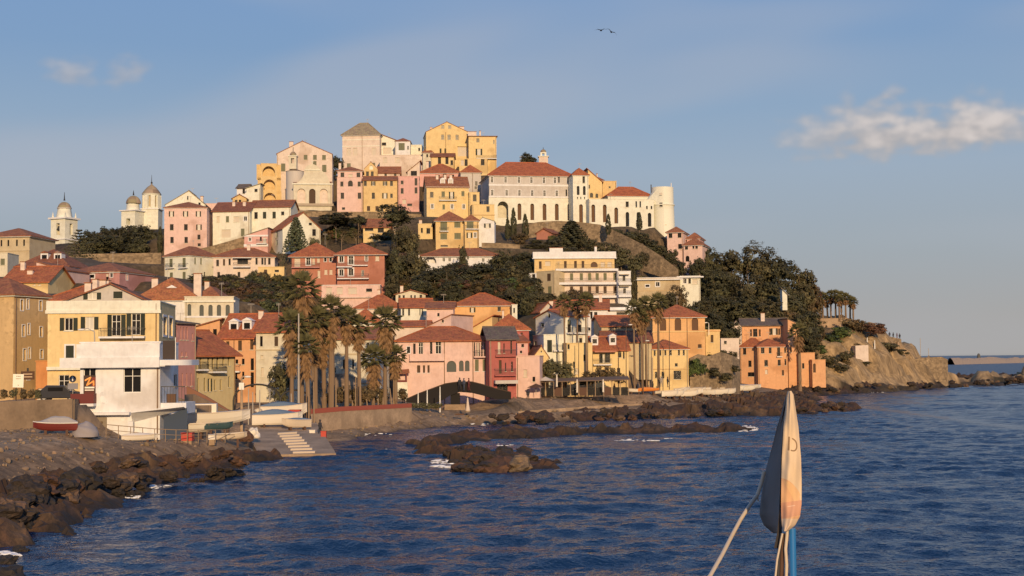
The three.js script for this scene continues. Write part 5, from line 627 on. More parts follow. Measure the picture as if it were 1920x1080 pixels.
function ground(x, z, tone) {
  const s = shoreDist(x, z); if (s < 0) { if (tone) { tone[0] = 0.08; tone[1] = 0.06; tone[2] = 0.04; } return Math.max(-4, s * 0.35 - 0.1); }
  let sw = 0, sh = 0; if (tone) tone[0] = tone[1] = tone[2] = tone[3] = 0;
  for (const c of ctrl) { const d2 = (c[0] - x) ** 2 + (c[1] - z) ** 2 + 0.3, w = 1 / (d2 * d2 * Math.sqrt(d2)); sw += w; sh += w * c[2]; if (tone) { const t = TONE[c[3]] || TONE.earth; tone[0] += w * t[0]; tone[1] += w * t[1]; tone[2] += w * t[2]; if (c[3] === 'stone') tone[3] += w; } }
  let h = sh / sw; if (tone) { tone[0] /= sw; tone[1] /= sw; tone[2] /= sw; tone[3] /= sw; }
  return Math.min(h, 0.1 + Math.min(s, 24) * mix(mix(0.55, 0.17, smooth(14, 26, x)), 1.3, smooth(66, 84, x)) + Math.max(0, s - 24) * 1.2);
}
{
  const x0 = -190, x1 = 216, z0 = -480, z1 = -44, st = 1.6, nx = Math.round((x1 - x0) / st), nz = Math.round((z1 - z0) / st), pos = [], col = [], uv = [], idx = [], id = [], tone = [0, 0, 0, 0];
  for (let j = 0; j <= nz; j++) for (let i = 0; i <= nx; i++) {
    const x = x0 + i * st, z = z1 - j * st; let h = ground(x, z, tone);
    if (h < -2.5) { id.push(-1); continue; }
    const n = fbm(x * 0.12, z * 0.12, 0, 4), n2 = fbm(x * 0.5, z * 0.5, 4, 3); const isStone = tone[3] > 0.5, isWild = tone[0] < 0.15;
    if (isStone) h += ridged(x * 0.16, z * 0.16, h * 0.1, 4) * 1.4 + n2 * 1.0 + block(x, z, 5.2, 2) * 2.6 + block(x, z, 2.6, 5) * 1.1; else if (isWild) h += n2 * 0.5;
    id.push(pos.length / 3); pos.push(x, h, z); uv.push(x, z); const k = 1 + n * 0.55 + n2 * 0.35 + (isStone ? n2 * 0.5 : 0); col.push(tone[0] * k, tone[1] * (k + (isWild ? n * 0.4 : 0)), tone[2] * k);
  }
  for (let j = 0; j < nz; j++) for (let i = 0; i < nx; i++) { const a = id[j * (nx + 1) + i], b = id[j * (nx + 1) + i + 1], c = id[(j + 1) * (nx + 1) + i], d = id[(j + 1) * (nx + 1) + i + 1]; if (a >= 0 && b >= 0 && c >= 0 && d >= 0) idx.push(a, b, d, a, d, c); }
  const g = new THREE.BufferGeometry(); g.setAttribute('position', new THREE.Float32BufferAttribute(pos, 3)); g.setAttribute('color', new THREE.Float32BufferAttribute(col, 3)); g.setAttribute('uv', new THREE.Float32BufferAttribute(uv, 2)); g.setIndex(idx); g.computeVertexNormals();
  tag(mesh('hillside', g, M.ground), 'hill with earth, grass, stone and paved ground under the town', 'hill', null, 'structure');
}

// ------------------------------------------------------------------ sea
{
  const waves = []; for (let i = 0; i < 44; i++) { const L = 0.75 * Math.pow(1.066, i) + rr(0, 0.2), k = 2 * Math.PI / L, t = -1.35 + rr(-0.75, 0.75); waves.push([Math.cos(t) * k, Math.sin(t) * k, 0.0128 * Math.pow(L, 0.48) * rr(0.6, 1.3), rr(0, 6.3), rr(0.5, 1.2)]); }
  const seaH = (x, z, cell) => { let h = 0; const gust = 0.72 + 0.9 * fbm(x * 0.022, z * 0.045, 9, 3); for (const w of waves) { const L = 2 * Math.PI / Math.hypot(w[0], w[1]); if (L < cell * 2.4) continue; const p = x * w[0] + z * w[1] + w[3] + 1.3 * noise(x * 0.07, z * 0.07, w[3]); const s = Math.sin(p); h += w[2] * (s + 0.28 * Math.cos(2 * p)); } return h * gust; };
  const rip = texture(512, (u, v) => g3(128 + tiled(u * 1, v * 1, 9, 31, 4) * 130 + tiled(u, v, 26, 37, 3) * 70), false, 5.5);
  const water = new THREE.MeshPhysicalMaterial({ color: new THREE.Color().setRGB(0.006, 0.028, 0.08), roughness: 0.12, ior: 1.33, bumpMap: rip, bumpScale: 0.28, specularIntensity: 0.75 });
  const build = (x0, x1, z0, z1, sx, sz) => {
    const nx = Math.round((x1 - x0) / sx), nz = Math.round((z1 - z0) / sz), pos = new Float32Array((nx + 1) * (nz + 1) * 3), uv = new Float32Array((nx + 1) * (nz + 1) * 2), idx = []; let o = 0, q = 0; const cell = Math.max(sx, sz);
    for (let j = 0; j <= nz; j++) for (let i = 0; i <= nx; i++) { const x = x0 + i * sx, z = z1 - j * sz; const e = Math.min(i, nx - i, j, nz - j) / 6; pos[o++] = x; pos[o++] = seaH(x, z, cell) * Math.min(1, e); pos[o++] = z; uv[q++] = x; uv[q++] = z; }
    for (let j = 0; j < nz; j++) for (let i = 0; i < nx; i++) { const a = j * (nx + 1) + i; idx.push(a, a + 1, a + nx + 2, a, a + nx + 2, a + nx + 1); }
    const g = new THREE.BufferGeometry(); g.setAttribute('position', new THREE.BufferAttribute(pos, 3)); g.setAttribute('uv', new THREE.BufferAttribute(uv, 2)); g.setIndex(idx); g.computeVertexNormals(); return g;
  };
  tag(mesh('sea', build(-42, 62, -142, -46, 0.36, 0.3), water), 'rippled dark blue sea of the bay', 'sea', null, 'structure');
  tag(mesh('sea', build(-42, 62, -262, -142, 0.5, 0.42), water), 'dark blue sea between the reef and the beach', 'sea', null, 'structure');
  tag(mesh('sea', build(62, 262, -262, -46, 0.7, 0.55), water), 'dark blue open water off the rocks', 'sea', null, 'structure');
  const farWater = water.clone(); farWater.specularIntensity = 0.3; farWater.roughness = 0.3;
  tag(mesh('sea', build(-42, 262, -562, -262, 1.0, 0.9), water), 'blue sea off the headland', 'sea', null, 'structure');
  const f = new THREE.Shape(); f.moveTo(-9000, 9000); f.lineTo(9000, 9000); f.lineTo(9000, -22000); f.lineTo(-9000, -22000); f.closePath(); f.holes.push(pathRect(-42, 262, -562, -46));
  const fg = new THREE.ShapeGeometry(f), fp = fg.attributes.position, fu = fg.attributes.uv; for (let i = 0; i < fp.count; i++) { const x = fp.getX(i), z = fp.getY(i); fp.setXYZ(i, x, 0, z); fu.setXY(i, x, z); } fg.computeVertexNormals();
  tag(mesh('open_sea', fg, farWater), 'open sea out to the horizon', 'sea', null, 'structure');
}

// ------------------------------------------------------------------ rocks
const DARK = [0.042, 0.03, 0.022], RUST = [0.17, 0.075, 0.032], TAN = [0.29, 0.195, 0.105];
// broken blocks: each cell of a jittered grid has its own height and tilt
function block(x, z, s, k) { const cx = Math.floor(x / s), cz = Math.floor(z / s); let m = 1e9, v = 0; for (let i = -1; i <= 1; i++) for (let j = -1; j <= 1; j++) { const a = cx + i, b = cz + j, px = (a + tileHash(a * 1.3 + k, b)) * s, pz = (b + tileHash(b * 1.7, a + k)) * s, d = (px - x) ** 2 + (pz - z) ** 2; if (d < m) { m = d; v = tileHash(a + k * 3, b * 2.1) - 0.5 + ((x - px) * (tileHash(a, b + k) - 0.5) + (z - pz) * (tileHash(b + k, a) - 0.5)) * 0.9 / s; } } return v; }
function reef(name, label, pts, o = {}) {
  const P = pts.map(([x, y, half, h]) => { const p = onSea(x, y); return [p.x, p.z, half, h]; }), st = o.step || 0.45, pad = 11;
  const xs = P.map(p => p[0]), zs = P.map(p => p[1]), x0 = Math.min(...xs) - pad, x1 = Math.max(...xs) + pad, z0 = Math.min(...zs) - pad, z1 = Math.max(...zs) + pad, nx = Math.ceil((x1 - x0) / st), nz = Math.ceil((z1 - z0) / st);
  const pos = [], col = [], uv = [], id = [], idx = [], base = o.base;
  for (let j = 0; j <= nz; j++) for (let i = 0; i <= nx; i++) {
    const x = x0 + i * st + rr(-0.3, 0.3) * st, z = z1 - j * st + rr(-0.3, 0.3) * st; let prof = -1, H = 0;
    for (let k = 0; k + 1 < P.length; k++) { const [d, t] = segDist(x, z, P[k], P[k + 1]), half = mix(P[k][2], P[k + 1][2], t) * (1 + 0.55 * fbm(x * 0.11, z * 0.11, 2, 3)), v = 1 - d / half; if (v > prof) { prof = v; H = mix(P[k][3], P[k + 1][3], t); } }
    if (prof < -0.12) { id.push(-1); continue; }
    const p = Math.max(prof, 0), r = ridged(x * 0.2, z * 0.26, 1, 4), r2 = ridged(x * 0.75, z * 0.75, 8, 3);
    const b1 = block(x, z, 2.6, 1), b2 = block(x, z, 1.1, 7) + 0.5 * block(x, z, 0.55, 3);
    let h = -0.75 + (H + 0.75) * Math.pow(p, 0.5) * (0.66 + 0.3 * r) + (b1 * 1.25 + b2 * 0.55 + (r2 - 0.2) * 0.3) * Math.min(1, p * 2.4 + 0.15) * (o.crag || 1);
    if (base) h += base(x, z) * Math.min(1, p * 2.5);
    id.push(pos.length / 3); pos.push(x, h, z); uv.push(x, z);
    const n = fbm(x * 0.33, z * 0.33, 6, 4), wet = smooth(0.5, 0.15, h - (base ? base(x, z) : 0) + n * 1.1), a = smooth(-0.25, 0.35, n + (o.warm || 0)), b = smooth(0.0, 0.5, fbm(x * 0.21 + 9, z * 0.21, 3, 3) + (o.tan || 0));
    let c = [0, 1, 2].map(k => mix(mix(DARK[k] * 1.4, RUST[k], a * 0.5), TAN[k], b * 0.55)); c = c.map((v, k) => mix(v, DARK[k] * 0.8, wet * 0.85)); col.push(...c);
  }
  for (let j = 0; j < nz; j++) for (let i = 0; i < nx; i++) { const a = id[j * (nx + 1) + i], b = id[j * (nx + 1) + i + 1], c = id[(j + 1) * (nx + 1) + i], d = id[(j + 1) * (nx + 1) + i + 1]; if (a >= 0 && b >= 0 && d >= 0) idx.push(a, b, d); if (a >= 0 && c >= 0 && d >= 0) idx.push(a, d, c); }
  let g = new THREE.BufferGeometry(); g.setAttribute('position', new THREE.Float32BufferAttribute(pos, 3)); g.setAttribute('color', new THREE.Float32BufferAttribute(col, 3)); g.setAttribute('uv', new THREE.Float32BufferAttribute(uv, 2)); g.setIndex(idx); g = g.toNonIndexed(); g.computeVertexNormals();
  return tag(mesh(name, g, M.rock), label, 'rocks', null, 'structure');
}
reef('rock_reef', 'long low dark reef in front of the beach', [[782, 834, 2.0, 0.7], [830, 830, 3.2, 0.9], [900, 824, 3.8, 0.95], [980, 818, 3.8, 1.0], [1080, 814, 3.4, 0.95], [1180, 811, 3.2, 1.0], [1290, 808, 3.2, 1.0], [1395, 807, 2.4, 0.8]], { step: 0.4, crag: 0.7 });
reef('rock_reef', 'dark boulder clump at the near end of the reef', [[800, 836, 2.0, 0.5], [850, 852, 4, 0.7], [905, 864, 5.2, 0.95], [965, 872, 5, 0.95], [1005, 876, 2.6, 0.5]], { step: 0.3, warm: 0.12, crag: 0.75 });
reef('shore_rocks', 'band of dark rocks below the promenade', [[890, 792, 3, 0.8], [960, 792, 4, 1.1], [1060, 787, 4.5, 1.2], [1160, 784, 6, 1.4], [1260, 779, 9, 1.6], [1380, 776, 10, 1.7], [1500, 773, 7, 1.8], [1578, 768, 4, 1.3]], { warm: 0.15 });
reef('shore_rocks', 'raised brown rock shelf between promenade and outcrop', [[1210, 776, 5, 1.3], [1270, 771, 8, 1.6], [1350, 765, 10, 1.8], [1420, 758, 11, 1.9], [1470, 750, 8, 1.8]], { tan: 0.1, warm: 0.1 });
reef('shore_rocks', 'rocky shore running out below the headland', [[1478, 743, 6, 2.4], [1550, 738, 7, 2.6], [1630, 733, 7, 2.8], [1710, 727, 8, 3.0], [1790, 721, 7, 3.2], [1860, 717, 5.5, 3.2], [1935, 715, 5, 3.0], [2000, 714, 4, 2.6]], { tan: -0.05 });
reef('shore_rocks', 'brown rocky foreshore below the white house quay', [[-70, 1005, 6.5, 1.4], [0, 964, 6.2, 1.5], [70, 938, 5.6, 1.5], [150, 915, 5.2, 1.5], [240, 898, 4.8, 1.4], [330, 883, 4.5, 1.3], [420, 869, 4, 1.1], [478, 860, 3.2, 0.9]], { step: 0.3, crag: 0.9, warm: 0.22, tan: 0.05 });
// loose boulders, one by one
{
  const geos = []; for (let v = 0; v < 5; v++) { const g = new THREE.IcosahedronGeometry(1, 3), p = g.attributes.position; for (let i = 0; i < p.count; i++) { const q = V().fromBufferAttribute(p, i), k = 0.82 + 0.35 * fbm(q.x * 1.1 + v * 7, q.y * 1.1, q.z * 1.1, 3) + 0.16 * Math.round(2.5 * noise(q.x * 1.6 + v, q.y * 1.6, q.z * 1.6 + 3)); p.setXYZ(i, q.x * k, q.y * k * 0.72, q.z * k); } geos.push(finish(g)); }
  const mats = [[0.075, 0.052, 0.036], [0.15, 0.075, 0.038], [0.21, 0.13, 0.075], [0.05, 0.04, 0.032], [0.27, 0.19, 0.11]].map(c => new THREE.MeshStandardMaterial({ color: new THREE.Color().setRGB(...c), map: rockMap, bumpMap: stoneBump, bumpScale: 0.1, roughness: 0.85 }));
  const drop = (px, py, y, s, mi, name, label, group, cat = 'boulder') => { const p = onSea(px, py, y), m = mesh(name, geos[Math.floor(rnd() * 5)], mats[mi]); m.position.set(p.x, y - s * 0.2, p.z); m.rotation.set(rr(-0.3, 0.3), rr(0, 6.3), rr(-0.3, 0.3)); m.scale.set(s * rr(0.9, 1.5), s * rr(0.75, 1.05), s * rr(0.8, 1.2)); tag(m, label, cat, group); };
  for (let i = 0; i < 84; i++) { const t = rnd(), px = mix(-20, 470, t), wl = px < 100 ? mix(1012, 968, px / 100) : px < 310 ? mix(968, 914, (px - 100) / 210) : mix(914, 882, (px - 310) / 190), up = Math.pow(rnd(), 1.3), y = 0.05 + up * 2.2; drop(px, wl - 2 - up * mix(95, 40, t), y, rr(0.35, 1.0) * (px < 160 ? 1.3 : 0.8), up < 0.35 ? [0, 3][i % 2] : [0, 1, 0, 3, 2][i % 5], 'boulder', 'brown boulder on the foreshore below the white house', 'boulders of the quay foreshore'); }
  for (const [px, py, s] of [[18, 1000, 1.1], [60, 992, 0.8], [98, 966, 0.6], [15, 1078, 0.9], [40, 1030, 0.5], [8, 1050, 0.6]]) drop(px, py, 0.1, s, 3, 'boulder', 'black wet boulder standing in the water off the foreshore', 'wet boulders in the water');
  for (let i = 0; i < 46; i++) { const px = rr(840, 1000), py = rr(845, 884), edge = Math.hypot((px - 915) / 95, (py - 862) / 24); if (edge > 1) { i--; continue; } drop(px, py - 6, rr(0.4, 1.1) * (1.1 - edge * 0.7), rr(0.4, 1.0), [0, 3, 1, 0][i % 4], 'boulder', 'dark seaweed brown boulder of the near reef clump', 'boulders of the reef clump'); }
  drop(968, 868, 0.7, 1.35, 4, 'boulder', 'pale yellow boulder on the seaward face of the reef clump'); drop(935, 872, 0.55, 1.5, 1, 'boulder', 'big rust red boulder beside the pale yellow one on the reef');
  for (let i = 0; i < 60; i++) { const px = rr(900, 1580), up = rnd(); drop(px, mix(mix(795, 770, (px - 900) / 680), mix(778, 752, (px - 900) / 680), up), 0.3 + up * 1.2, rr(0.35, 0.9), [0, 0, 3, 2, 1][i % 5], 'boulder', 'dark boulder in the rock band below the promenade', 'boulders of the promenade shore'); }
  for (let i = 0; i < 46; i++) { const px = rr(1500, 1920), up = rnd(); drop(px, mix(mix(740, 717, (px - 1500) / 420), mix(724, 706, (px - 1500) / 420), up), 0.4 + up * 2, rr(0.5, 1.2), [0, 2, 3, 4, 0][i % 5], 'boulder', 'boulder on the rocky shore below the headland', 'boulders of the headland shore'); }
}
// loose pebbles on quay and beach
{
  const spots = []; for (const [x0, x1, d0, d1, n] of [[-10, 480, 92, 128, 1500], [620, 900, 164, 200, 900], [960, 1300, 200, 232, 700]]) for (let i = 0; i < n; i++) { const p = at(rr(x0, x1), 800, rr(d0, d1)), y = ground(p.x, p.z); if (y > 0.1 && y < 4.2) spots.push([p.x, y, p.z]); }
  const g = finish(new THREE.IcosahedronGeometry(1, 1)), m = new THREE.InstancedMesh(g, new THREE.MeshStandardMaterial({ color: new THREE.Color().setRGB(0.26, 0.19, 0.125), roughness: 0.95 }), spots.length), o = new THREE.Object3D(); spots.forEach((s, i) => { const k = 0.04 + Math.pow(rnd(), 5) * 0.2; o.position.set(s[0], s[1] + k * 0.1, s[2]); o.rotation.set(rr(0, 3), rr(0, 3), rr(0, 3)); o.scale.set(k * rr(0.8, 1.5), k * 0.7, k); o.updateMatrix(); m.setMatrixAt(i, o.matrix); const c = rr(0.45, 1.15); m.setColorAt(i, new THREE.Color().setRGB(c, c * rr(0.92, 1), c * rr(0.85, 1))); });
  m.name = 'pebbles'; m.castShadow = m.receiveShadow = true; scene.add(m); tag(m, 'loose pebbles and stones on quay and beach', 'pebbles', null, 'stuff');
}
// far breakwater
{
  const g = thing('breakwater', 'far low rubble breakwater on the horizon with a small beacon', 'breakwater'); const pos = [], d = 1500, a = at(1700, 672, d), b = at(2150, 657, d); const n = 120;
  const F = []; let prev = null; for (let i = 0; i <= n; i++) { const t = i / n, x = mix(a.x, b.x, t), z = mix(-1350, -1700, t), h = 6.0 + fbm(x * 0.05, 3, 0, 3) * 3.4, s = [[x, -1, z + 14], [x, h * 0.62 + rr(-0.6, 0.6), z + 6], [x, h, z + 1], [x, h, z - 5], [x, -1, z - 14]]; if (prev) for (let k = 0; k < 4; k++) F.push([prev[k], s[k], s[k + 1], prev[k + 1]]); prev = s; }
  mesh('rubble', finish(polys(F)), solid('farrock', 0.34, 0.27, 0.21, 0.95), g);
  const t = at(1835, 664, 1480); mesh('beacon', finish(tube([V(t.x, 5, t.z), V(t.x, 9.5, t.z), V(t.x, 10.6, t.z)], [2.2, 1.4, 0.6], 8)), solid('beacon', 0.1, 0.1, 0.09, 0.8), g);
  for (const px of [1714, 1726, 1741]) { const q = at(px, 660, 1400); mesh('mast', finish(tube([V(q.x, 5, q.z), V(q.x, px === 1726 ? 26 : 16, q.z)], 0.35, 5)), M.greyPole, g); }
}
// stone platform at the foot of the headland
groundWall('stone_bastion', 'square stone sea bastion at the tip of the headland', [[1704, 678, 706, 391], [1722, 671, 706, 393], [1745, 670, 706, 395], [1766, 669, 704, 397], [1777, 674, 703, 399]], 7, M.masonry, { nog: 1, down: 4, cat: 'bastion' });
groundWall('concrete_block', 'pink concrete block set in the cliff face', [[1604, 648, 672, 361], [1628, 647, 670, 363]], 4, plaster('peach'), { gk: 'stone', down: 2, cat: 'block' });
groundWall('cliff_wall', 'ruined pale stone wall on the brow of the headland', [[1576, 630, 640, 372], [1600, 628, 638, 375], [1622, 625, 634, 383], [1660, 629, 637, 391], [1690, 636, 645, 396]], 0.7, M.masonry, { nog: 1, down: 1 });
groundWall('cliff_stair', 'pale stair ramp running down the brow of the headland', [[1683, 640, 652, 394], [1695, 652, 664, 395], [1712, 664, 674, 395]], 1.6, M.paleConcrete, { nog: 1, down: 1.5, cat: 'stair' });
// slipway with plank steps
{
  const g = thing('slipway', 'concrete boat slipway with pale plank steps running into the sea', 'slipway', null, 'structure'); const A = onSea(486, 853, 0.35), B = onSea(630, 850, 0.35), C = at(592, 790, 166), D = at(456, 800, 158);
  mesh('ramp', finish(polys([[A, B, C, D].map(p => p.toArray()), [[A.x, -3, A.z], [B.x, -3, B.z], B.toArray(), A.toArray()], [[B.x, -3, B.z], [C.x, -3, C.z], C.toArray(), B.toArray()], [[D.x, -3, D.z], [A.x, -3, A.z], A.toArray(), D.toArray()]])), M.paleConcrete, g);
  const bil = (u, v) => A.clone().lerp(B, u).lerp(D.clone().lerp(C, u), v);
  for (let i = 0; i < 8; i++) { const v = 0.03 + i * 0.085, u0 = 0.45 - i * 0.008, u1 = 0.74 - i * 0.012, p = bil(u0, v), q = bil(u1, v), w = 0.32; mesh('plank', finish(polys([[[p.x, p.y + 0.16, p.z + w], [q.x, q.y + 0.16, q.z + w], [q.x, q.y + 0.18, q.z - w], [p.x, p.y + 0.18, p.z - w]], [[p.x, p.y - 0.06, p.z + w], [q.x, q.y - 0.06, q.z + w], [q.x, q.y + 0.16, q.z + w], [p.x, p.y + 0.16, p.z + w]]])), solid('plank', 0.55, 0.46, 0.36, 0.85), g); }
}

// ------------------------------------------------------------------ trees
const leafMat = (k, r, g, b) => keep('leaf' + k, () => new THREE.MeshPhysicalMaterial({ color: new THREE.Color().setRGB(r, g, b), roughness: 0.85, side: THREE.DoubleSide, vertexColors: true }));
const LEAF = { dark: leafMat('dark', 0.05, 0.05, 0.022), wood: leafMat('wood', 0.068, 0.061, 0.027), olive: leafMat('olive', 0.085, 0.082, 0.038), warm: leafMat('warm', 0.105, 0.075, 0.034), red: leafMat('red', 0.13, 0.065, 0.035), fir: leafMat('fir', 0.07, 0.085, 0.045), green: leafMat('green', 0.06, 0.085, 0.022) };
const BARK = solid('bark', 0.20, 0.15, 0.105, 0.95), PALEBARK = solid('palebark', 0.42, 0.34, 0.26, 0.95);
// leaves: small folded quads thrown round clump centres; blob(u) gives centre points in a unit crown (height 1, width 1, foot at y 0)
function crown(centres, per, spread, size, drift = 0, mid = [0, 0.45, 0]) {
  const n = centres.length * per, pos = new Float32Array(n * 18), col = new Float32Array(n * 18); let o = 0, c = 0;
  for (const q of centres) { const tint = (q[3] || 1) * rr(0.75, 1.3), warm = rr(0.92, 1.12); for (let i = 0; i < per; i++) {
    const d = V(rr(-1, 1), rr(-1, 1), rr(-1, 1)).normalize().multiplyScalar(spread * Math.cbrt(rnd())); d.y *= 0.75; const p = V(q[0], q[1], q[2]).add(d);
    const out = V(p.x - mid[0], (p.y - mid[1]) * 0.8 + 0.12, p.z - mid[2]).normalize().add(d.clone().normalize().multiplyScalar(0.8)).add(V(rr(-1, 1), rr(-1, 1), rr(-1, 1)).multiplyScalar(0.6)).normalize(), a = V(rr(-1, 1), rr(-1, 1), rr(-1, 1)).cross(out).normalize(), b = out.clone().cross(a).normalize(), s = size * rr(0.6, 1.4); a.multiplyScalar(s); b.multiplyScalar(s * 0.55);
    const P = [p.clone().sub(a), p.clone().add(b).addScaledVector(V(0, 1, 0), s * drift), p.clone().add(a), p.clone().sub(a), p.clone().add(a), p.clone().sub(b)]; for (const v of P) { pos[o++] = v.x; pos[o++] = v.y; pos[o++] = v.z; }
    const t = tint * rr(0.8, 1.2); for (let k = 0; k < 6; k++) { col[c++] = t * warm; col[c++] = t; col[c++] = t * (2 - warm); }
  } }
  const g = new THREE.BufferGeometry(); g.setAttribute('position', new THREE.BufferAttribute(pos, 3)); g.setAttribute('color', new THREE.BufferAttribute(col, 3)); g.computeVertexNormals(); return g;
}
const inBall = () => { for (;;) { const p = [rr(-1, 1), rr(-1, 1), rr(-1, 1)]; if (p[0] ** 2 + p[1] ** 2 + p[2] ** 2 < 1) return p; } };
function lobes(n, per, flat) { const L = []; for (let i = 0; i < n; i++) { const p = inBall(); L.push([p[0] * 0.34, 0.5 + p[1] * 0.33 * flat, p[2] * 0.34, rr(0.12, 0.24), rr(0.55, 1.6)]); } const out = []; for (const l of L) for (let i = 0; i < per; i++) { const v = V(rr(-1, 1), rr(-0.7, 1), rr(-1, 1)).normalize().multiplyScalar(l[3] * rr(0.65, 1.05)); out.push([l[0] + v.x, clamp(l[1] + v.y * 0.9, 0.02, 1), l[2] + v.z, l[4]]); } return out; }
const CROWN = {
  round: [0, 1, 2, 3].map(() => crown(lobes(19, 16, 1.15), 15, 0.07, 0.03)),
  pine: [0, 1].map(() => { const c = []; for (let i = 0; i < 18; i++) { const t = rr(0, 6.3), r = Math.sqrt(rnd()) * 0.36; for (let k = 0; k < 15; k++) { const v = V(rr(-1, 1), rr(-0.25, 1), rr(-1, 1)).normalize().multiplyScalar(rr(0.1, 0.15)); c.push([Math.cos(t) * r + v.x, 0.45 + (0.36 - r) * 0.5 + v.y * 1.9, Math.sin(t) * r + v.z]); } } return crown(c, 16, 0.075, 0.032); }),
  cypress: [0].map(() => { const c = []; for (let i = 0; i < 150; i++) { const h = rnd(), r = 0.42 * Math.pow(Math.sin(Math.PI * Math.min(1, 0.1 + h * 0.9)), 0.7) * (1 - h * 0.45), t = rr(0, 6.3); c.push([Math.cos(t) * r * rr(0.6, 1), h, Math.sin(t) * r * rr(0.6, 1)]); } return crown(c, 20, 0.08, 0.04); }),
  fir: [0].map(() => { const c = []; for (let i = 0; i < 15; i++) { const h = i / 15, R = 0.5 * Math.pow(1 - h, 0.75); for (let k = 0; k < 11; k++) { const t = k / 11 * 6.283 + i * 1.3 + rr(-0.2, 0.2); for (let s = 0.25; s <= 1; s += 0.25) c.push([Math.cos(t) * R * s, h - 0.03 * s + 0.02, Math.sin(t) * R * s]); } } return crown(c, 9, 0.035, 0.03); }),
  tiers: [0].map(() => { const c = []; for (let i = 0; i < 11; i++) { const h = 0.03 + i / 11, R = 0.5 * Math.pow(1 - i / 11, 0.8); for (let k = 0; k < 9; k++) { const t = k / 9 * 6.283 + i; for (let s = 0.2; s <= 1; s += 0.2) c.push([Math.cos(t) * R * s, h + 0.035 * s * s, Math.sin(t) * R * s]); } } return crown(c, 8, 0.022, 0.02); }),
  sparse: [0, 1].map(() => crown(lobes(11, 10, 1.2), 10, 0.06, 0.022)),
  bush: [0, 1].map(() => crown(lobes(8, 13, 0.9).map(p => [p[0], p[1] * 0.9, p[2], p[3]]), 15, 0.10, 0.042)),
};
const trunkGeo = {};
function trunk(kind, v) { return trunkGeo[kind + v] ??= (() => { const a = [], b = V(0, 0, 0), lean = rr(-0.05, 0.05), top = V(lean, 1, rr(-0.04, 0.04)); a.push(tube([V(0, -0.25, 0), V(lean * 0.3, 0.3, 0), V(lean * 0.8, 0.7, 0.01), top], [0.05, 0.04, 0.032, 0.024], 7)); for (let i = 0; i < 5; i++) { const t = rr(0, 6.3), h = rr(0.55, 0.95), l = rr(0.25, 0.4); a.push(tube([V(lean * h, h, 0), V(lean * h + Math.cos(t) * l * 0.5, h + l * 0.5, Math.sin(t) * l * 0.5), V(lean * h + Math.cos(t) * l, h + l, Math.sin(t) * l)], [0.024, 0.016, 0.008], 5)); } return join(a); })(); }
// a tree at pixel column px and depth d whose top shows at pixel top; w crown width in pixels, foot of the crown at pixel low
function tree(name, label, kind, px, top, low, w, d, leaf, o = {}) {
  const p = at(px, low, d), gy = o.y ?? ground(p.x, p.z), ty = heightAt(px, top, d), ly = Math.max(p.y, gy + 0.1), g = thing(name, label, o.cat || 'tree', o.group); g.position.set(p.x, Math.min(gy, ly), p.z); g.rotation.y = rr(0, 6.3);
  const ch = Math.max(1.2, ty - ly), cw = w * d / FOCAL, geos = CROWN[kind];
  const lowLocal = ly - g.position.y, th = Math.max(0.6, Math.min(lowLocal + ch * 0.55, (lowLocal + ch * 0.85) / 1.32));
  if (kind !== 'bush') { const t = mesh('trunk', trunk(kind, Math.floor(rnd() * 2)), o.bark || BARK, g); const thick = clamp(cw * 0.16, 0.5, 1.6) * (o.thick || 1) * 3.2; t.scale.set(thick, th, thick); }
  const c = mesh('crown', geos[Math.floor(rnd() * geos.length)], LEAF[leaf], g); const deep = kind === 'round' ? ch * 0.22 : 0; c.position.y = lowLocal - deep; c.scale.set(cw * 1.12, ch + deep, cw * 1.12);
  return g;
}
// fan palm: trunk, green crown, brown skirt of dead fronds
const FAN = {};
function fan(seedKind) {
  return FAN[seedKind] ??= (() => {
    const green = [], dead = []; const frond = (list, az, el, len, width, sag) => {
      const dir = V(Math.cos(az) * Math.cos(el), Math.sin(el), Math.sin(az) * Math.cos(el)), side = V(-Math.sin(az), 0, Math.cos(az)), up = side.clone().cross(dir).normalize(), hub = dir.clone().multiplyScalar(len * 0.5); hub.y -= sag * 0.25;
      const s = 0.02; list.push([V(0, 0, 0).addScaledVector(side, s).toArray(), V(0, 0, 0).addScaledVector(side, -s).toArray(), hub.clone().addScaledVector(side, -s).toArray(), hub.clone().addScaledVector(side, s).toArray()]);
      const nb = 13; for (let i = 0; i < nb; i++) { const a = (i / (nb - 1) - 0.5) * 2.5, dd = dir.clone().multiplyScalar(Math.cos(a)).addScaledVector(side, Math.sin(a) * width), L = len * 0.55 * (1 - 0.25 * Math.abs(a) / 1.25) * rr(0.85, 1.1), tip = hub.clone().addScaledVector(dd, L); tip.y -= sag * (0.35 + Math.abs(a) * 0.25) * rr(0.7, 1.3); const midp = hub.clone().addScaledVector(dd, L * 0.55), w = side.clone().multiplyScalar(Math.cos(a)).addScaledVector(dir, -Math.sin(a)).multiplyScalar(0.05 * len * 0.5); midp.y += 0.02; list.push([hub.toArray(), midp.clone().add(w).toArray(), tip.toArray()], [hub.toArray(), tip.toArray(), midp.clone().sub(w).toArray()]); }
    };
    for (let i = 0; i < 34; i++) { const k = i / 34; frond(green, i * 2.4 + rr(-0.2, 0.2), mix(1.45, -0.45, Math.pow(k, 0.8)), rr(1.5, 1.85), 0.95, mix(0.1, 0.55, k)); }
    for (let i = 0; i < 42; i++) { const k = i / 42; frond(dead, i * 2.4 + rr(-0.3, 0.3), mix(-0.75, -1.42, k) + rr(-0.12, 0.12), mix(1.6, 1.2, k) * rr(0.85, 1.15), 0.5, 0.2); const m = dead; }
    const shift = dead.map(f => f); return { green: finish(polys(green)), dead: finish(polys(shift)) };
  })();
}
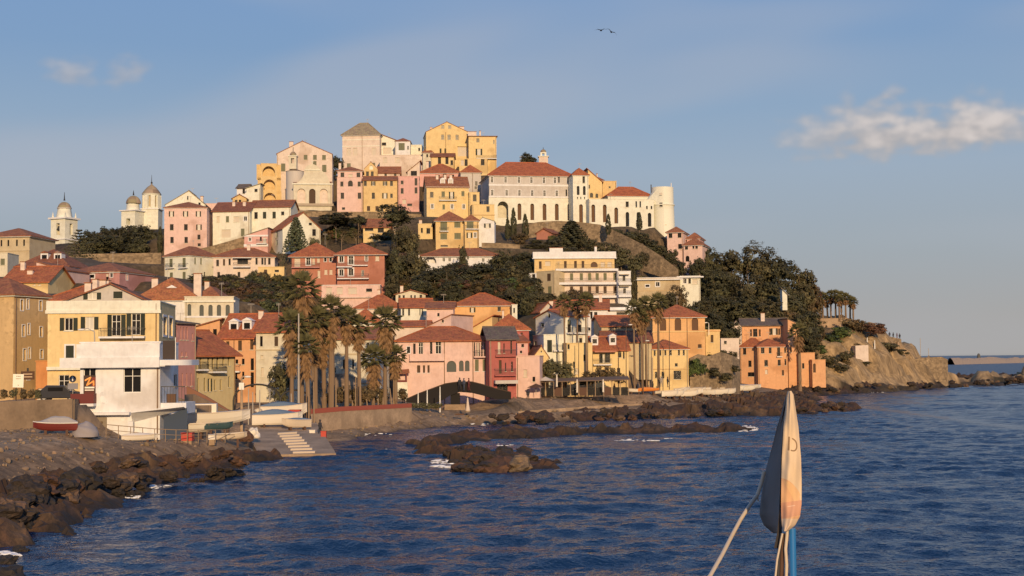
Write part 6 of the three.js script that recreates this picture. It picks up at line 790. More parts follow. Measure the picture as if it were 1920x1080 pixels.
const PALMGREEN = solid('palmgreen', 0.105, 0.10, 0.04, 0.8, { side: THREE.DoubleSide }), PALMDEAD = solid('palmdead', 0.27, 0.165, 0.085, 0.95, { side: THREE.DoubleSide }), PALMTRUNK = solid('palmtrunk', 0.22, 0.15, 0.095, 0.95);
function palm(label, px, top, foot, d, w, o = {}) {
  const p = at(px, foot, d), gy = o.y ?? ground(p.x, p.z), ty = heightAt(px, top, d), g = thing('fan_palm', label, 'palm', o.group); g.position.set(p.x, gy, p.z); g.rotation.y = rr(0, 6.3);
  const R = w / 2 * d / FOCAL, hub = ty - gy - R * 0.95, lean = o.lean ?? rr(-0.3, 0.3), tr = o.r || 0.32, pts = [], rad = []; for (let i = 0; i <= 8; i++) { const t = i / 8; pts.push(V(lean * t * t, -0.4 + (hub + 0.4) * t, 0.15 * lean * t)); rad.push(mix(tr * 1.25, tr * 0.8, Math.pow(t, 0.6)) * rr(0.95, 1.05)); }
  mesh('trunk', finish(tube(pts, rad, 9)), PALMTRUNK, g);
  const f = fan(Math.floor(rnd() * 3)), q = mesh('crown', f.green, PALMGREEN, g); q.position.set(lean, hub, 0.15 * lean); q.scale.setScalar(R / 1.75);
  if (o.skirt !== 0) for (let k = 0; k < (o.skirt || 2); k++) { const s = mesh('dead_frond_skirt', f.dead, PALMDEAD, g); s.position.set(lean * (1 - k * 0.1), hub - 0.1 - k * R * 0.42, 0.15 * lean); s.scale.set(R / 1.75 * (1 - k * 0.13), R / 1.6, R / 1.75 * (1 - k * 0.13)); s.rotation.y = k * 1.1; }
  return g;
}
// evergreens beside the bell tower
const ever = { group: 'dark evergreens behind the garden wall' };
for (const [x, t, l, w, d] of [[172, 428, 474, 56, 352], [205, 421, 474, 66, 356], [240, 418, 474, 66, 352], [272, 419, 474, 56, 356], [255, 432, 476, 60, 346], [190, 440, 476, 70, 346]]) tree('evergreen_tree', 'broad dark evergreen between bell tower and tall pink house', 'round', x, t, l, w, d, 'dark', { ...ever, y: heightAt(x, 476, d) });
tree('tiered_conifer', 'pale tiered conifer with upswept branches in front of the bell tower', 'tiers', 148, 430, 494, 62, 318, 'olive', {});
tree('slim_tree', 'slim dark tree in the gap beside the tall pink house', 'cypress', 300, 425, 474, 14, 345, 'dark', { y: heightAt(300, 476, 345) });
// pines and firs of the upper slope
tree('fir_tree', 'tall green fir in front of the white gabled house', 'fir', 555, 405, 470, 46, 322, 'fir', {});
tree('umbrella_pine', 'umbrella pine with forked pale trunk above the brick red villa', 'round', 741, 378, 420, 74, 322, 'dark', { bark: PALEBARK, thick: 0.55 });
tree('flat_pine', 'wide flat crowned pine behind the white gabled house', 'round', 630, 398, 420, 92, 345, 'dark', {});
tree('flat_pine', 'small flat pine between the white gable and the umbrella pine', 'pine', 672, 400, 432, 34, 346, 'dark', {});
for (const [x, t, l, w, d, k, f] of [[640, 424, 452, 44, 338, 'sparse', 'wood'], [668, 428, 455, 30, 335, 'sparse', 'warm'], [612, 436, 462, 26, 330, 'sparse', 'olive'], [590, 440, 470, 24, 326, 'bush', 'olive'], [708, 436, 462, 36, 338, 'bush', 'wood'], [530, 470, 515, 26, 316, 'sparse', 'olive']]) tree('garden_tree', 'thin garden tree above the brick red villa', k, x, t, l, w, d, f, { group: 'garden trees above the brick red villa' });
for (const [x, t, w] of [[963, 390, 17], [985, 401, 18], [952, 408, 15]]) tree('cypress', 'dark cypress under the convent arches', 'cypress', x, t, 448, w, 356, 'dark', { group: 'cypresses under the convent arches' });
for (const [x, t, l, w, d] of [[1141, 401, 440, 15, 360], [1199, 398, 432, 16, 362]]) tree('cypress', 'slim cypress in front of the arcade arches', 'cypress', x, t, l, w, d, 'dark', { group: 'cypresses before the arcade' });
tree('dark_tree', 'round dark treetop beside the bell cote', 'round', 990, 284, 309, 36, 420, 'dark', { y: heightAt(990, 330, 420) });
tree('dark_tree', 'dark treetop between gabled hall and palace', 'round', 630, 290, 330, 30, 436, 'dark', { y: heightAt(630, 330, 436) });
// wood between centre roofs and hotel
const midWood = { group: 'woods on the slope above the centre roofs' };
for (const [x, t, l, w, d, f] of [[690, 452, 490, 40, 326, 'dark'], [760, 420, 500, 52, 318, 'wood'], [742, 466, 540, 46, 300, 'dark'], [775, 470, 540, 56, 300, 'wood'], [770, 445, 495, 44, 326, 'wood'], [812, 500, 556, 70, 292, 'dark'], [855, 498, 552, 72, 294, 'dark'], [900, 490, 552, 70, 296, 'dark'], [868, 458, 508, 22, 312, 'dark'], [886, 496, 540, 50, 300, 'wood'], [940, 466, 545, 60, 308, 'dark'], [965, 486, 560, 56, 300, 'wood'], [985, 470, 530, 44, 318, 'dark'], [990, 540, 590, 40, 272, 'dark'], [845, 525, 566, 50, 280, 'dark'], [960, 540, 585, 60, 275, 'wood'], [925, 520, 560, 50, 285, 'dark'], [1010, 545, 588, 44, 276, 'wood'], [1030, 548, 580, 40, 284, 'wood'], [735, 510, 556, 40, 290, 'wood'], [790, 520, 560, 44, 284, 'dark'], [935, 500, 540, 50, 302, 'dark'], [1075, 540, 572, 40, 292, 'warm'], [1100, 545, 572, 36, 292, 'wood'], [1090, 550, 582, 50, 286, 'wood'], [730, 480, 530, 36, 306, 'dark']]) tree('woodland_tree', 'dark woodland tree on the slope above the centre roofs', 'round', x, t, l, w, d, f, midWood);
for (const [x, t, l, w, d] of [[838, 500, 530, 20, 290], [775, 530, 560, 26, 286], [745, 530, 562, 24, 286], [815, 505, 530, 24, 290]]) tree('bare_pine', 'leaning pine with a pale bare trunk in the woods', 'sparse', x, t, l, w, d, 'wood', { bark: PALEBARK, thick: 0.5, group: 'pale trunked pines in the woods' });
// around the hotel and below the curved wall
const hotelWood = { group: 'trees between hotel and curved wall' };
tree('cedar', 'broad dark cedar in front of the convent arcade', 'fir', 1072, 412, 478, 84, 338, 'dark', {});
for (const [x, t, l, w, d, f] of [[1040, 448, 482, 50, 332, 'wood'], [1015, 452, 486, 44, 334, 'wood'], [1110, 446, 486, 60, 340, 'wood'], [1140, 452, 490, 56, 342, 'wood'], [1165, 462, 496, 40, 342, 'olive'], [1190, 478, 506, 34, 342, 'olive'], [1205, 470, 500, 26, 345, 'wood'], [995, 462, 498, 40, 332, 'wood'], [1186, 500, 560, 22, 318, 'wood'], [975, 436, 466, 34, 345, 'warm'], [1005, 448, 466, 26, 344, 'olive'], [1060, 462, 480, 60, 330, 'wood']]) tree('hotel_tree', 'olive brown tree on the bank behind the hotel', 'round', x, t, l, w, d, f, hotelWood);
for (const [x, t, l, w, d] of [[1175, 428, 456, 44, 362], [1200, 428, 462, 50, 362], [1222, 440, 476, 40, 362], [1240, 452, 486, 36, 362], [1160, 428, 446, 30, 366], [1262, 474, 500, 30, 360], [1278, 480, 520, 26, 352], [1150, 426, 440, 26, 368], [1215, 452, 478, 44, 360], [1255, 462, 492, 34, 364]]) tree('bank_bush', 'dark bush above the curved hill wall', 'bush', x, t, l, w, d, 'dark', { cat: 'bush', group: 'bushes above the curved hill wall', y: heightAt(x, l + 2, d) });
// wooded headland
const headWood = { group: 'woods of the headland' };
for (const [x, t, l, w, d, f] of [[1330, 462, 520, 60, 376, 'dark'], [1372, 466, 530, 66, 374, 'wood'], [1420, 456, 530, 72, 372, 'wood'], [1462, 480, 545, 66, 372, 'dark'], [1500, 498, 570, 62, 372, 'wood'], [1515, 512, 590, 56, 374, 'warm'], [1310, 480, 535, 40, 366, 'dark'], [1345, 505, 560, 60, 362, 'dark'], [1400, 510, 570, 70, 360, 'wood'], [1450, 520, 580, 70, 362, 'dark'], [1485, 540, 600, 56, 364, 'dark'], [1300, 535, 590, 56, 345, 'wood'], [1340, 550, 600, 64, 342, 'dark'], [1390, 555, 605, 70, 344, 'dark'], [1440, 560, 606, 66, 348, 'wood'], [1300, 565, 620, 50, 325, 'dark'], [1345, 580, 630, 56, 326, 'dark'], [1370, 600, 640, 46, 325, 'dark'], [1320, 560, 600, 46, 330, 'wood'], [1270, 530, 580, 40, 322, 'warm'], [1255, 545, 585, 36, 318, 'wood'], [1415, 585, 612, 60, 345, 'dark'], [1478, 580, 612, 40, 352, 'warm'], [1525, 530, 590, 34, 380, 'red'], [1430, 480, 540, 50, 380, 'red']]) tree('headland_tree', 'dark tree in the woods of the headland', 'round', x, t, l, w, d, f, headWood);
for (let i = 0; i < 26; i++) { const x = rr(1292, 1520), top = mix(474, 540, (x - 1292) / 228) + rr(6, 90), d = mix(378, 342, (top - 480) / 130); tree('headland_tree', 'dark tree in the woods of the headland', 'round', x, top, top + 46, rr(40, 62), d, ['dark', 'wood', 'dark', 'olive'][i % 4], headWood); }
for (let i = 0; i < 16; i++) { const x = rr(735, 1000), top = rr(480, 530), d = mix(318, 290, (top - 480) / 50); tree('woodland_tree', 'dark woodland tree on the slope above the centre roofs', 'round', x, top, top + 40, rr(38, 54), d, ['dark', 'wood', 'dark'][i % 3], midWood); }
for (const [x, t, l, w, d] of [[1416, 448, 480, 34, 374], [1444, 462, 490, 30, 374], [1402, 458, 484, 22, 372]]) tree('open_pine', 'open feathery pine top rising above the headland woods', 'sparse', x, t, l, w, d, 'wood', { group: 'feathery pine tops' });
for (const [x, t, l, w, d, f] of [[1530, 596, 660, 46, 356, 'warm'], [1560, 620, 652, 44, 362, 'green'], [1578, 606, 636, 60, 368, 'green'], [1602, 590, 624, 48, 376, 'warm'], [1628, 600, 626, 40, 377, 'red'], [1652, 600, 628, 34, 378, 'red'], [1540, 640, 668, 34, 354, 'green'], [1615, 598, 622, 40, 380, 'wood'], [1640, 612, 630, 30, 376, 'red'], [1560, 660, 690, 40, 346, 'wood'], [1585, 652, 680, 34, 352, 'wood'], [1575, 676, 700, 50, 344, 'wood'], [1660, 636, 664, 60, 383, 'wood'], [1688, 650, 672, 36, 391, 'wood'], [1605, 645, 660, 20, 366, 'warm'], [1580, 668, 690, 40, 354, 'warm'], [1625, 684, 700, 30, 362, 'wood']]) tree('headland_bush', 'bush on the cliff of the headland', 'bush', x, t, l, w, d, f, { cat: 'bush', group: 'bushes on the headland cliff' });
// slope behind the left roofs
for (const [x, t, l, w, d, f] of [[372, 512, 545, 44, 300, 'dark'], [400, 515, 550, 44, 298, 'dark'], [425, 512, 545, 40, 300, 'dark'], [455, 520, 560, 50, 285, 'dark'], [480, 505, 545, 34, 302, 'olive'], [500, 525, 570, 54, 275, 'dark'], [430, 540, 580, 50, 268, 'wood'], [470, 550, 590, 50, 258, 'wood'], [535, 515, 570, 40, 285, 'dark'], [515, 560, 600, 44, 245, 'wood'], [400, 545, 580, 40, 270, 'wood'], [550, 540, 590, 40, 262, 'olive']]) tree('slope_tree', 'dark garden tree behind the arched window house', 'round', x, t, l, w, d, f, { group: 'garden trees behind the arched window house' });
tree('broad_tree', 'bushy tree in front of the cream house behind the palms', 'round', 528, 676, 752, 54, 181, 'olive', {});
for (const [x, t, l, w, d] of [[1035, 671, 712, 40, 228], [1062, 676, 714, 34, 228], [1012, 690, 716, 26, 228]]) tree('terrace_tree', 'bushy green tree over the beach cafe terrace', 'round', x, t, l, w, d, 'olive', { group: 'trees over the beach cafe' });
for (const [x, t, l, w, d] of [[1110, 688, 724, 42, 228], [1140, 676, 722, 46, 230], [1160, 690, 724, 30, 229], [1090, 700, 726, 30, 227]]) tree('vine_pergola', 'leafy brown vine over the cafe pergola', 'bush', x, t, l, w, d, 'warm', { cat: 'vine', group: 'vines over the cafe pergola' });
for (const [x, t, l, w, d] of [[640, 712, 764, 34, 184], [665, 715, 766, 36, 184], [690, 708, 764, 44, 185], [715, 716, 764, 34, 187], [755, 722, 752, 30, 196], [620, 730, 770, 30, 180]]) tree('promenade_bush', 'brown green bush behind the red kerb', 'bush', x, t, l, w, d, 'warm', { cat: 'bush', group: 'bushes behind the red kerb' });
for (let i = 0; i < 7; i++) tree('beach_hedge', 'pale green reed hedge clump at the foot of the dark bridge', 'bush', 768 + i * 9, 752, 768, 15, 194 + i * 0.5, 'olive', { cat: 'hedge', group: 'reed hedge at the bridge foot' });
for (const [x, t, l, w, d] of [[1303, 664, 702, 34, 254.5], [1318, 674, 704, 26, 256], [1296, 678, 706, 20, 253]]) tree('ivy_bank', 'bright green ivy bank beside the long yellow house', 'bush', x, t, l, w, d, 'green', { cat: 'ivy', group: 'ivy bank' });
for (const [x, t, l, w, d] of [[1340, 684, 708, 34, 258], [1362, 694, 716, 40, 261], [1378, 680, 700, 26, 266], [1345, 650, 672, 44, 268], [1372, 654, 674, 34, 272], [1330, 654, 672, 30, 266]]) tree('scrub', 'brown scrub on the bank beside the salmon villa', 'bush', x, t, l, w, d, 'wood', { cat: 'bush', group: 'scrub beside the salmon villa' });
// palms
const tall = { group: 'tall fan palms behind the sea wall' };
;[[566, 502, 774, 172, 80, 5, 0.27], [547, 572, 776, 170, 76, 5, 0.25], [592, 565, 774, 174, 70, 5, 0.25], [622, 548, 772, 176, 70, 4, 0.4], [650, 568, 770, 180, 60, 3, 0.26], [674, 585, 768, 182, 56, 3, 0.26], [608, 605, 772, 177, 56, 4, 0.28], [722, 567, 766, 186, 72, 3, 0.26], [700, 640, 766, 185, 66, 3, 0.24], [742, 640, 764, 188, 54, 3, 0.28], [578, 620, 774, 169, 60, 4, 0.28]].forEach(([x, t, f, d, w, s, r], i) => palm(['tallest fan palm, its long brown skirt high above the slipway', 'shaggy fan palm leaning against the tall bare mast', 'bushy fan palm tucked under the tallest palm crown', 'thick trunked fan palm rising second highest behind the sea wall', 'slim fan palm beside the thick trunked one', 'slender fan palm with small crown before the pale houses', 'short fan palm between the thick trunked and bushy palms', 'dark green fan palm standing alone near the pink house', 'low bushy fan palm at the foot of the lone dark green palm', 'short fan palm next to the red porch of the pink house', 'lowest fan palm beside the bare mast'][i], x, t, f, d, w, { ...tall, skirt: s, r }));
for (const [x, t, f, d, w] of [[1060, 548, 725, 229, 40], [1100, 544, 724, 231, 42], [1082, 560, 724, 234, 34]]) palm('slim fan palm before the cream gabled house', x, t, f, d, w, { group: 'slim palms before the cream gabled house', skirt: 2, r: 0.15 });
for (const [x, t, f, d, w] of [[1190, 558, 722, 240, 42], [1212, 551, 722, 242, 46], [1236, 545, 722, 244, 46], [1205, 575, 722, 241, 40]]) palm('fan palm in front of the orange arched villa', x, t, f, d, w, { group: 'palms before the orange arched villa', skirt: 3, r: 0.17 });
palm('stout fan palm leaning on the salmon villa tower', 1500, 600, 706, 318, 46, { skirt: 3, r: 0.4 });
for (const [x, t, f, d, w] of [[1530, 552, 602, 384, 24], [1543, 544, 600, 385, 26], [1558, 541, 598, 386, 26], [1567, 540, 598, 384, 26], [1578, 544, 600, 386, 24], [1586, 546, 600, 384, 24], [1594, 552, 602, 386, 22], [1600, 555, 602, 384, 22], [1552, 550, 600, 388, 24], [1574, 550, 600, 382, 22], [1538, 555, 602, 382, 20]]) palm('fan palm of the grove on the headland terrace', x, t, f, d, w, { group: 'palm grove on the headland', skirt: 2, r: 0.25, y: heightAt(x, f, d) });
// undergrowth on the slopes nobody could count
{
  const base = CROWN.bush[0], spots = []; const zones = [[720, 1010, 470, 590, 275, 350], [1000, 1260, 450, 560, 300, 368], [1270, 1560, 500, 640, 315, 385], [370, 560, 520, 600, 230, 300], [590, 760, 430, 470, 320, 352]];
  for (const [x0, x1, , , d0, d1] of zones) for (let i = 0; i < 800; i++) { const d = rr(d0, d1), px = rr(x0, x1), p = at(px, 600, d), t = [0, 0, 0], y = ground(p.x, p.z, t); if (t[0] > 0.12 || y < 2) continue; spots.push([p.x, y, p.z]); }
  const m = new THREE.InstancedMesh(base, LEAF.wood, spots.length), o = new THREE.Object3D(); spots.forEach((s, i) => { o.position.set(s[0], s[1] - 0.3, s[2]); o.rotation.y = rr(0, 6.3); const k = rr(2.2, 5.2); o.scale.set(k, k * rr(0.5, 0.9), k); o.updateMatrix(); m.setMatrixAt(i, o.matrix); m.setColorAt(i, new THREE.Color().setRGB(rr(0.7, 1.5), rr(0.7, 1.3), rr(0.6, 1.2))); });
  m.name = 'undergrowth'; m.castShadow = m.receiveShadow = true; scene.add(m); tag(m, 'brown green undergrowth covering the open slopes', 'undergrowth', null, 'stuff');
}

// ------------------------------------------------------------------ boats
const PAINTS = { white: solid('boatwhite', 0.74, 0.68, 0.58, 0.4), cream: solid('boatcream', 0.6, 0.5, 0.38, 0.5), red: solid('boatred', 0.16, 0.025, 0.02, 0.45), teal: solid('boatteal', 0.035, 0.075, 0.085, 0.5), orange: solid('boatorange', 0.75, 0.26, 0.05, 0.5), blue: solid('boatblue', 0.13, 0.19, 0.27, 0.85), grey: solid('boatgrey', 0.36, 0.34, 0.33, 0.85), dark: solid('boatdark', 0.04, 0.035, 0.035, 0.7), wood: solid('boatwood', 0.28, 0.17, 0.09, 0.7), brown: solid('boatbrown', 0.1, 0.05, 0.03, 0.8), redcloth: solid('redcloth', 0.5, 0.075, 0.05, 0.85) };
function hullGeo(L, B, H) {
  const st = 10, se = 8, R = []; for (let i = 0; i <= st; i++) { const t = i / st, w = B / 2 * Math.pow(Math.sin(Math.PI * (0.18 + 0.82 * t) * 0.5 + (t < 0.02 ? 0 : 0)), 1) * (t > 0.55 ? Math.sqrt(Math.max(0.0004, 1 - Math.pow((t - 0.55) / 0.45, 2.2))) : 0.86 + 0.14 * t / 0.55), sheer = H * (1 + 0.35 * Math.pow(t, 2.5) + 0.06 * (1 - t)), keel = H * 0.55 * Math.pow(Math.max(0, t - 0.6) / 0.4, 2.2), ring = []; for (let k = 0; k <= se; k++) { const a = k / se * 2 - 1, s = Math.sign(a) * Math.pow(Math.abs(a), 0.62); ring.push([(t - 0.5) * L, mix(keel, sheer, Math.pow(Math.abs(a), 2.2)), s * w]); } R.push(ring); }
  const f = []; for (let i = 0; i < st; i++) for (let k = 0; k < se; k++) f.push([R[i][k], R[i + 1][k], R[i + 1][k + 1], R[i][k + 1]]); f.push(R[0].slice()); return { faces: f, R };
}
function boat(label, px, py, d, L, yaw, hull, o = {}) {
  const p = at(px, py, d), g = thing(o.name || 'boat', label, o.cat || 'boat', o.group), B = o.B || L * 0.36, H = o.H || L * 0.17, { faces, R } = hullGeo(L, B, H); if (d > 200) p.y = ground(p.x, p.z) + 0.5; g.position.copy(p); g.rotation.set(0, yaw * Math.PI / 180, o.roll || 0, 'YXZ');
  mesh('hull', finish(polys(faces)), PAINTS[hull], g);
  const se = R[0].length - 1; for (const k of [0, se]) mesh('gunwale', finish(tube(R.map(r => V(...r[k])), 0.045, 5)), PAINTS[o.rim || 'cream'], g);
  if (o.cover) { const f = []; const top = R.map((r, i) => { const t = i / (R.length - 1), y = (r[0][1] + (o.hump || 0.25) * Math.sin(Math.PI * Math.min(1, t * 1.1 + 0.05)) * (1 + 0.15 * noise(i * 1.7, L, 2))); return [r[0], [r[0][0], mix(r[0][1], y, 0.8), r[0][2] * 0.5], [r[0][0], y, 0], [r[0][0], mix(r[0][1], y, 0.8), r[se][2] * 0.5], r[se]]; }); for (let i = 0; i + 1 < top.length; i++) for (let k = 0; k < 4; k++) f.push([top[i][k], top[i][k + 1], top[i + 1][k + 1], top[i + 1][k]]); f.push(top[0]); mesh('cover', finish(polys(f)).translate(0, 0.04, 0), PAINTS[o.cover], g); }
  else { for (const i of [2, 5]) { const y = R[i][0][1] - H * 0.22, w = Math.abs(R[i][0][2]) * 0.92; mesh('thwart', finish(box(R[i][0][0] - 0.13, R[i][0][0] + 0.13, y, y + 0.05, -w, w)), PAINTS.wood, g); } const f = []; for (let i = 0; i + 1 < R.length; i++) { const y = i => mix(R[i][4][1], R[i][0][1], 0.25), w = i => Math.abs(R[i][0][2]) * 0.75; f.push([[R[i][0][0], y(i), -w(i)], [R[i][0][0], y(i), w(i)], [R[i + 1][0][0], y(i + 1), w(i + 1)], [R[i + 1][0][0], y(i + 1), -w(i + 1)]]); } mesh('floor_boards', finish(polys(f)), PAINTS.wood, g); }
  if (o.cabin) mesh('windscreen', join([box(L * 0.02, L * 0.08, H * 1.05, H * 1.9, -B * 0.36, B * 0.36), box(-L * 0.22, L * 0.02, H * 1.8, H * 1.9, -B * 0.36, B * 0.36), box(-L * 0.22, -L * 0.19, H * 1.05, H * 1.8, -B * 0.36, -B * 0.3), box(-L * 0.22, -L * 0.19, H * 1.05, H * 1.8, B * 0.3, B * 0.36)]), PAINTS.white, g);
  if (o.motor) { mesh('outboard_motor', join([box(-L / 2 - 0.45, -L / 2 - 0.05, H * 0.9, H * 1.5, -0.16, 0.16), box(-L / 2 - 0.35, -L / 2 - 0.2, 0, H * 0.9, -0.06, 0.06)]), PAINTS.dark, g); }
  for (const sx of [-0.26, 0.22]) mesh('cradle', finish(box(L * sx - 0.1, L * sx + 0.1, -0.75, H * 0.14, -B * 0.24, B * 0.24)), PAINTS.brown, g);
  return g;
}
boat('dark red boat with white bow and grey cover below the street wall', 104, 808, 113, 3.4, 196, 'red', { cover: 'grey', hump: 0.55, rim: 'white' });
boat('long white boat with a windscreen frame in front of the tan wall', 395, 797, 138, 7.6, 8, 'white', { cabin: 1, cover: 'cream', hump: 0.05, H: 1.1 });
boat('low white boat behind the quay railing', 350, 812, 131, 6.2, 4, 'white', { H: 0.75 });
boat('teal rowing boat lying across the white boats', 410, 806, 130.5, 2.6, 5, 'teal', { rim: 'teal', H: 0.55 });
boat('upturned white dinghy beside the lower door of the white house', 262, 826, 120, 3.0, 10, 'white', { cover: 'white', hump: 0.2, H: 0.4 });
boat('small cream skiff at the quay corner behind bundled nets', 432, 824, 130, 3, 12, 'cream', { H: 0.5 });
boat('large white boat under a blue cover on the slipway', 520, 797, 158, 5.6, 12, 'white', { cover: 'blue', hump: 0.55, H: 1.1 });
boat('small pale boat with blue cover nearest the plank steps', 556, 802, 155, 3.4, -150, 'cream', { cover: 'blue', hump: 0.2, H: 0.8 });
boat('pale blue covered boat at the top of the slipway', 532, 784, 165, 5.4, 8, 'white', { cover: 'blue', hump: 0.5, H: 1.3 });
for (const [x, y, a] of [[484, 789, 100], [492, 793, 104], [501, 798, 102]]) boat('white boat bow in the row at the head of the slipway', x, y, 162, 2.6, a, 'white', { H: 1.0, B: 1.0, group: 'boat bows at the head of the slipway' });
boat('orange kayak heap on the promenade', 1216, 731, 237, 3.6, 4, 'orange', { cover: 'orange', hump: 0.25, H: 0.4, rim: 'orange', name: 'kayak', cat: 'kayak' });
boat('white rowing boat beside the orange kayak', 1190, 731, 237, 2.6, 185, 'white', { H: 0.5 });
boat('long white boat behind the orange kayak', 1240, 727, 240, 4.6, 4, 'white', { H: 0.45 });
for (const [x, y, d, L, a] of [[1268, 730, 240, 3, 20], [1300, 729, 247, 3.4, -10], [1286, 727, 250, 3, 60], [1318, 727, 254, 3.2, 12], [1342, 727, 262, 3.4, 170], [1360, 723, 268, 3.2, 6], [1330, 722, 262, 2.8, 100], [1382, 726, 276, 3.0, 0], [1276, 724, 246, 3.2, 40], [1308, 724, 252, 3.4, 24], [1325, 729, 252, 3.2, 150], [1350, 729, 258, 3.6, 10], [1368, 728, 264, 3.0, 30], [1292, 732, 243, 3.2, 8], [1400, 724, 284, 3.4, 4], [1256, 730, 238, 3, 15]]) boat('small white boat drawn up on the promenade before the ivy bank', x, y, d, L, a, 'white', { H: 0.85, cover: (x | 0) % 3 ? undefined : 'cream', hump: 0.15, group: 'small boats drawn up on the promenade' });
boat('long flat white boat on the quay before the scrub bank', 1390, 719, 285, 8.0, 2, 'white', { cover: 'white', hump: 0.12, H: 0.8 });
{ // tarpaulin mound
  const g = thing('tarpaulin', 'grey tarpaulin mound beside the red boat', 'tarpaulin'), p = at(160, 818, 114); g.position.copy(p); const s = new THREE.SphereGeometry(1, 18, 10, 0, 6.3, 0, 1.6), q = s.attributes.position; for (let i = 0; i < q.count; i++) { const v = V().fromBufferAttribute(q, i), k = 1 + 0.25 * fbm(v.x * 2, v.y * 2, v.z * 2, 3); q.setXYZ(i, v.x * k * 1.05, v.y * k * 1.15, v.z * k * 0.9); } s.computeVertexNormals(); mesh('cloth', s, solid('tarp', 0.30, 0.27, 0.27, 0.9), g);
}
{ // red buoy box, red post at the slipway, fish boxes
  const a = (name, label, cat, px, py, d, w, h, m) => { const p = at(px, py, d), o = thing(name, label, cat); o.position.copy(p); mesh('body', join([box(-w / 2, w / 2, 0, h, -w / 2, w / 2), box(-w / 2 - 0.04, w / 2 + 0.04, h + 0.002, h + 0.06, -w / 2 - 0.04, w / 2 + 0.04)]), m, o); mesh('footing', finish(box(-w / 2 + 0.05, w / 2 - 0.05, -0.5, -0.002, -w / 2 + 0.05, w / 2 - 0.05)), M.concrete, o); };
  a('red_post', 'red mooring post at the seaward corner of the slipway', 'post', 607, 826, 148, 0.55, 0.95, PAINTS.redcloth);
  a('red_tool_chest', 'tall red chest behind the blue covered boats', 'chest', 553, 787, 163, 1.3, 1.1, PAINTS.redcloth);
  a('white_crate', 'white crate beside the red mooring post', 'crate', 586, 813, 152, 0.6, 0.35, PAINTS.white);
  a('red_crate', 'red crate behind the quay railing', 'crate', 352, 826, 124, 0.95, 0.65, PAINTS.redcloth);
  a('grey_crate', 'pale fish crate behind the quay railing', 'crate', 398, 824, 126, 0.6, 0.4, PAINTS.white);
  for (const [x, y, d, m, i] of [[462, 822, 137, PAINTS.brown, 0], [474, 816, 140, PAINTS.white, 1]]) { const g = thing('net_heap', i ? 'pale heap of fishing nets on the railing at the slipway' : 'brown heap of fishing nets at the quay corner', 'nets'), p = at(x, y, d); g.position.copy(p); const s = new THREE.IcosahedronGeometry(0.7, 3), q = s.attributes.position; for (let k = 0; k < q.count; k++) { const v = V().fromBufferAttribute(q, k), kk = 1 + 0.7 * fbm(v.x * 3 + i, v.y * 3, v.z * 3, 3); q.setXYZ(k, v.x * kk, Math.max(-0.3, v.y * kk), v.z * kk * 0.8); } mesh('net', finish(s), m, g); }
}
{ // quay railing
  const g = thing('quay_railing', 'thin iron railing along the quay in front of the white boats', 'railing'), P = [[199, 796, 119.5], [245, 800, 119.8], [290, 804, 120.5], [330, 806, 121.5], [372, 806, 123], [404, 806, 125], [440, 806, 129]].map(([x, y, d]) => at(x, y, d));
  const bars = [tube(P, 0.035, 5), tube(P.map(p => p.clone().add(V(0, -0.45, 0))), 0.028, 5)]; mesh('rails', join(bars), M.woodPole, g); for (let i = 0; i < P.length - 1; i++) for (const t of [0, 0.5]) { const p = P[i].clone().lerp(P[i + 1], t); mesh('post', finish(tube([p, p.clone().add(V(0, -1.15, 0))], 0.035, 5)), M.woodPole, g); }
}
// ------------------------------------------------------------------ dark footbridge
{
  const g = thing('footbridge', 'dark arched footbridge with solid sides on a central pier', 'bridge'), d = 205, c = at(862, 740, d); g.position.copy(c); const m = d / FOCAL, dark = solid('bridgedark', 0.011, 0.008, 0.007, 0.85);
  const topL = [[762, 748], [785, 738], [810, 729], [835, 720], [858, 717], [885, 717], [905, 722], [930, 730], [958, 737]], botL = [[762, 756], [785, 757], [810, 757], [826, 752], [843, 742], [862, 735], [885, 737], [905, 742], [930, 749], [958, 750]];
  const s = new THREE.Shape(); topL.forEach(([x, y], i) => i ? s.lineTo((x - 862) * m, (740 - y) * m) : s.moveTo((x - 862) * m, (740 - y) * m)); botL.slice().reverse().forEach(([x, y]) => s.lineTo((x - 862) * m, (740 - y) * m)); s.closePath();
  mesh('side_panel', finish(slab(s, 0.12)), dark, g); mesh('side_panel', finish(slab(s, 0.12).translate(0, 0, -2.6)), dark, g);
  const f = []; for (let i = 0; i + 1 < botL.length; i++) { const q = ([x, y], z) => [(x - 862) * m, (740 - y) * m + 0.25, z]; f.push([q(botL[i], 0), q(botL[i + 1], 0), q(botL[i + 1], -2.5), q(botL[i], -2.5)]); } mesh('deck', finish(polys(f)), dark, g);
  mesh('handrail', finish(tube(topL.map(([x, y]) => V((x - 862) * m, (740 - y) * m + 0.06, 0.06)), 0.07, 6)), M.brown, g);
  mesh('pier', finish(box(-1.35, -0.05, -2.3, 0.2, -2.2, -0.2)), dark, g); mesh('pier_footing', finish(box(-2.2, 0.8, -3.6, -1.4, -2.8, 0.5)), M.concrete, g);
}
const posts = { group: 'white beach posts before the bridge' };
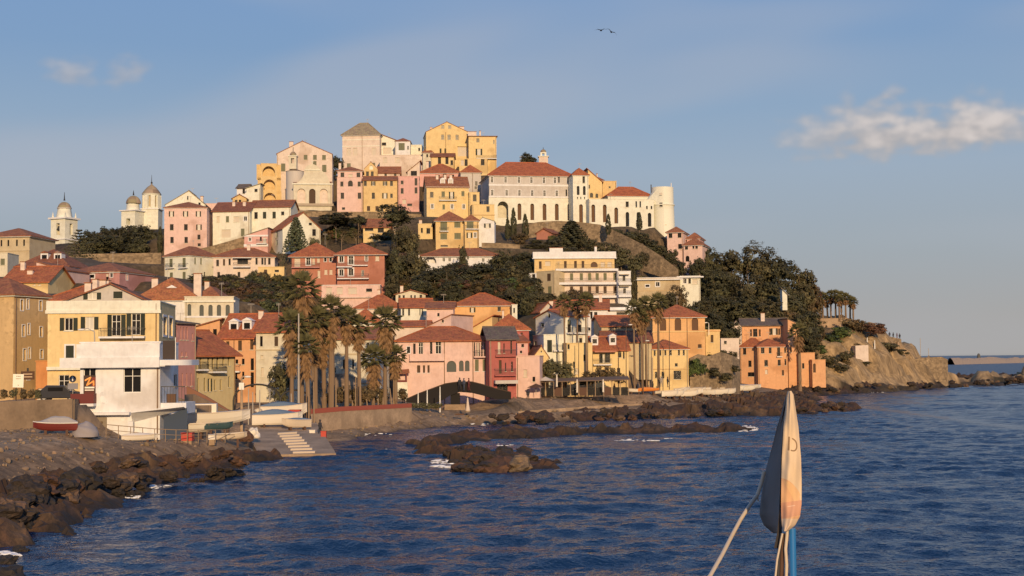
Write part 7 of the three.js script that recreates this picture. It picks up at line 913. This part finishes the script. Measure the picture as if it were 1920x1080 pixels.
const pole = (name, label, px, top, foot, d, r, m, o = {}) => { const a = at(px, foot, d), b = at(px + (o.lean || 0), top, d), g = thing(name, label, o.cat || 'pole', o.group); g.position.copy(a); mesh('shaft', finish(tube([V(0, -0.6, 0), V((b.x - a.x) * 0.5, (b.y - a.y) * 0.5, 0), V(b.x - a.x, b.y - a.y, 0)], [r * 1.2, r, r * 0.7], 7)), m, g); if (o.arm) { const t = V(b.x - a.x, b.y - a.y, 0), s = o.arm; mesh('arm', finish(tube([t, t.clone().add(V(s * 0.5, Math.abs(s) * 0.25, 0)), t.clone().add(V(s, Math.abs(s) * 0.2, 0))], r * 0.6, 6)), m, g); mesh('lamp_head', finish(new THREE.SphereGeometry(0.22, 10, 6).scale(1.6, 0.5, 0.8).translate(t.x + s, t.y + Math.abs(s) * 0.2 - 0.05, 0)), o.head || M.whiteWood, g); } if (o.box) mesh('sign_plate', finish(box(-0.25, 0.25, b.y - a.y - 1.2, b.y - a.y - 0.5, 0.06, 0.1)), M.whiteWood, g); return g; };
for (const [x, t] of [[784, 736], [801, 731], [825, 725]]) pole('beach_post', 'white beach post before the dark bridge', x, t, 765, 198, 0.09, M.whiteWood, posts);
{ const g = thing('beach_cone', 'slim pale cone shaped buoy standing on the beach', 'buoy'), p = at(877, 771, 196); g.position.copy(p); mesh('body', new THREE.LatheGeometry([[0.34, -0.1], [0.36, 0.1], [0.2, 0.9], [0.12, 1.6], [0.08, 1.85], [0, 1.9]].map(q => new THREE.Vector2(...q)), 12), solid('cone', 0.62, 0.5, 0.4, 0.7), g); mesh('base_ring', new THREE.TorusGeometry(0.36, 0.06, 6, 16).rotateX(Math.PI / 2).translate(0, 0.02, 0), M.concrete, g); }
{ const g = thing('driftwood', 'dark plank of driftwood lying on the beach', 'driftwood'), p = at(862, 777, 193); g.position.copy(p); mesh('plank', finish(box(-0.6, 0.6, -0.1, 0.12, -0.15, 0.15)), PAINTS.brown, g); }
// ------------------------------------------------------------------ poles and lamps
for (const [x, t, f, d] of [[466, 728, 792, 158], [474, 735, 790, 160], [487, 731, 788, 162], [506, 728, 784, 166], [546, 738, 776, 168]]) pole('slipway_pole', 'thin pale pole at the head of the slipway', x, t, f, d, 0.07, M.greyPole, { group: 'thin poles at the head of the slipway' });
for (const [x, t, f, d, ln] of [[579, 726, 790, 164, 0], [589, 716, 792, 164, -1], [630, 708, 770, 172, 0], [667, 706, 767, 177, 0], [676, 712, 766, 178, 0], [690, 748, 770, 178, -3], [662, 750, 768, 176, -2], [709, 746, 766, 181, 0], [718, 745, 767, 181, 0], [735, 728, 764, 184, -4], [738, 702, 755, 188, 0]]) pole('kerb_pole', 'pale wooden pole standing along the red kerb', x, t, f, d, 0.08, M.woodPole, { lean: ln, group: 'wooden poles along the red kerb' });
pole('flag_mast', 'tall bare mast among the tall palms', 560, 588, 776, 168, 0.12, M.greyPole);
pole('floodlight_mast', 'pale mast with a lamp cluster beside the net heaps', 453, 708, 800, 140, 0.13, M.paleConcrete, { arm: 0.6, box: 1 });
pole('street_lamp', 'curved street lamp in front of the yellow house', 181, 622, 745, 139, 0.08, M.greyPole, { lean: -4, arm: -1.3, cat: 'street lamp' });
for (const [x, t, f, d, ln, a] of [[1054, 588, 730, 230, 6, 0], [1085, 640, 730, 229, 0, 0], [1102, 590, 728, 231, 0, 0], [1048, 660, 728, 230, 0, 0], [1174, 610, 732, 233, 0, 0.7], [1206, 640, 728, 236, 0, 0.7], [1222, 654, 726, 238, 0, 0], [1233, 600, 726, 240, 0, 0], [1255, 590, 724, 246, 0, 0]]) pole('promenade_mast', 'dark slim mast rising from the promenade', x, t, f, d, 0.065, solid('mast', 0.1, 0.07, 0.05, 0.7), { lean: ln, arm: a || undefined, group: 'slim masts of the promenade' });
pole('street_lamp', 'hooked lamp on the roof terrace of the orange annex', 1329, 606, 622, 264, 0.07, M.whiteWood, { arm: -0.7, cat: 'street lamp' });
pole('headland_lamp', 'tall grey lamp post at the end of the headland woods', 1499, 526, 604, 378, 0.14, M.greyPole, { y: 0 });
pole('headland_mast', 'thin mast on the ivy bank', 1320, 660, 706, 268, 0.06, M.greyPole);
for (const [x, t, f] of [[1612, 634, 650], [1626, 633, 648], [1640, 638, 650], [1562, 645, 664], [1549, 652, 668], [1574, 634, 660], [1586, 642, 658]]) pole('fence_post', 'pale fence post on the cliff path', x, t, f, 374, 0.14, M.whiteWood, { group: 'pale fence posts on the cliff path' });
// iron arches of the gate by the palms
{ const g = thing('iron_arches', 'dark iron garden arches behind the slipway boats', 'iron arch'), d = 172, m = d / FOCAL, c = at(500, 776, d); g.position.copy(c); const arc = (x0, x1, h) => { const pts = []; for (let i = 0; i <= 14; i++) { const t = i / 14 * Math.PI; pts.push(V(mix(x0, x1, 0.5 - Math.cos(t) / 2), h + Math.sin(t) * (x1 - x0) * 0.33, 0)); } return tube(pts, 0.11, 6); }; for (const [a, b] of [[438, 526], [526, 580]]) mesh('arch', finish(arc((a - 500) * m, (b - 500) * m, 1.7)), M.iron, g); for (const x of [438, 526, 580]) mesh('post', finish(tube([V((x - 500) * m, -0.5, 0), V((x - 500) * m, 1.75, 0)], 0.12, 6)), M.iron, g); }
// ------------------------------------------------------------------ signs
{ const cv = document.createElement('canvas'); cv.width = 128; cv.height = 160; const c = cv.getContext('2d'); c.fillStyle = '#f3ecd8'; c.fillRect(0, 0, 128, 160); c.fillStyle = '#9a8f78'; c.fillRect(40, 20, 14, 13); c.fillRect(62, 20, 16, 13); c.fillRect(84, 20, 7, 15); c.fillStyle = '#b3a78f'; c.fillRect(34, 50, 62, 7); c.fillRect(40, 58, 30, 4); c.fillStyle = '#a89d85'; c.fillRect(58, 128, 18, 9); const t = new THREE.CanvasTexture(cv); t.colorSpace = THREE.SRGBColorSpace;
  const g = thing('notice_board', 'white notice board on two posts above the street wall', 'sign'), d = 126, p = at(34, 752, d), m = d / FOCAL; g.position.copy(p); const y = heightAt(34, 714, d) - p.y; const b = mesh('board', new THREE.BoxGeometry(20 * m, 25 * m, 0.05), new THREE.MeshStandardMaterial({ map: t, roughness: 0.6 }), g); b.position.set(0, y, 0); b.rotation.z = -0.03; for (const x of [-0.2, 0.25]) mesh('post', finish(tube([V(x, -0.4, -0.06), V(x, y + 0.7, -0.06)], 0.035, 6)), M.iron, g); }
{ const g = thing('round_sign', 'dark round sign with a white upright arrow beside the white house', 'sign'), d = 131, p = at(136, 752, d), m = d / FOCAL, y = heightAt(136, 710.5, d) - p.y; g.position.copy(p); mesh('disc', new THREE.CylinderGeometry(6.5 * m, 6.5 * m, 0.04, 24).rotateX(Math.PI / 2).translate(0, y, 0), solid('signblue', 0.015, 0.02, 0.05, 0.4), g); mesh('arrow', join([box(-0.05, 0.05, y - 0.2, y + 0.12, 0.022, 0.03)]), M.whiteWood, g); mesh('arrow_head', finish(polys([[[-0.12, y + 0.1, 0.027], [0.12, y + 0.1, 0.027], [0, y + 0.24, 0.027]]])), M.whiteWood, g); mesh('post', finish(tube([V(0, -0.4, -0.05), V(0, y + 0.3, -0.05)], 0.03, 6)), M.greyPole, g); mesh('plate', finish(box(-0.45, 0.5, y - 0.95, y - 0.4, 0.0, 0.03)), solid('signgrey', 0.25, 0.24, 0.26, 0.5), g); }
{ const g = thing('lit_letter_sign', 'small brown restaurant sign on the tan block', 'sign'), d = 151, p = at(52, 704, d); g.position.copy(p); g.rotation.y = 0.5; mesh('board', finish(box(-0.7, 0.7, -0.45, 0.45, 0, 0.08)), PAINTS.brown, g); for (const y of [-0.2, 0.1]) mesh('lettering', finish(box(-0.5, 0.45, y, y + 0.1, 0.083, 0.09)), solid('sletter', 0.6, 0.45, 0.3, 0.6), g); mesh('bracket', finish(box(-0.1, 0.1, 0.452, 0.8, 0, 0.06)), M.iron, g); }
// parked car on the street above the wall
{ const g = thing('parked_car', 'dark parked car half hidden behind the street wall', 'car'), d = 133, p = at(112, 752, d); g.position.copy(p); const s = new THREE.Shape(); [[-2, 0.35], [2, 0.35], [2.05, 0.75], [1.2, 0.88], [0.65, 1.4], [-1.0, 1.42], [-1.6, 0.92], [-2.05, 0.85]].forEach(([x, y], i) => i ? s.lineTo(x, y) : s.moveTo(x, y)); s.closePath(); mesh('body', new THREE.ExtrudeGeometry(s, { depth: 1.5, bevelEnabled: true, bevelSize: 0.08, bevelThickness: 0.08, bevelSegments: 2 }).translate(0, 0, -0.75), new THREE.MeshPhysicalMaterial({ color: new THREE.Color().setRGB(0.03, 0.028, 0.03), roughness: 0.35, clearcoat: 0.8 }), g); mesh('windscreen', finish(box(-0.85, 0.55, 0.95, 1.3, 0.835, 0.85)), M.glass, g); for (const x of [-1.25, 1.25]) for (const z of [-0.72, 0.72]) { const w = new THREE.Group(); w.name = 'wheel'; w.position.set(x, 0.33, z); g.add(w); mesh('tyre', new THREE.TorusGeometry(0.25, 0.09, 8, 18), M.iron, w); mesh('rim', new THREE.CylinderGeometry(0.19, 0.19, 0.08, 14).rotateX(Math.PI / 2), M.steel, w); } }
// planting on the street wall
for (const [x, w] of [[8, 20], [24, 18], [44, 20], [58, 16], [72, 16]]) tree('wall_plant', 'low plant in the trough on the street wall', 'bush', x, 740, 752, w, 124, x % 3 ? 'warm' : 'olive', { cat: 'plant', group: 'plants on the street wall', y: heightAt(x, 752, 124) });
// ------------------------------------------------------------------ parasols and cafe
for (const [x, t] of [[1299, 696], [1312, 696], [1315, 700], [1323, 694], [1328, 694]]) { const d = 262, p = at(x, 717, d), g = thing('closed_parasol', 'closed white parasol by the ivy bank', 'parasol', 'closed parasols by the ivy bank'); g.position.copy(p); const h = heightAt(x, t, d) - p.y; mesh('pole', finish(tube([V(0, -0.3, 0), V(0, h, 0)], 0.04, 6)), M.greyPole, g); mesh('folded_canopy', new THREE.LatheGeometry([[0.05, h * 0.3], [0.34, h * 0.32], [0.3, h * 0.6], [0.16, h * 0.85], [0.03, h]].map(q => new THREE.Vector2(...q)), 9), solid('canvas', 0.62, 0.55, 0.46, 0.9), g); }
for (const [x, t, f, d, w, lbl] of [[1023, 706, 726, 224, 34, 'open cream parasol over the beach cafe'], [1005, 719, 735, 220, 34, 'dark wide parasol before the plain pinkish house']]) { const p = at(x, f, d), g = thing('open_parasol', lbl, 'parasol'), h = heightAt(x, t, d) - p.y, r = w / 2 * d / FOCAL; g.position.copy(p); mesh('pole', finish(tube([V(0, -0.4, 0), V(0, h, 0)], 0.05, 6)), M.greyPole, g); mesh('canopy', new THREE.ConeGeometry(r, 0.65, 8, 1, true).translate(0, h - 0.32, 0).toNonIndexed(), x === 1023 ? solid('canvas', 0.62, 0.55, 0.46, 0.9) : PAINTS.brown, g); }
{ const g = thing('cafe_terrace', 'low dark cafe terrace with glazed screens under the bushy trees', 'cafe terrace'), d = 224, p = at(1070, 736, d), m = d / FOCAL; g.position.copy(p); mesh('roof', finish(polys([[[-80 * m, 1.75, 0.6], [110 * m, 2.05, 0.6], [110 * m, 2.5, -3], [-80 * m, 2.2, -3]], [[-80 * m, 1.6, 0.6], [110 * m, 1.9, 0.6], [110 * m, 2.05, 0.6], [-80 * m, 1.75, 0.6]]])), solid('terraceroof', 0.16, 0.11, 0.08, 0.9), g); for (let i = 0; i < 13; i++) { const x = mix(-78, 108, i / 12) * m; mesh('post', finish(box(x - 0.06, x + 0.06, -0.6, 1.66 + i * 0.02, 0.35, 0.47)), M.woodPole, g); if (i < 12) mesh('screen', finish(box(x + 0.1, x + 186 / 12 * m - 0.1, -0.5, 0.8, 0.38, 0.42)), i % 3 ? M.glass : PAINTS.brown, g); } }
for (const [x, y, f] of [[1131, 711, 728], [1082, 711, 729], [1044, 702, 718]]) pole('white_banner', 'furled white banner along the cafe terrace', x, y, f, 222, 0.13, PAINTS.white, { group: 'furled white banners of the cafe', cat: 'banner' });
// ------------------------------------------------------------------ people: one continuous body, posed standing
{
  const res = 56, mc = new MarchingCubes(res, new THREE.MeshBasicMaterial(), false, false, 60000); mc.isolation = 0;
  const J = { pelvis: [0, 0.95, 0], chest: [0, 1.3, 0], neck: [0, 1.5, 0], head: [0, 1.64, 0.02] }, bones = [[J.pelvis, J.chest, 0.15, 0.17], [J.chest, J.neck, 0.15, 0.06], [J.neck, J.head, 0.055, 0.09], [J.head, [0, 1.7, 0.01], 0.1, 0.1]];
  for (const s of [-1, 1]) bones.push([[s * 0.09, 0.92, 0], [s * 0.11, 0.5, s * 0.05], 0.095, 0.065], [[s * 0.11, 0.5, s * 0.05], [s * 0.11, 0.08, s * 0.09], 0.06, 0.045], [[s * 0.11, 0.05, s * 0.09], [s * 0.12, 0.04, s * 0.09 + 0.16], 0.05, 0.035], [[s * 0.18, 1.42, 0], [s * 0.25, 1.14, 0.0], 0.06, 0.048], [[s * 0.25, 1.14, 0], [s * 0.24, 0.9, 0.12], 0.045, 0.035], [[s * 0.24, 0.9, 0.12], [s * 0.235, 0.82, 0.15], 0.036, 0.028]);
  const cap = (p, a, b, ra, rb) => { const ab = b.map((v, i) => v - a[i]), ap = p.map((v, i) => v - a[i]), t = clamp((ab[0] * ap[0] + ab[1] * ap[1] + ab[2] * ap[2]) / (ab[0] ** 2 + ab[1] ** 2 + ab[2] ** 2), 0, 1); return Math.hypot(ap[0] - ab[0] * t, ap[1] - ab[1] * t, ap[2] - ab[2] * t) - mix(ra, rb, t); };
  const S = 0.95; for (let k = 0; k < res; k++) for (let j = 0; j < res; j++) for (let i = 0; i < res; i++) { const p = [(i / res * 2 - 1) * S, (j / res * 2 - 1) * S + 0.9, (k / res * 2 - 1) * S]; let d = 1; for (const b of bones) { const q = cap(p, ...b), h = clamp(0.5 + 0.5 * (d - q) / 0.04, 0, 1); d = mix(d, q, h) - 0.04 * h * (1 - h); } mc.field[i + j * res + k * res * res] = -d; }
  mc.update(); const n = mc.count, pa = mc.positionArray.slice(0, n * 3), na = mc.normalArray.slice(0, n * 3); for (let i = 0; i < n; i++) { pa[3 * i] *= S; pa[3 * i + 1] = pa[3 * i + 1] * S + 0.9; pa[3 * i + 2] *= S; }
  const body = new THREE.BufferGeometry(); body.setAttribute('position', new THREE.BufferAttribute(pa, 3)); body.setAttribute('normal', new THREE.BufferAttribute(na, 3));
  const hair = new THREE.SphereGeometry(0.112, 12, 8, 0, 6.3, 0, 1.7).translate(0, 1.69, -0.012), wear = [[0.03, 0.03, 0.04], [0.12, 0.03, 0.03], [0.35, 0.3, 0.26], [0.05, 0.06, 0.1]].map((c, i) => solid('wear' + i, ...c, 0.85));
  const person = (label, px, py, d, w, turn, group) => { const p = at(px, py, d); if (group === 'people on the promenade') p.y = ground(p.x, p.z) + 0.02; const g = thing('person', label, 'person', group); g.position.copy(p); g.rotation.y = turn; mesh('body', body, wear[w], g); mesh('hair', hair, PAINTS.brown, g); };
  person('person in dark clothes standing at the top of the footbridge', 862, 731, 204.2, 0, 0.4); person('person in grey blue clothes on the footbridge beside the first', 870, 732, 204.2, 3, -0.6); person('person in red brown top walking down the footbridge', 879, 732, 204.2, 1, 1.2);
  for (const [x, y, d, w] of [[1661, 634, 394, 0], [1668, 634, 394, 3], [1675, 635, 395, 0], [1682, 636, 395, 1], [1687, 637, 396, 0]]) person('small dark figure on the brow of the headland', x, y, d, w, x, 'people on the brow of the headland');
  person('person in pale clothes by the garage of the long yellow house', 1240, 725, 243, 2, 0.2); person('person in dark clothes among the promenade boats', 1252, 726, 243, 0, 2); person('dark clothed person beside the red mooring post', 600, 818, 151, 0, 1);
  for (const [x, y, d, w] of [[1196, 731, 240, 3], [1224, 728, 244, 0], [1152, 735, 234, 1], [1090, 737, 226, 0], [1345, 726, 258, 2], [990, 748, 214, 0]]) person('small figure strolling on the promenade before the cafe houses', x, y, d, w, x, 'people on the promenade');
  person('person in dark clothes at the kerb end beside the pink house', 757, 757, 199, 0, 0.5);
}
// birds
for (const [px, py, r, lbl] of [[1127, 57, 0.05, 'dark seabird gliding level above the town'], [1146, 60, -0.55, 'dark seabird banking in the sky above the town']]) { const g = thing('seabird', lbl, 'bird'), d = 190, p = at(px, py, d); g.position.copy(p); g.rotation.z = r; mesh('body', finish(new THREE.SphereGeometry(0.13, 10, 8).scale(1.2, 0.7, 2.4)), PAINTS.dark, g); for (const s of [-1, 1]) mesh('wing', finish(polys([[[0, 0.05, 0.14], [s * 0.45, 0.2, 0.1], [s * 0.45, 0.2, -0.1], [0, 0.05, -0.14]], [[s * 0.45, 0.2, 0.1], [s * 0.95, 0.02, -0.06], [s * 0.45, 0.2, -0.1]], [[0, 0.02, 0.14], [s * 0.45, 0.17, 0.1], [s * 0.45, 0.17, -0.1], [0, 0.02, -0.14]]])), PAINTS.dark, g); mesh('tail', finish(polys([[[-0.05, 0, 0.28], [0.05, 0, 0.28], [0.12, 0, 0.48], [-0.12, 0, 0.48]]])), PAINTS.dark, g); }
{ const g = thing('harbour_buoy', 'small white buoy floating in the bay', 'buoy'), p = onSea(724, 846); g.position.copy(p); mesh('float', new THREE.SphereGeometry(0.24, 14, 10), PAINTS.white, g); mesh('ring', new THREE.TorusGeometry(0.08, 0.025, 6, 12).translate(0, 0.27, 0), M.iron, g); }
// ------------------------------------------------------------------ foam where the swell breaks
{
  const list = [[831, 871, 24, 8, 120], [1402, 806, 18, 7, 90], [1195, 827, 46, 2, 24], [1508, 747, 20, 3, 40], [1250, 826, 18, 2, 10], [1562, 770, 26, 3, 14], [1640, 736, 14, 2, 10], [900, 797, 30, 2, 10], [300, 916, 30, 4, 12], [240, 934, 20, 4, 10], [110, 968, 20, 5, 10], [20, 1010, 22, 10, 16], [8, 1045, 22, 8, 14], [60, 992, 16, 6, 8], [940, 836, 24, 2, 8], [700, 815, 40, 3, 12], [1655, 735, 20, 2, 8]];
  const a = []; for (const [x, y, rx, ry, n] of list) for (let i = 0; i < n; i++) { const t = rr(0, 6.3), k = Math.sqrt(rnd()), px = x + Math.cos(t) * rx * k, py = y + Math.sin(t) * ry * k, p = onSea(px, py), s = Math.pow(rnd(), 2) * 0.2 + 0.04; const q = new THREE.IcosahedronGeometry(1, 1); const v = q.attributes.position; for (let j = 0; j < v.count; j++) { const kx = 1 + 0.6 * noise(v.getX(j) * 2 + px, v.getY(j) * 2, v.getZ(j) * 2 + py); v.setXYZ(j, v.getX(j) * kx * s * rr(1.5, 1.7), v.getY(j) * kx * s * 0.32, v.getZ(j) * kx * s * 0.7); } a.push(q.rotateY(rr(-0.4, 0.4)).translate(p.x, 0.1, p.z)); }
  tag(mesh('sea_foam', join(a), solid('foam', 0.8, 0.8, 0.8, 0.9)), 'white sea foam breaking round the reef and rocks', 'foam', null, 'stuff');
}
// ------------------------------------------------------------------ foreground: terrace edge, flag on its pole
tag(mesh('promenade_terrace', finish(box(-30, 30, -2, 7.32, -9.95, 12)), M.concrete), 'terrace the camera stands on', 'terrace', null, 'structure');
{
  const d0 = 9.5, g = thing('beach_flag', 'limp cream flag with orange print on a blue pole', 'flag'), base = V(at(1487, 1080, d0).x, 7.32, -d0); g.position.copy(base);
  const cv = document.createElement('canvas'); cv.width = 128; cv.height = 1024; const c = cv.getContext('2d'); c.fillStyle = '#dcc3a2'; c.fillRect(0, 0, 128, 1024);
  const Y = py => (py - 733) / (1000 - 733) * 1024, X = px => (px - 1466) / 36 * 128; c.strokeStyle = '#8f7558'; c.lineWidth = 14; c.beginPath(); c.moveTo(X(1479.5), Y(820)); c.lineTo(X(1478.5), Y(846)); c.stroke(); c.lineWidth = 10; c.lineCap = 'round'; c.beginPath(); c.moveTo(X(1487), Y(824)); c.quadraticCurveTo(X(1497), Y(828), X(1495), Y(840)); c.quadraticCurveTo(X(1493), Y(849), X(1484), Y(846)); c.stroke();
  c.fillStyle = '#d8aa80'; c.beginPath(); c.moveTo(0, Y(898)); c.quadraticCurveTo(X(1484), Y(900), X(1498), Y(925)); c.lineTo(128, Y(975)); c.lineTo(0, Y(975)); c.fill(); c.fillStyle = '#deb484'; c.beginPath(); c.moveTo(X(1470), Y(902)); c.quadraticCurveTo(X(1490), Y(906), X(1500), Y(930)); c.lineTo(X(1493), Y(950)); c.fill(); c.fillStyle = '#cd9a7c'; c.beginPath(); c.moveTo(0, Y(945)); c.lineTo(128, Y(940)); c.lineTo(128, Y(968)); c.lineTo(0, Y(976)); c.fill(); c.fillStyle = '#d8bda0'; c.fillRect(0, Y(975), 128, 100); c.strokeStyle = '#e0bfa6'; c.lineWidth = 5; c.beginPath(); c.moveTo(X(1478), Y(952)); c.lineTo(X(1490), Y(950)); c.stroke();
  const tex = new THREE.CanvasTexture(cv); tex.colorSpace = THREE.SRGBColorSpace;
  const sheet = (rows, depth, cols, uvOn) => { const pos = [], uv = [], idx = []; let run = 0, last = null; const mids = rows.map(([py, xa, xb]) => { const p = at((xa + xb) / 2, py, d0 + depth(0.5, py)); if (last) run += p.distanceTo(last); last = p; return run; }); rows.forEach(([py, xa, xb], ri) => { for (let k = 0; k <= cols; k++) { const t = k / cols, px = mix(xa, xb, t), p = at(px, py, d0 + depth(t, py)).sub(base); pos.push(p.x, p.y, p.z); uv.push(t, 1 - mids[ri] / run); } }); for (let r = 0; r + 1 < rows.length; r++) for (let k = 0; k < cols; k++) { const a = r * (cols + 1) + k, b = a + cols + 1; idx.push(a, b, a + 1, a + 1, b, b + 1); } const q = new THREE.BufferGeometry(); q.setAttribute('position', new THREE.Float32BufferAttribute(pos, 3)); q.setAttribute('uv', new THREE.Float32BufferAttribute(uv, 2)); q.setIndex(idx); q.computeVertexNormals(); return q; };
  const fine = rows => { const out = []; for (let i = 0; i + 1 < rows.length; i++) for (let k = 0; k < 5; k++) out.push(rows[i].map((v, j) => mix(v, rows[i + 1][j], k / 5))); out.push(rows[rows.length - 1]); return out; };
  const cloth = new THREE.MeshPhysicalMaterial({ map: tex, roughness: 0.85, side: THREE.DoubleSide, transmission: 0.0 });
  mesh('front_fold', sheet(fine([[733, 1477, 1484], [740, 1475, 1488], [760, 1473, 1491], [800, 1469, 1497], [860, 1466, 1502], [900, 1465, 1503], [945, 1464.5, 1503], [968, 1465, 1500], [985, 1466, 1491], [996, 1468, 1478]]), (t, py) => -0.05 * Math.sin(t * Math.PI * 0.9 + 0.2) + 0.012 * Math.sin(py * 0.06 + t * 4) + 0.0035 * Math.sin(t * 17 + py * 0.02) + 0.003 * Math.sin(t * 9 - py * 0.11), 24), cloth, g);
  mesh('back_fold', sheet(fine([[742, 1473.5, 1475], [770, 1466, 1472], [800, 1457, 1470], [840, 1447, 1468], [880, 1436, 1466.5], [910, 1430, 1466], [940, 1426, 1465.5], [965, 1424, 1464], [985, 1432, 1463], [1000, 1450, 1461]]), (t, py) => 0.85 * Math.pow(1 - t, 0.9) * smooth(735, 880, py) + 0.05 + 0.03 * Math.sin(py * 0.045 + t * 5) + 0.01 * Math.sin(t * 14 + py * 0.03), 24), solid('clothshade', 0.17, 0.16, 0.155, 0.9, { side: THREE.DoubleSide }), g);  // shade of the turned-away fold painted in as dark grey; the cloth is cream
  mesh('sleeve', sheet(fine([[790, 1469, 1471.5], [850, 1465, 1468.5], [900, 1463, 1467.5], [960, 1461, 1466.5], [1000, 1457, 1466], [1028, 1451, 1461]]), (t) => 0.035 + 0.03 * t, 3), solid('sleeve', 0.045, 0.04, 0.045, 0.9, { side: THREE.DoubleSide }), g);
  const rod = (name, pts, r, m) => mesh(name, finish(tube(pts.map(([x, y, dd]) => at(x, y, d0 + (dd || 0)).sub(base)), r, 10)), m, g);
  mesh('pole', new THREE.CylinderGeometry(0.024, 0.024, 1, 20).translate(0, 0.5, 0).scale(1, at(1488, 990, d0 + 0.03).y - base.y, 1), new THREE.MeshPhysicalMaterial({ color: new THREE.Color().setRGB(0.02, 0.17, 0.45), roughness: 0.35, clearcoat: 0.4 }), g);
  rod('upper_pole', [[1481, 1000, 0.03], [1481, 860, 0.03], [1480.5, 765, 0.03]], 0.012, M.steel);
  rod('brown_stake', [[1468, 1000, 0.05], [1466, 1040, 0.05], [1464, 1100, 0.05]], 0.018, PAINTS.brown); rod('white_lace', [[1477, 990, 0.01], [1473, 1030, 0.01], [1475, 1060, 0.01], [1473, 1110, 0.01]], 0.011, PAINTS.cream); rod('dark_strap', [[1466, 1000, 0.03], [1460, 1040, 0.03], [1458, 1110, 0.03]], 0.012, PAINTS.dark); rod('pale_cord', [[1467, 1000, 0.02], [1462, 1025, 0.02], [1457, 1050, 0.02], [1451, 1110, 0.02]], 0.007, PAINTS.cream);
  rod('guy_rope', [[1433, 884, 0.8], [1428, 905, 0.8], [1420, 928, 0.78], [1404, 950, 0.7], [1388, 975, 0.6], [1372, 1005, 0.45], [1354, 1040, 0.25], [1330, 1082, 0.0]], 0.014, PAINTS.cream); rod('rope_tail', [[1418, 930, 0.78], [1422, 940, 0.78], [1421, 926, 0.78]], 0.008, PAINTS.cream);
}
if (globalThis.dropped) console.log('left out:', globalThis.dropped.length, globalThis.dropped.slice(0, 60).join(' | '));
renderer.render(scene, camera);
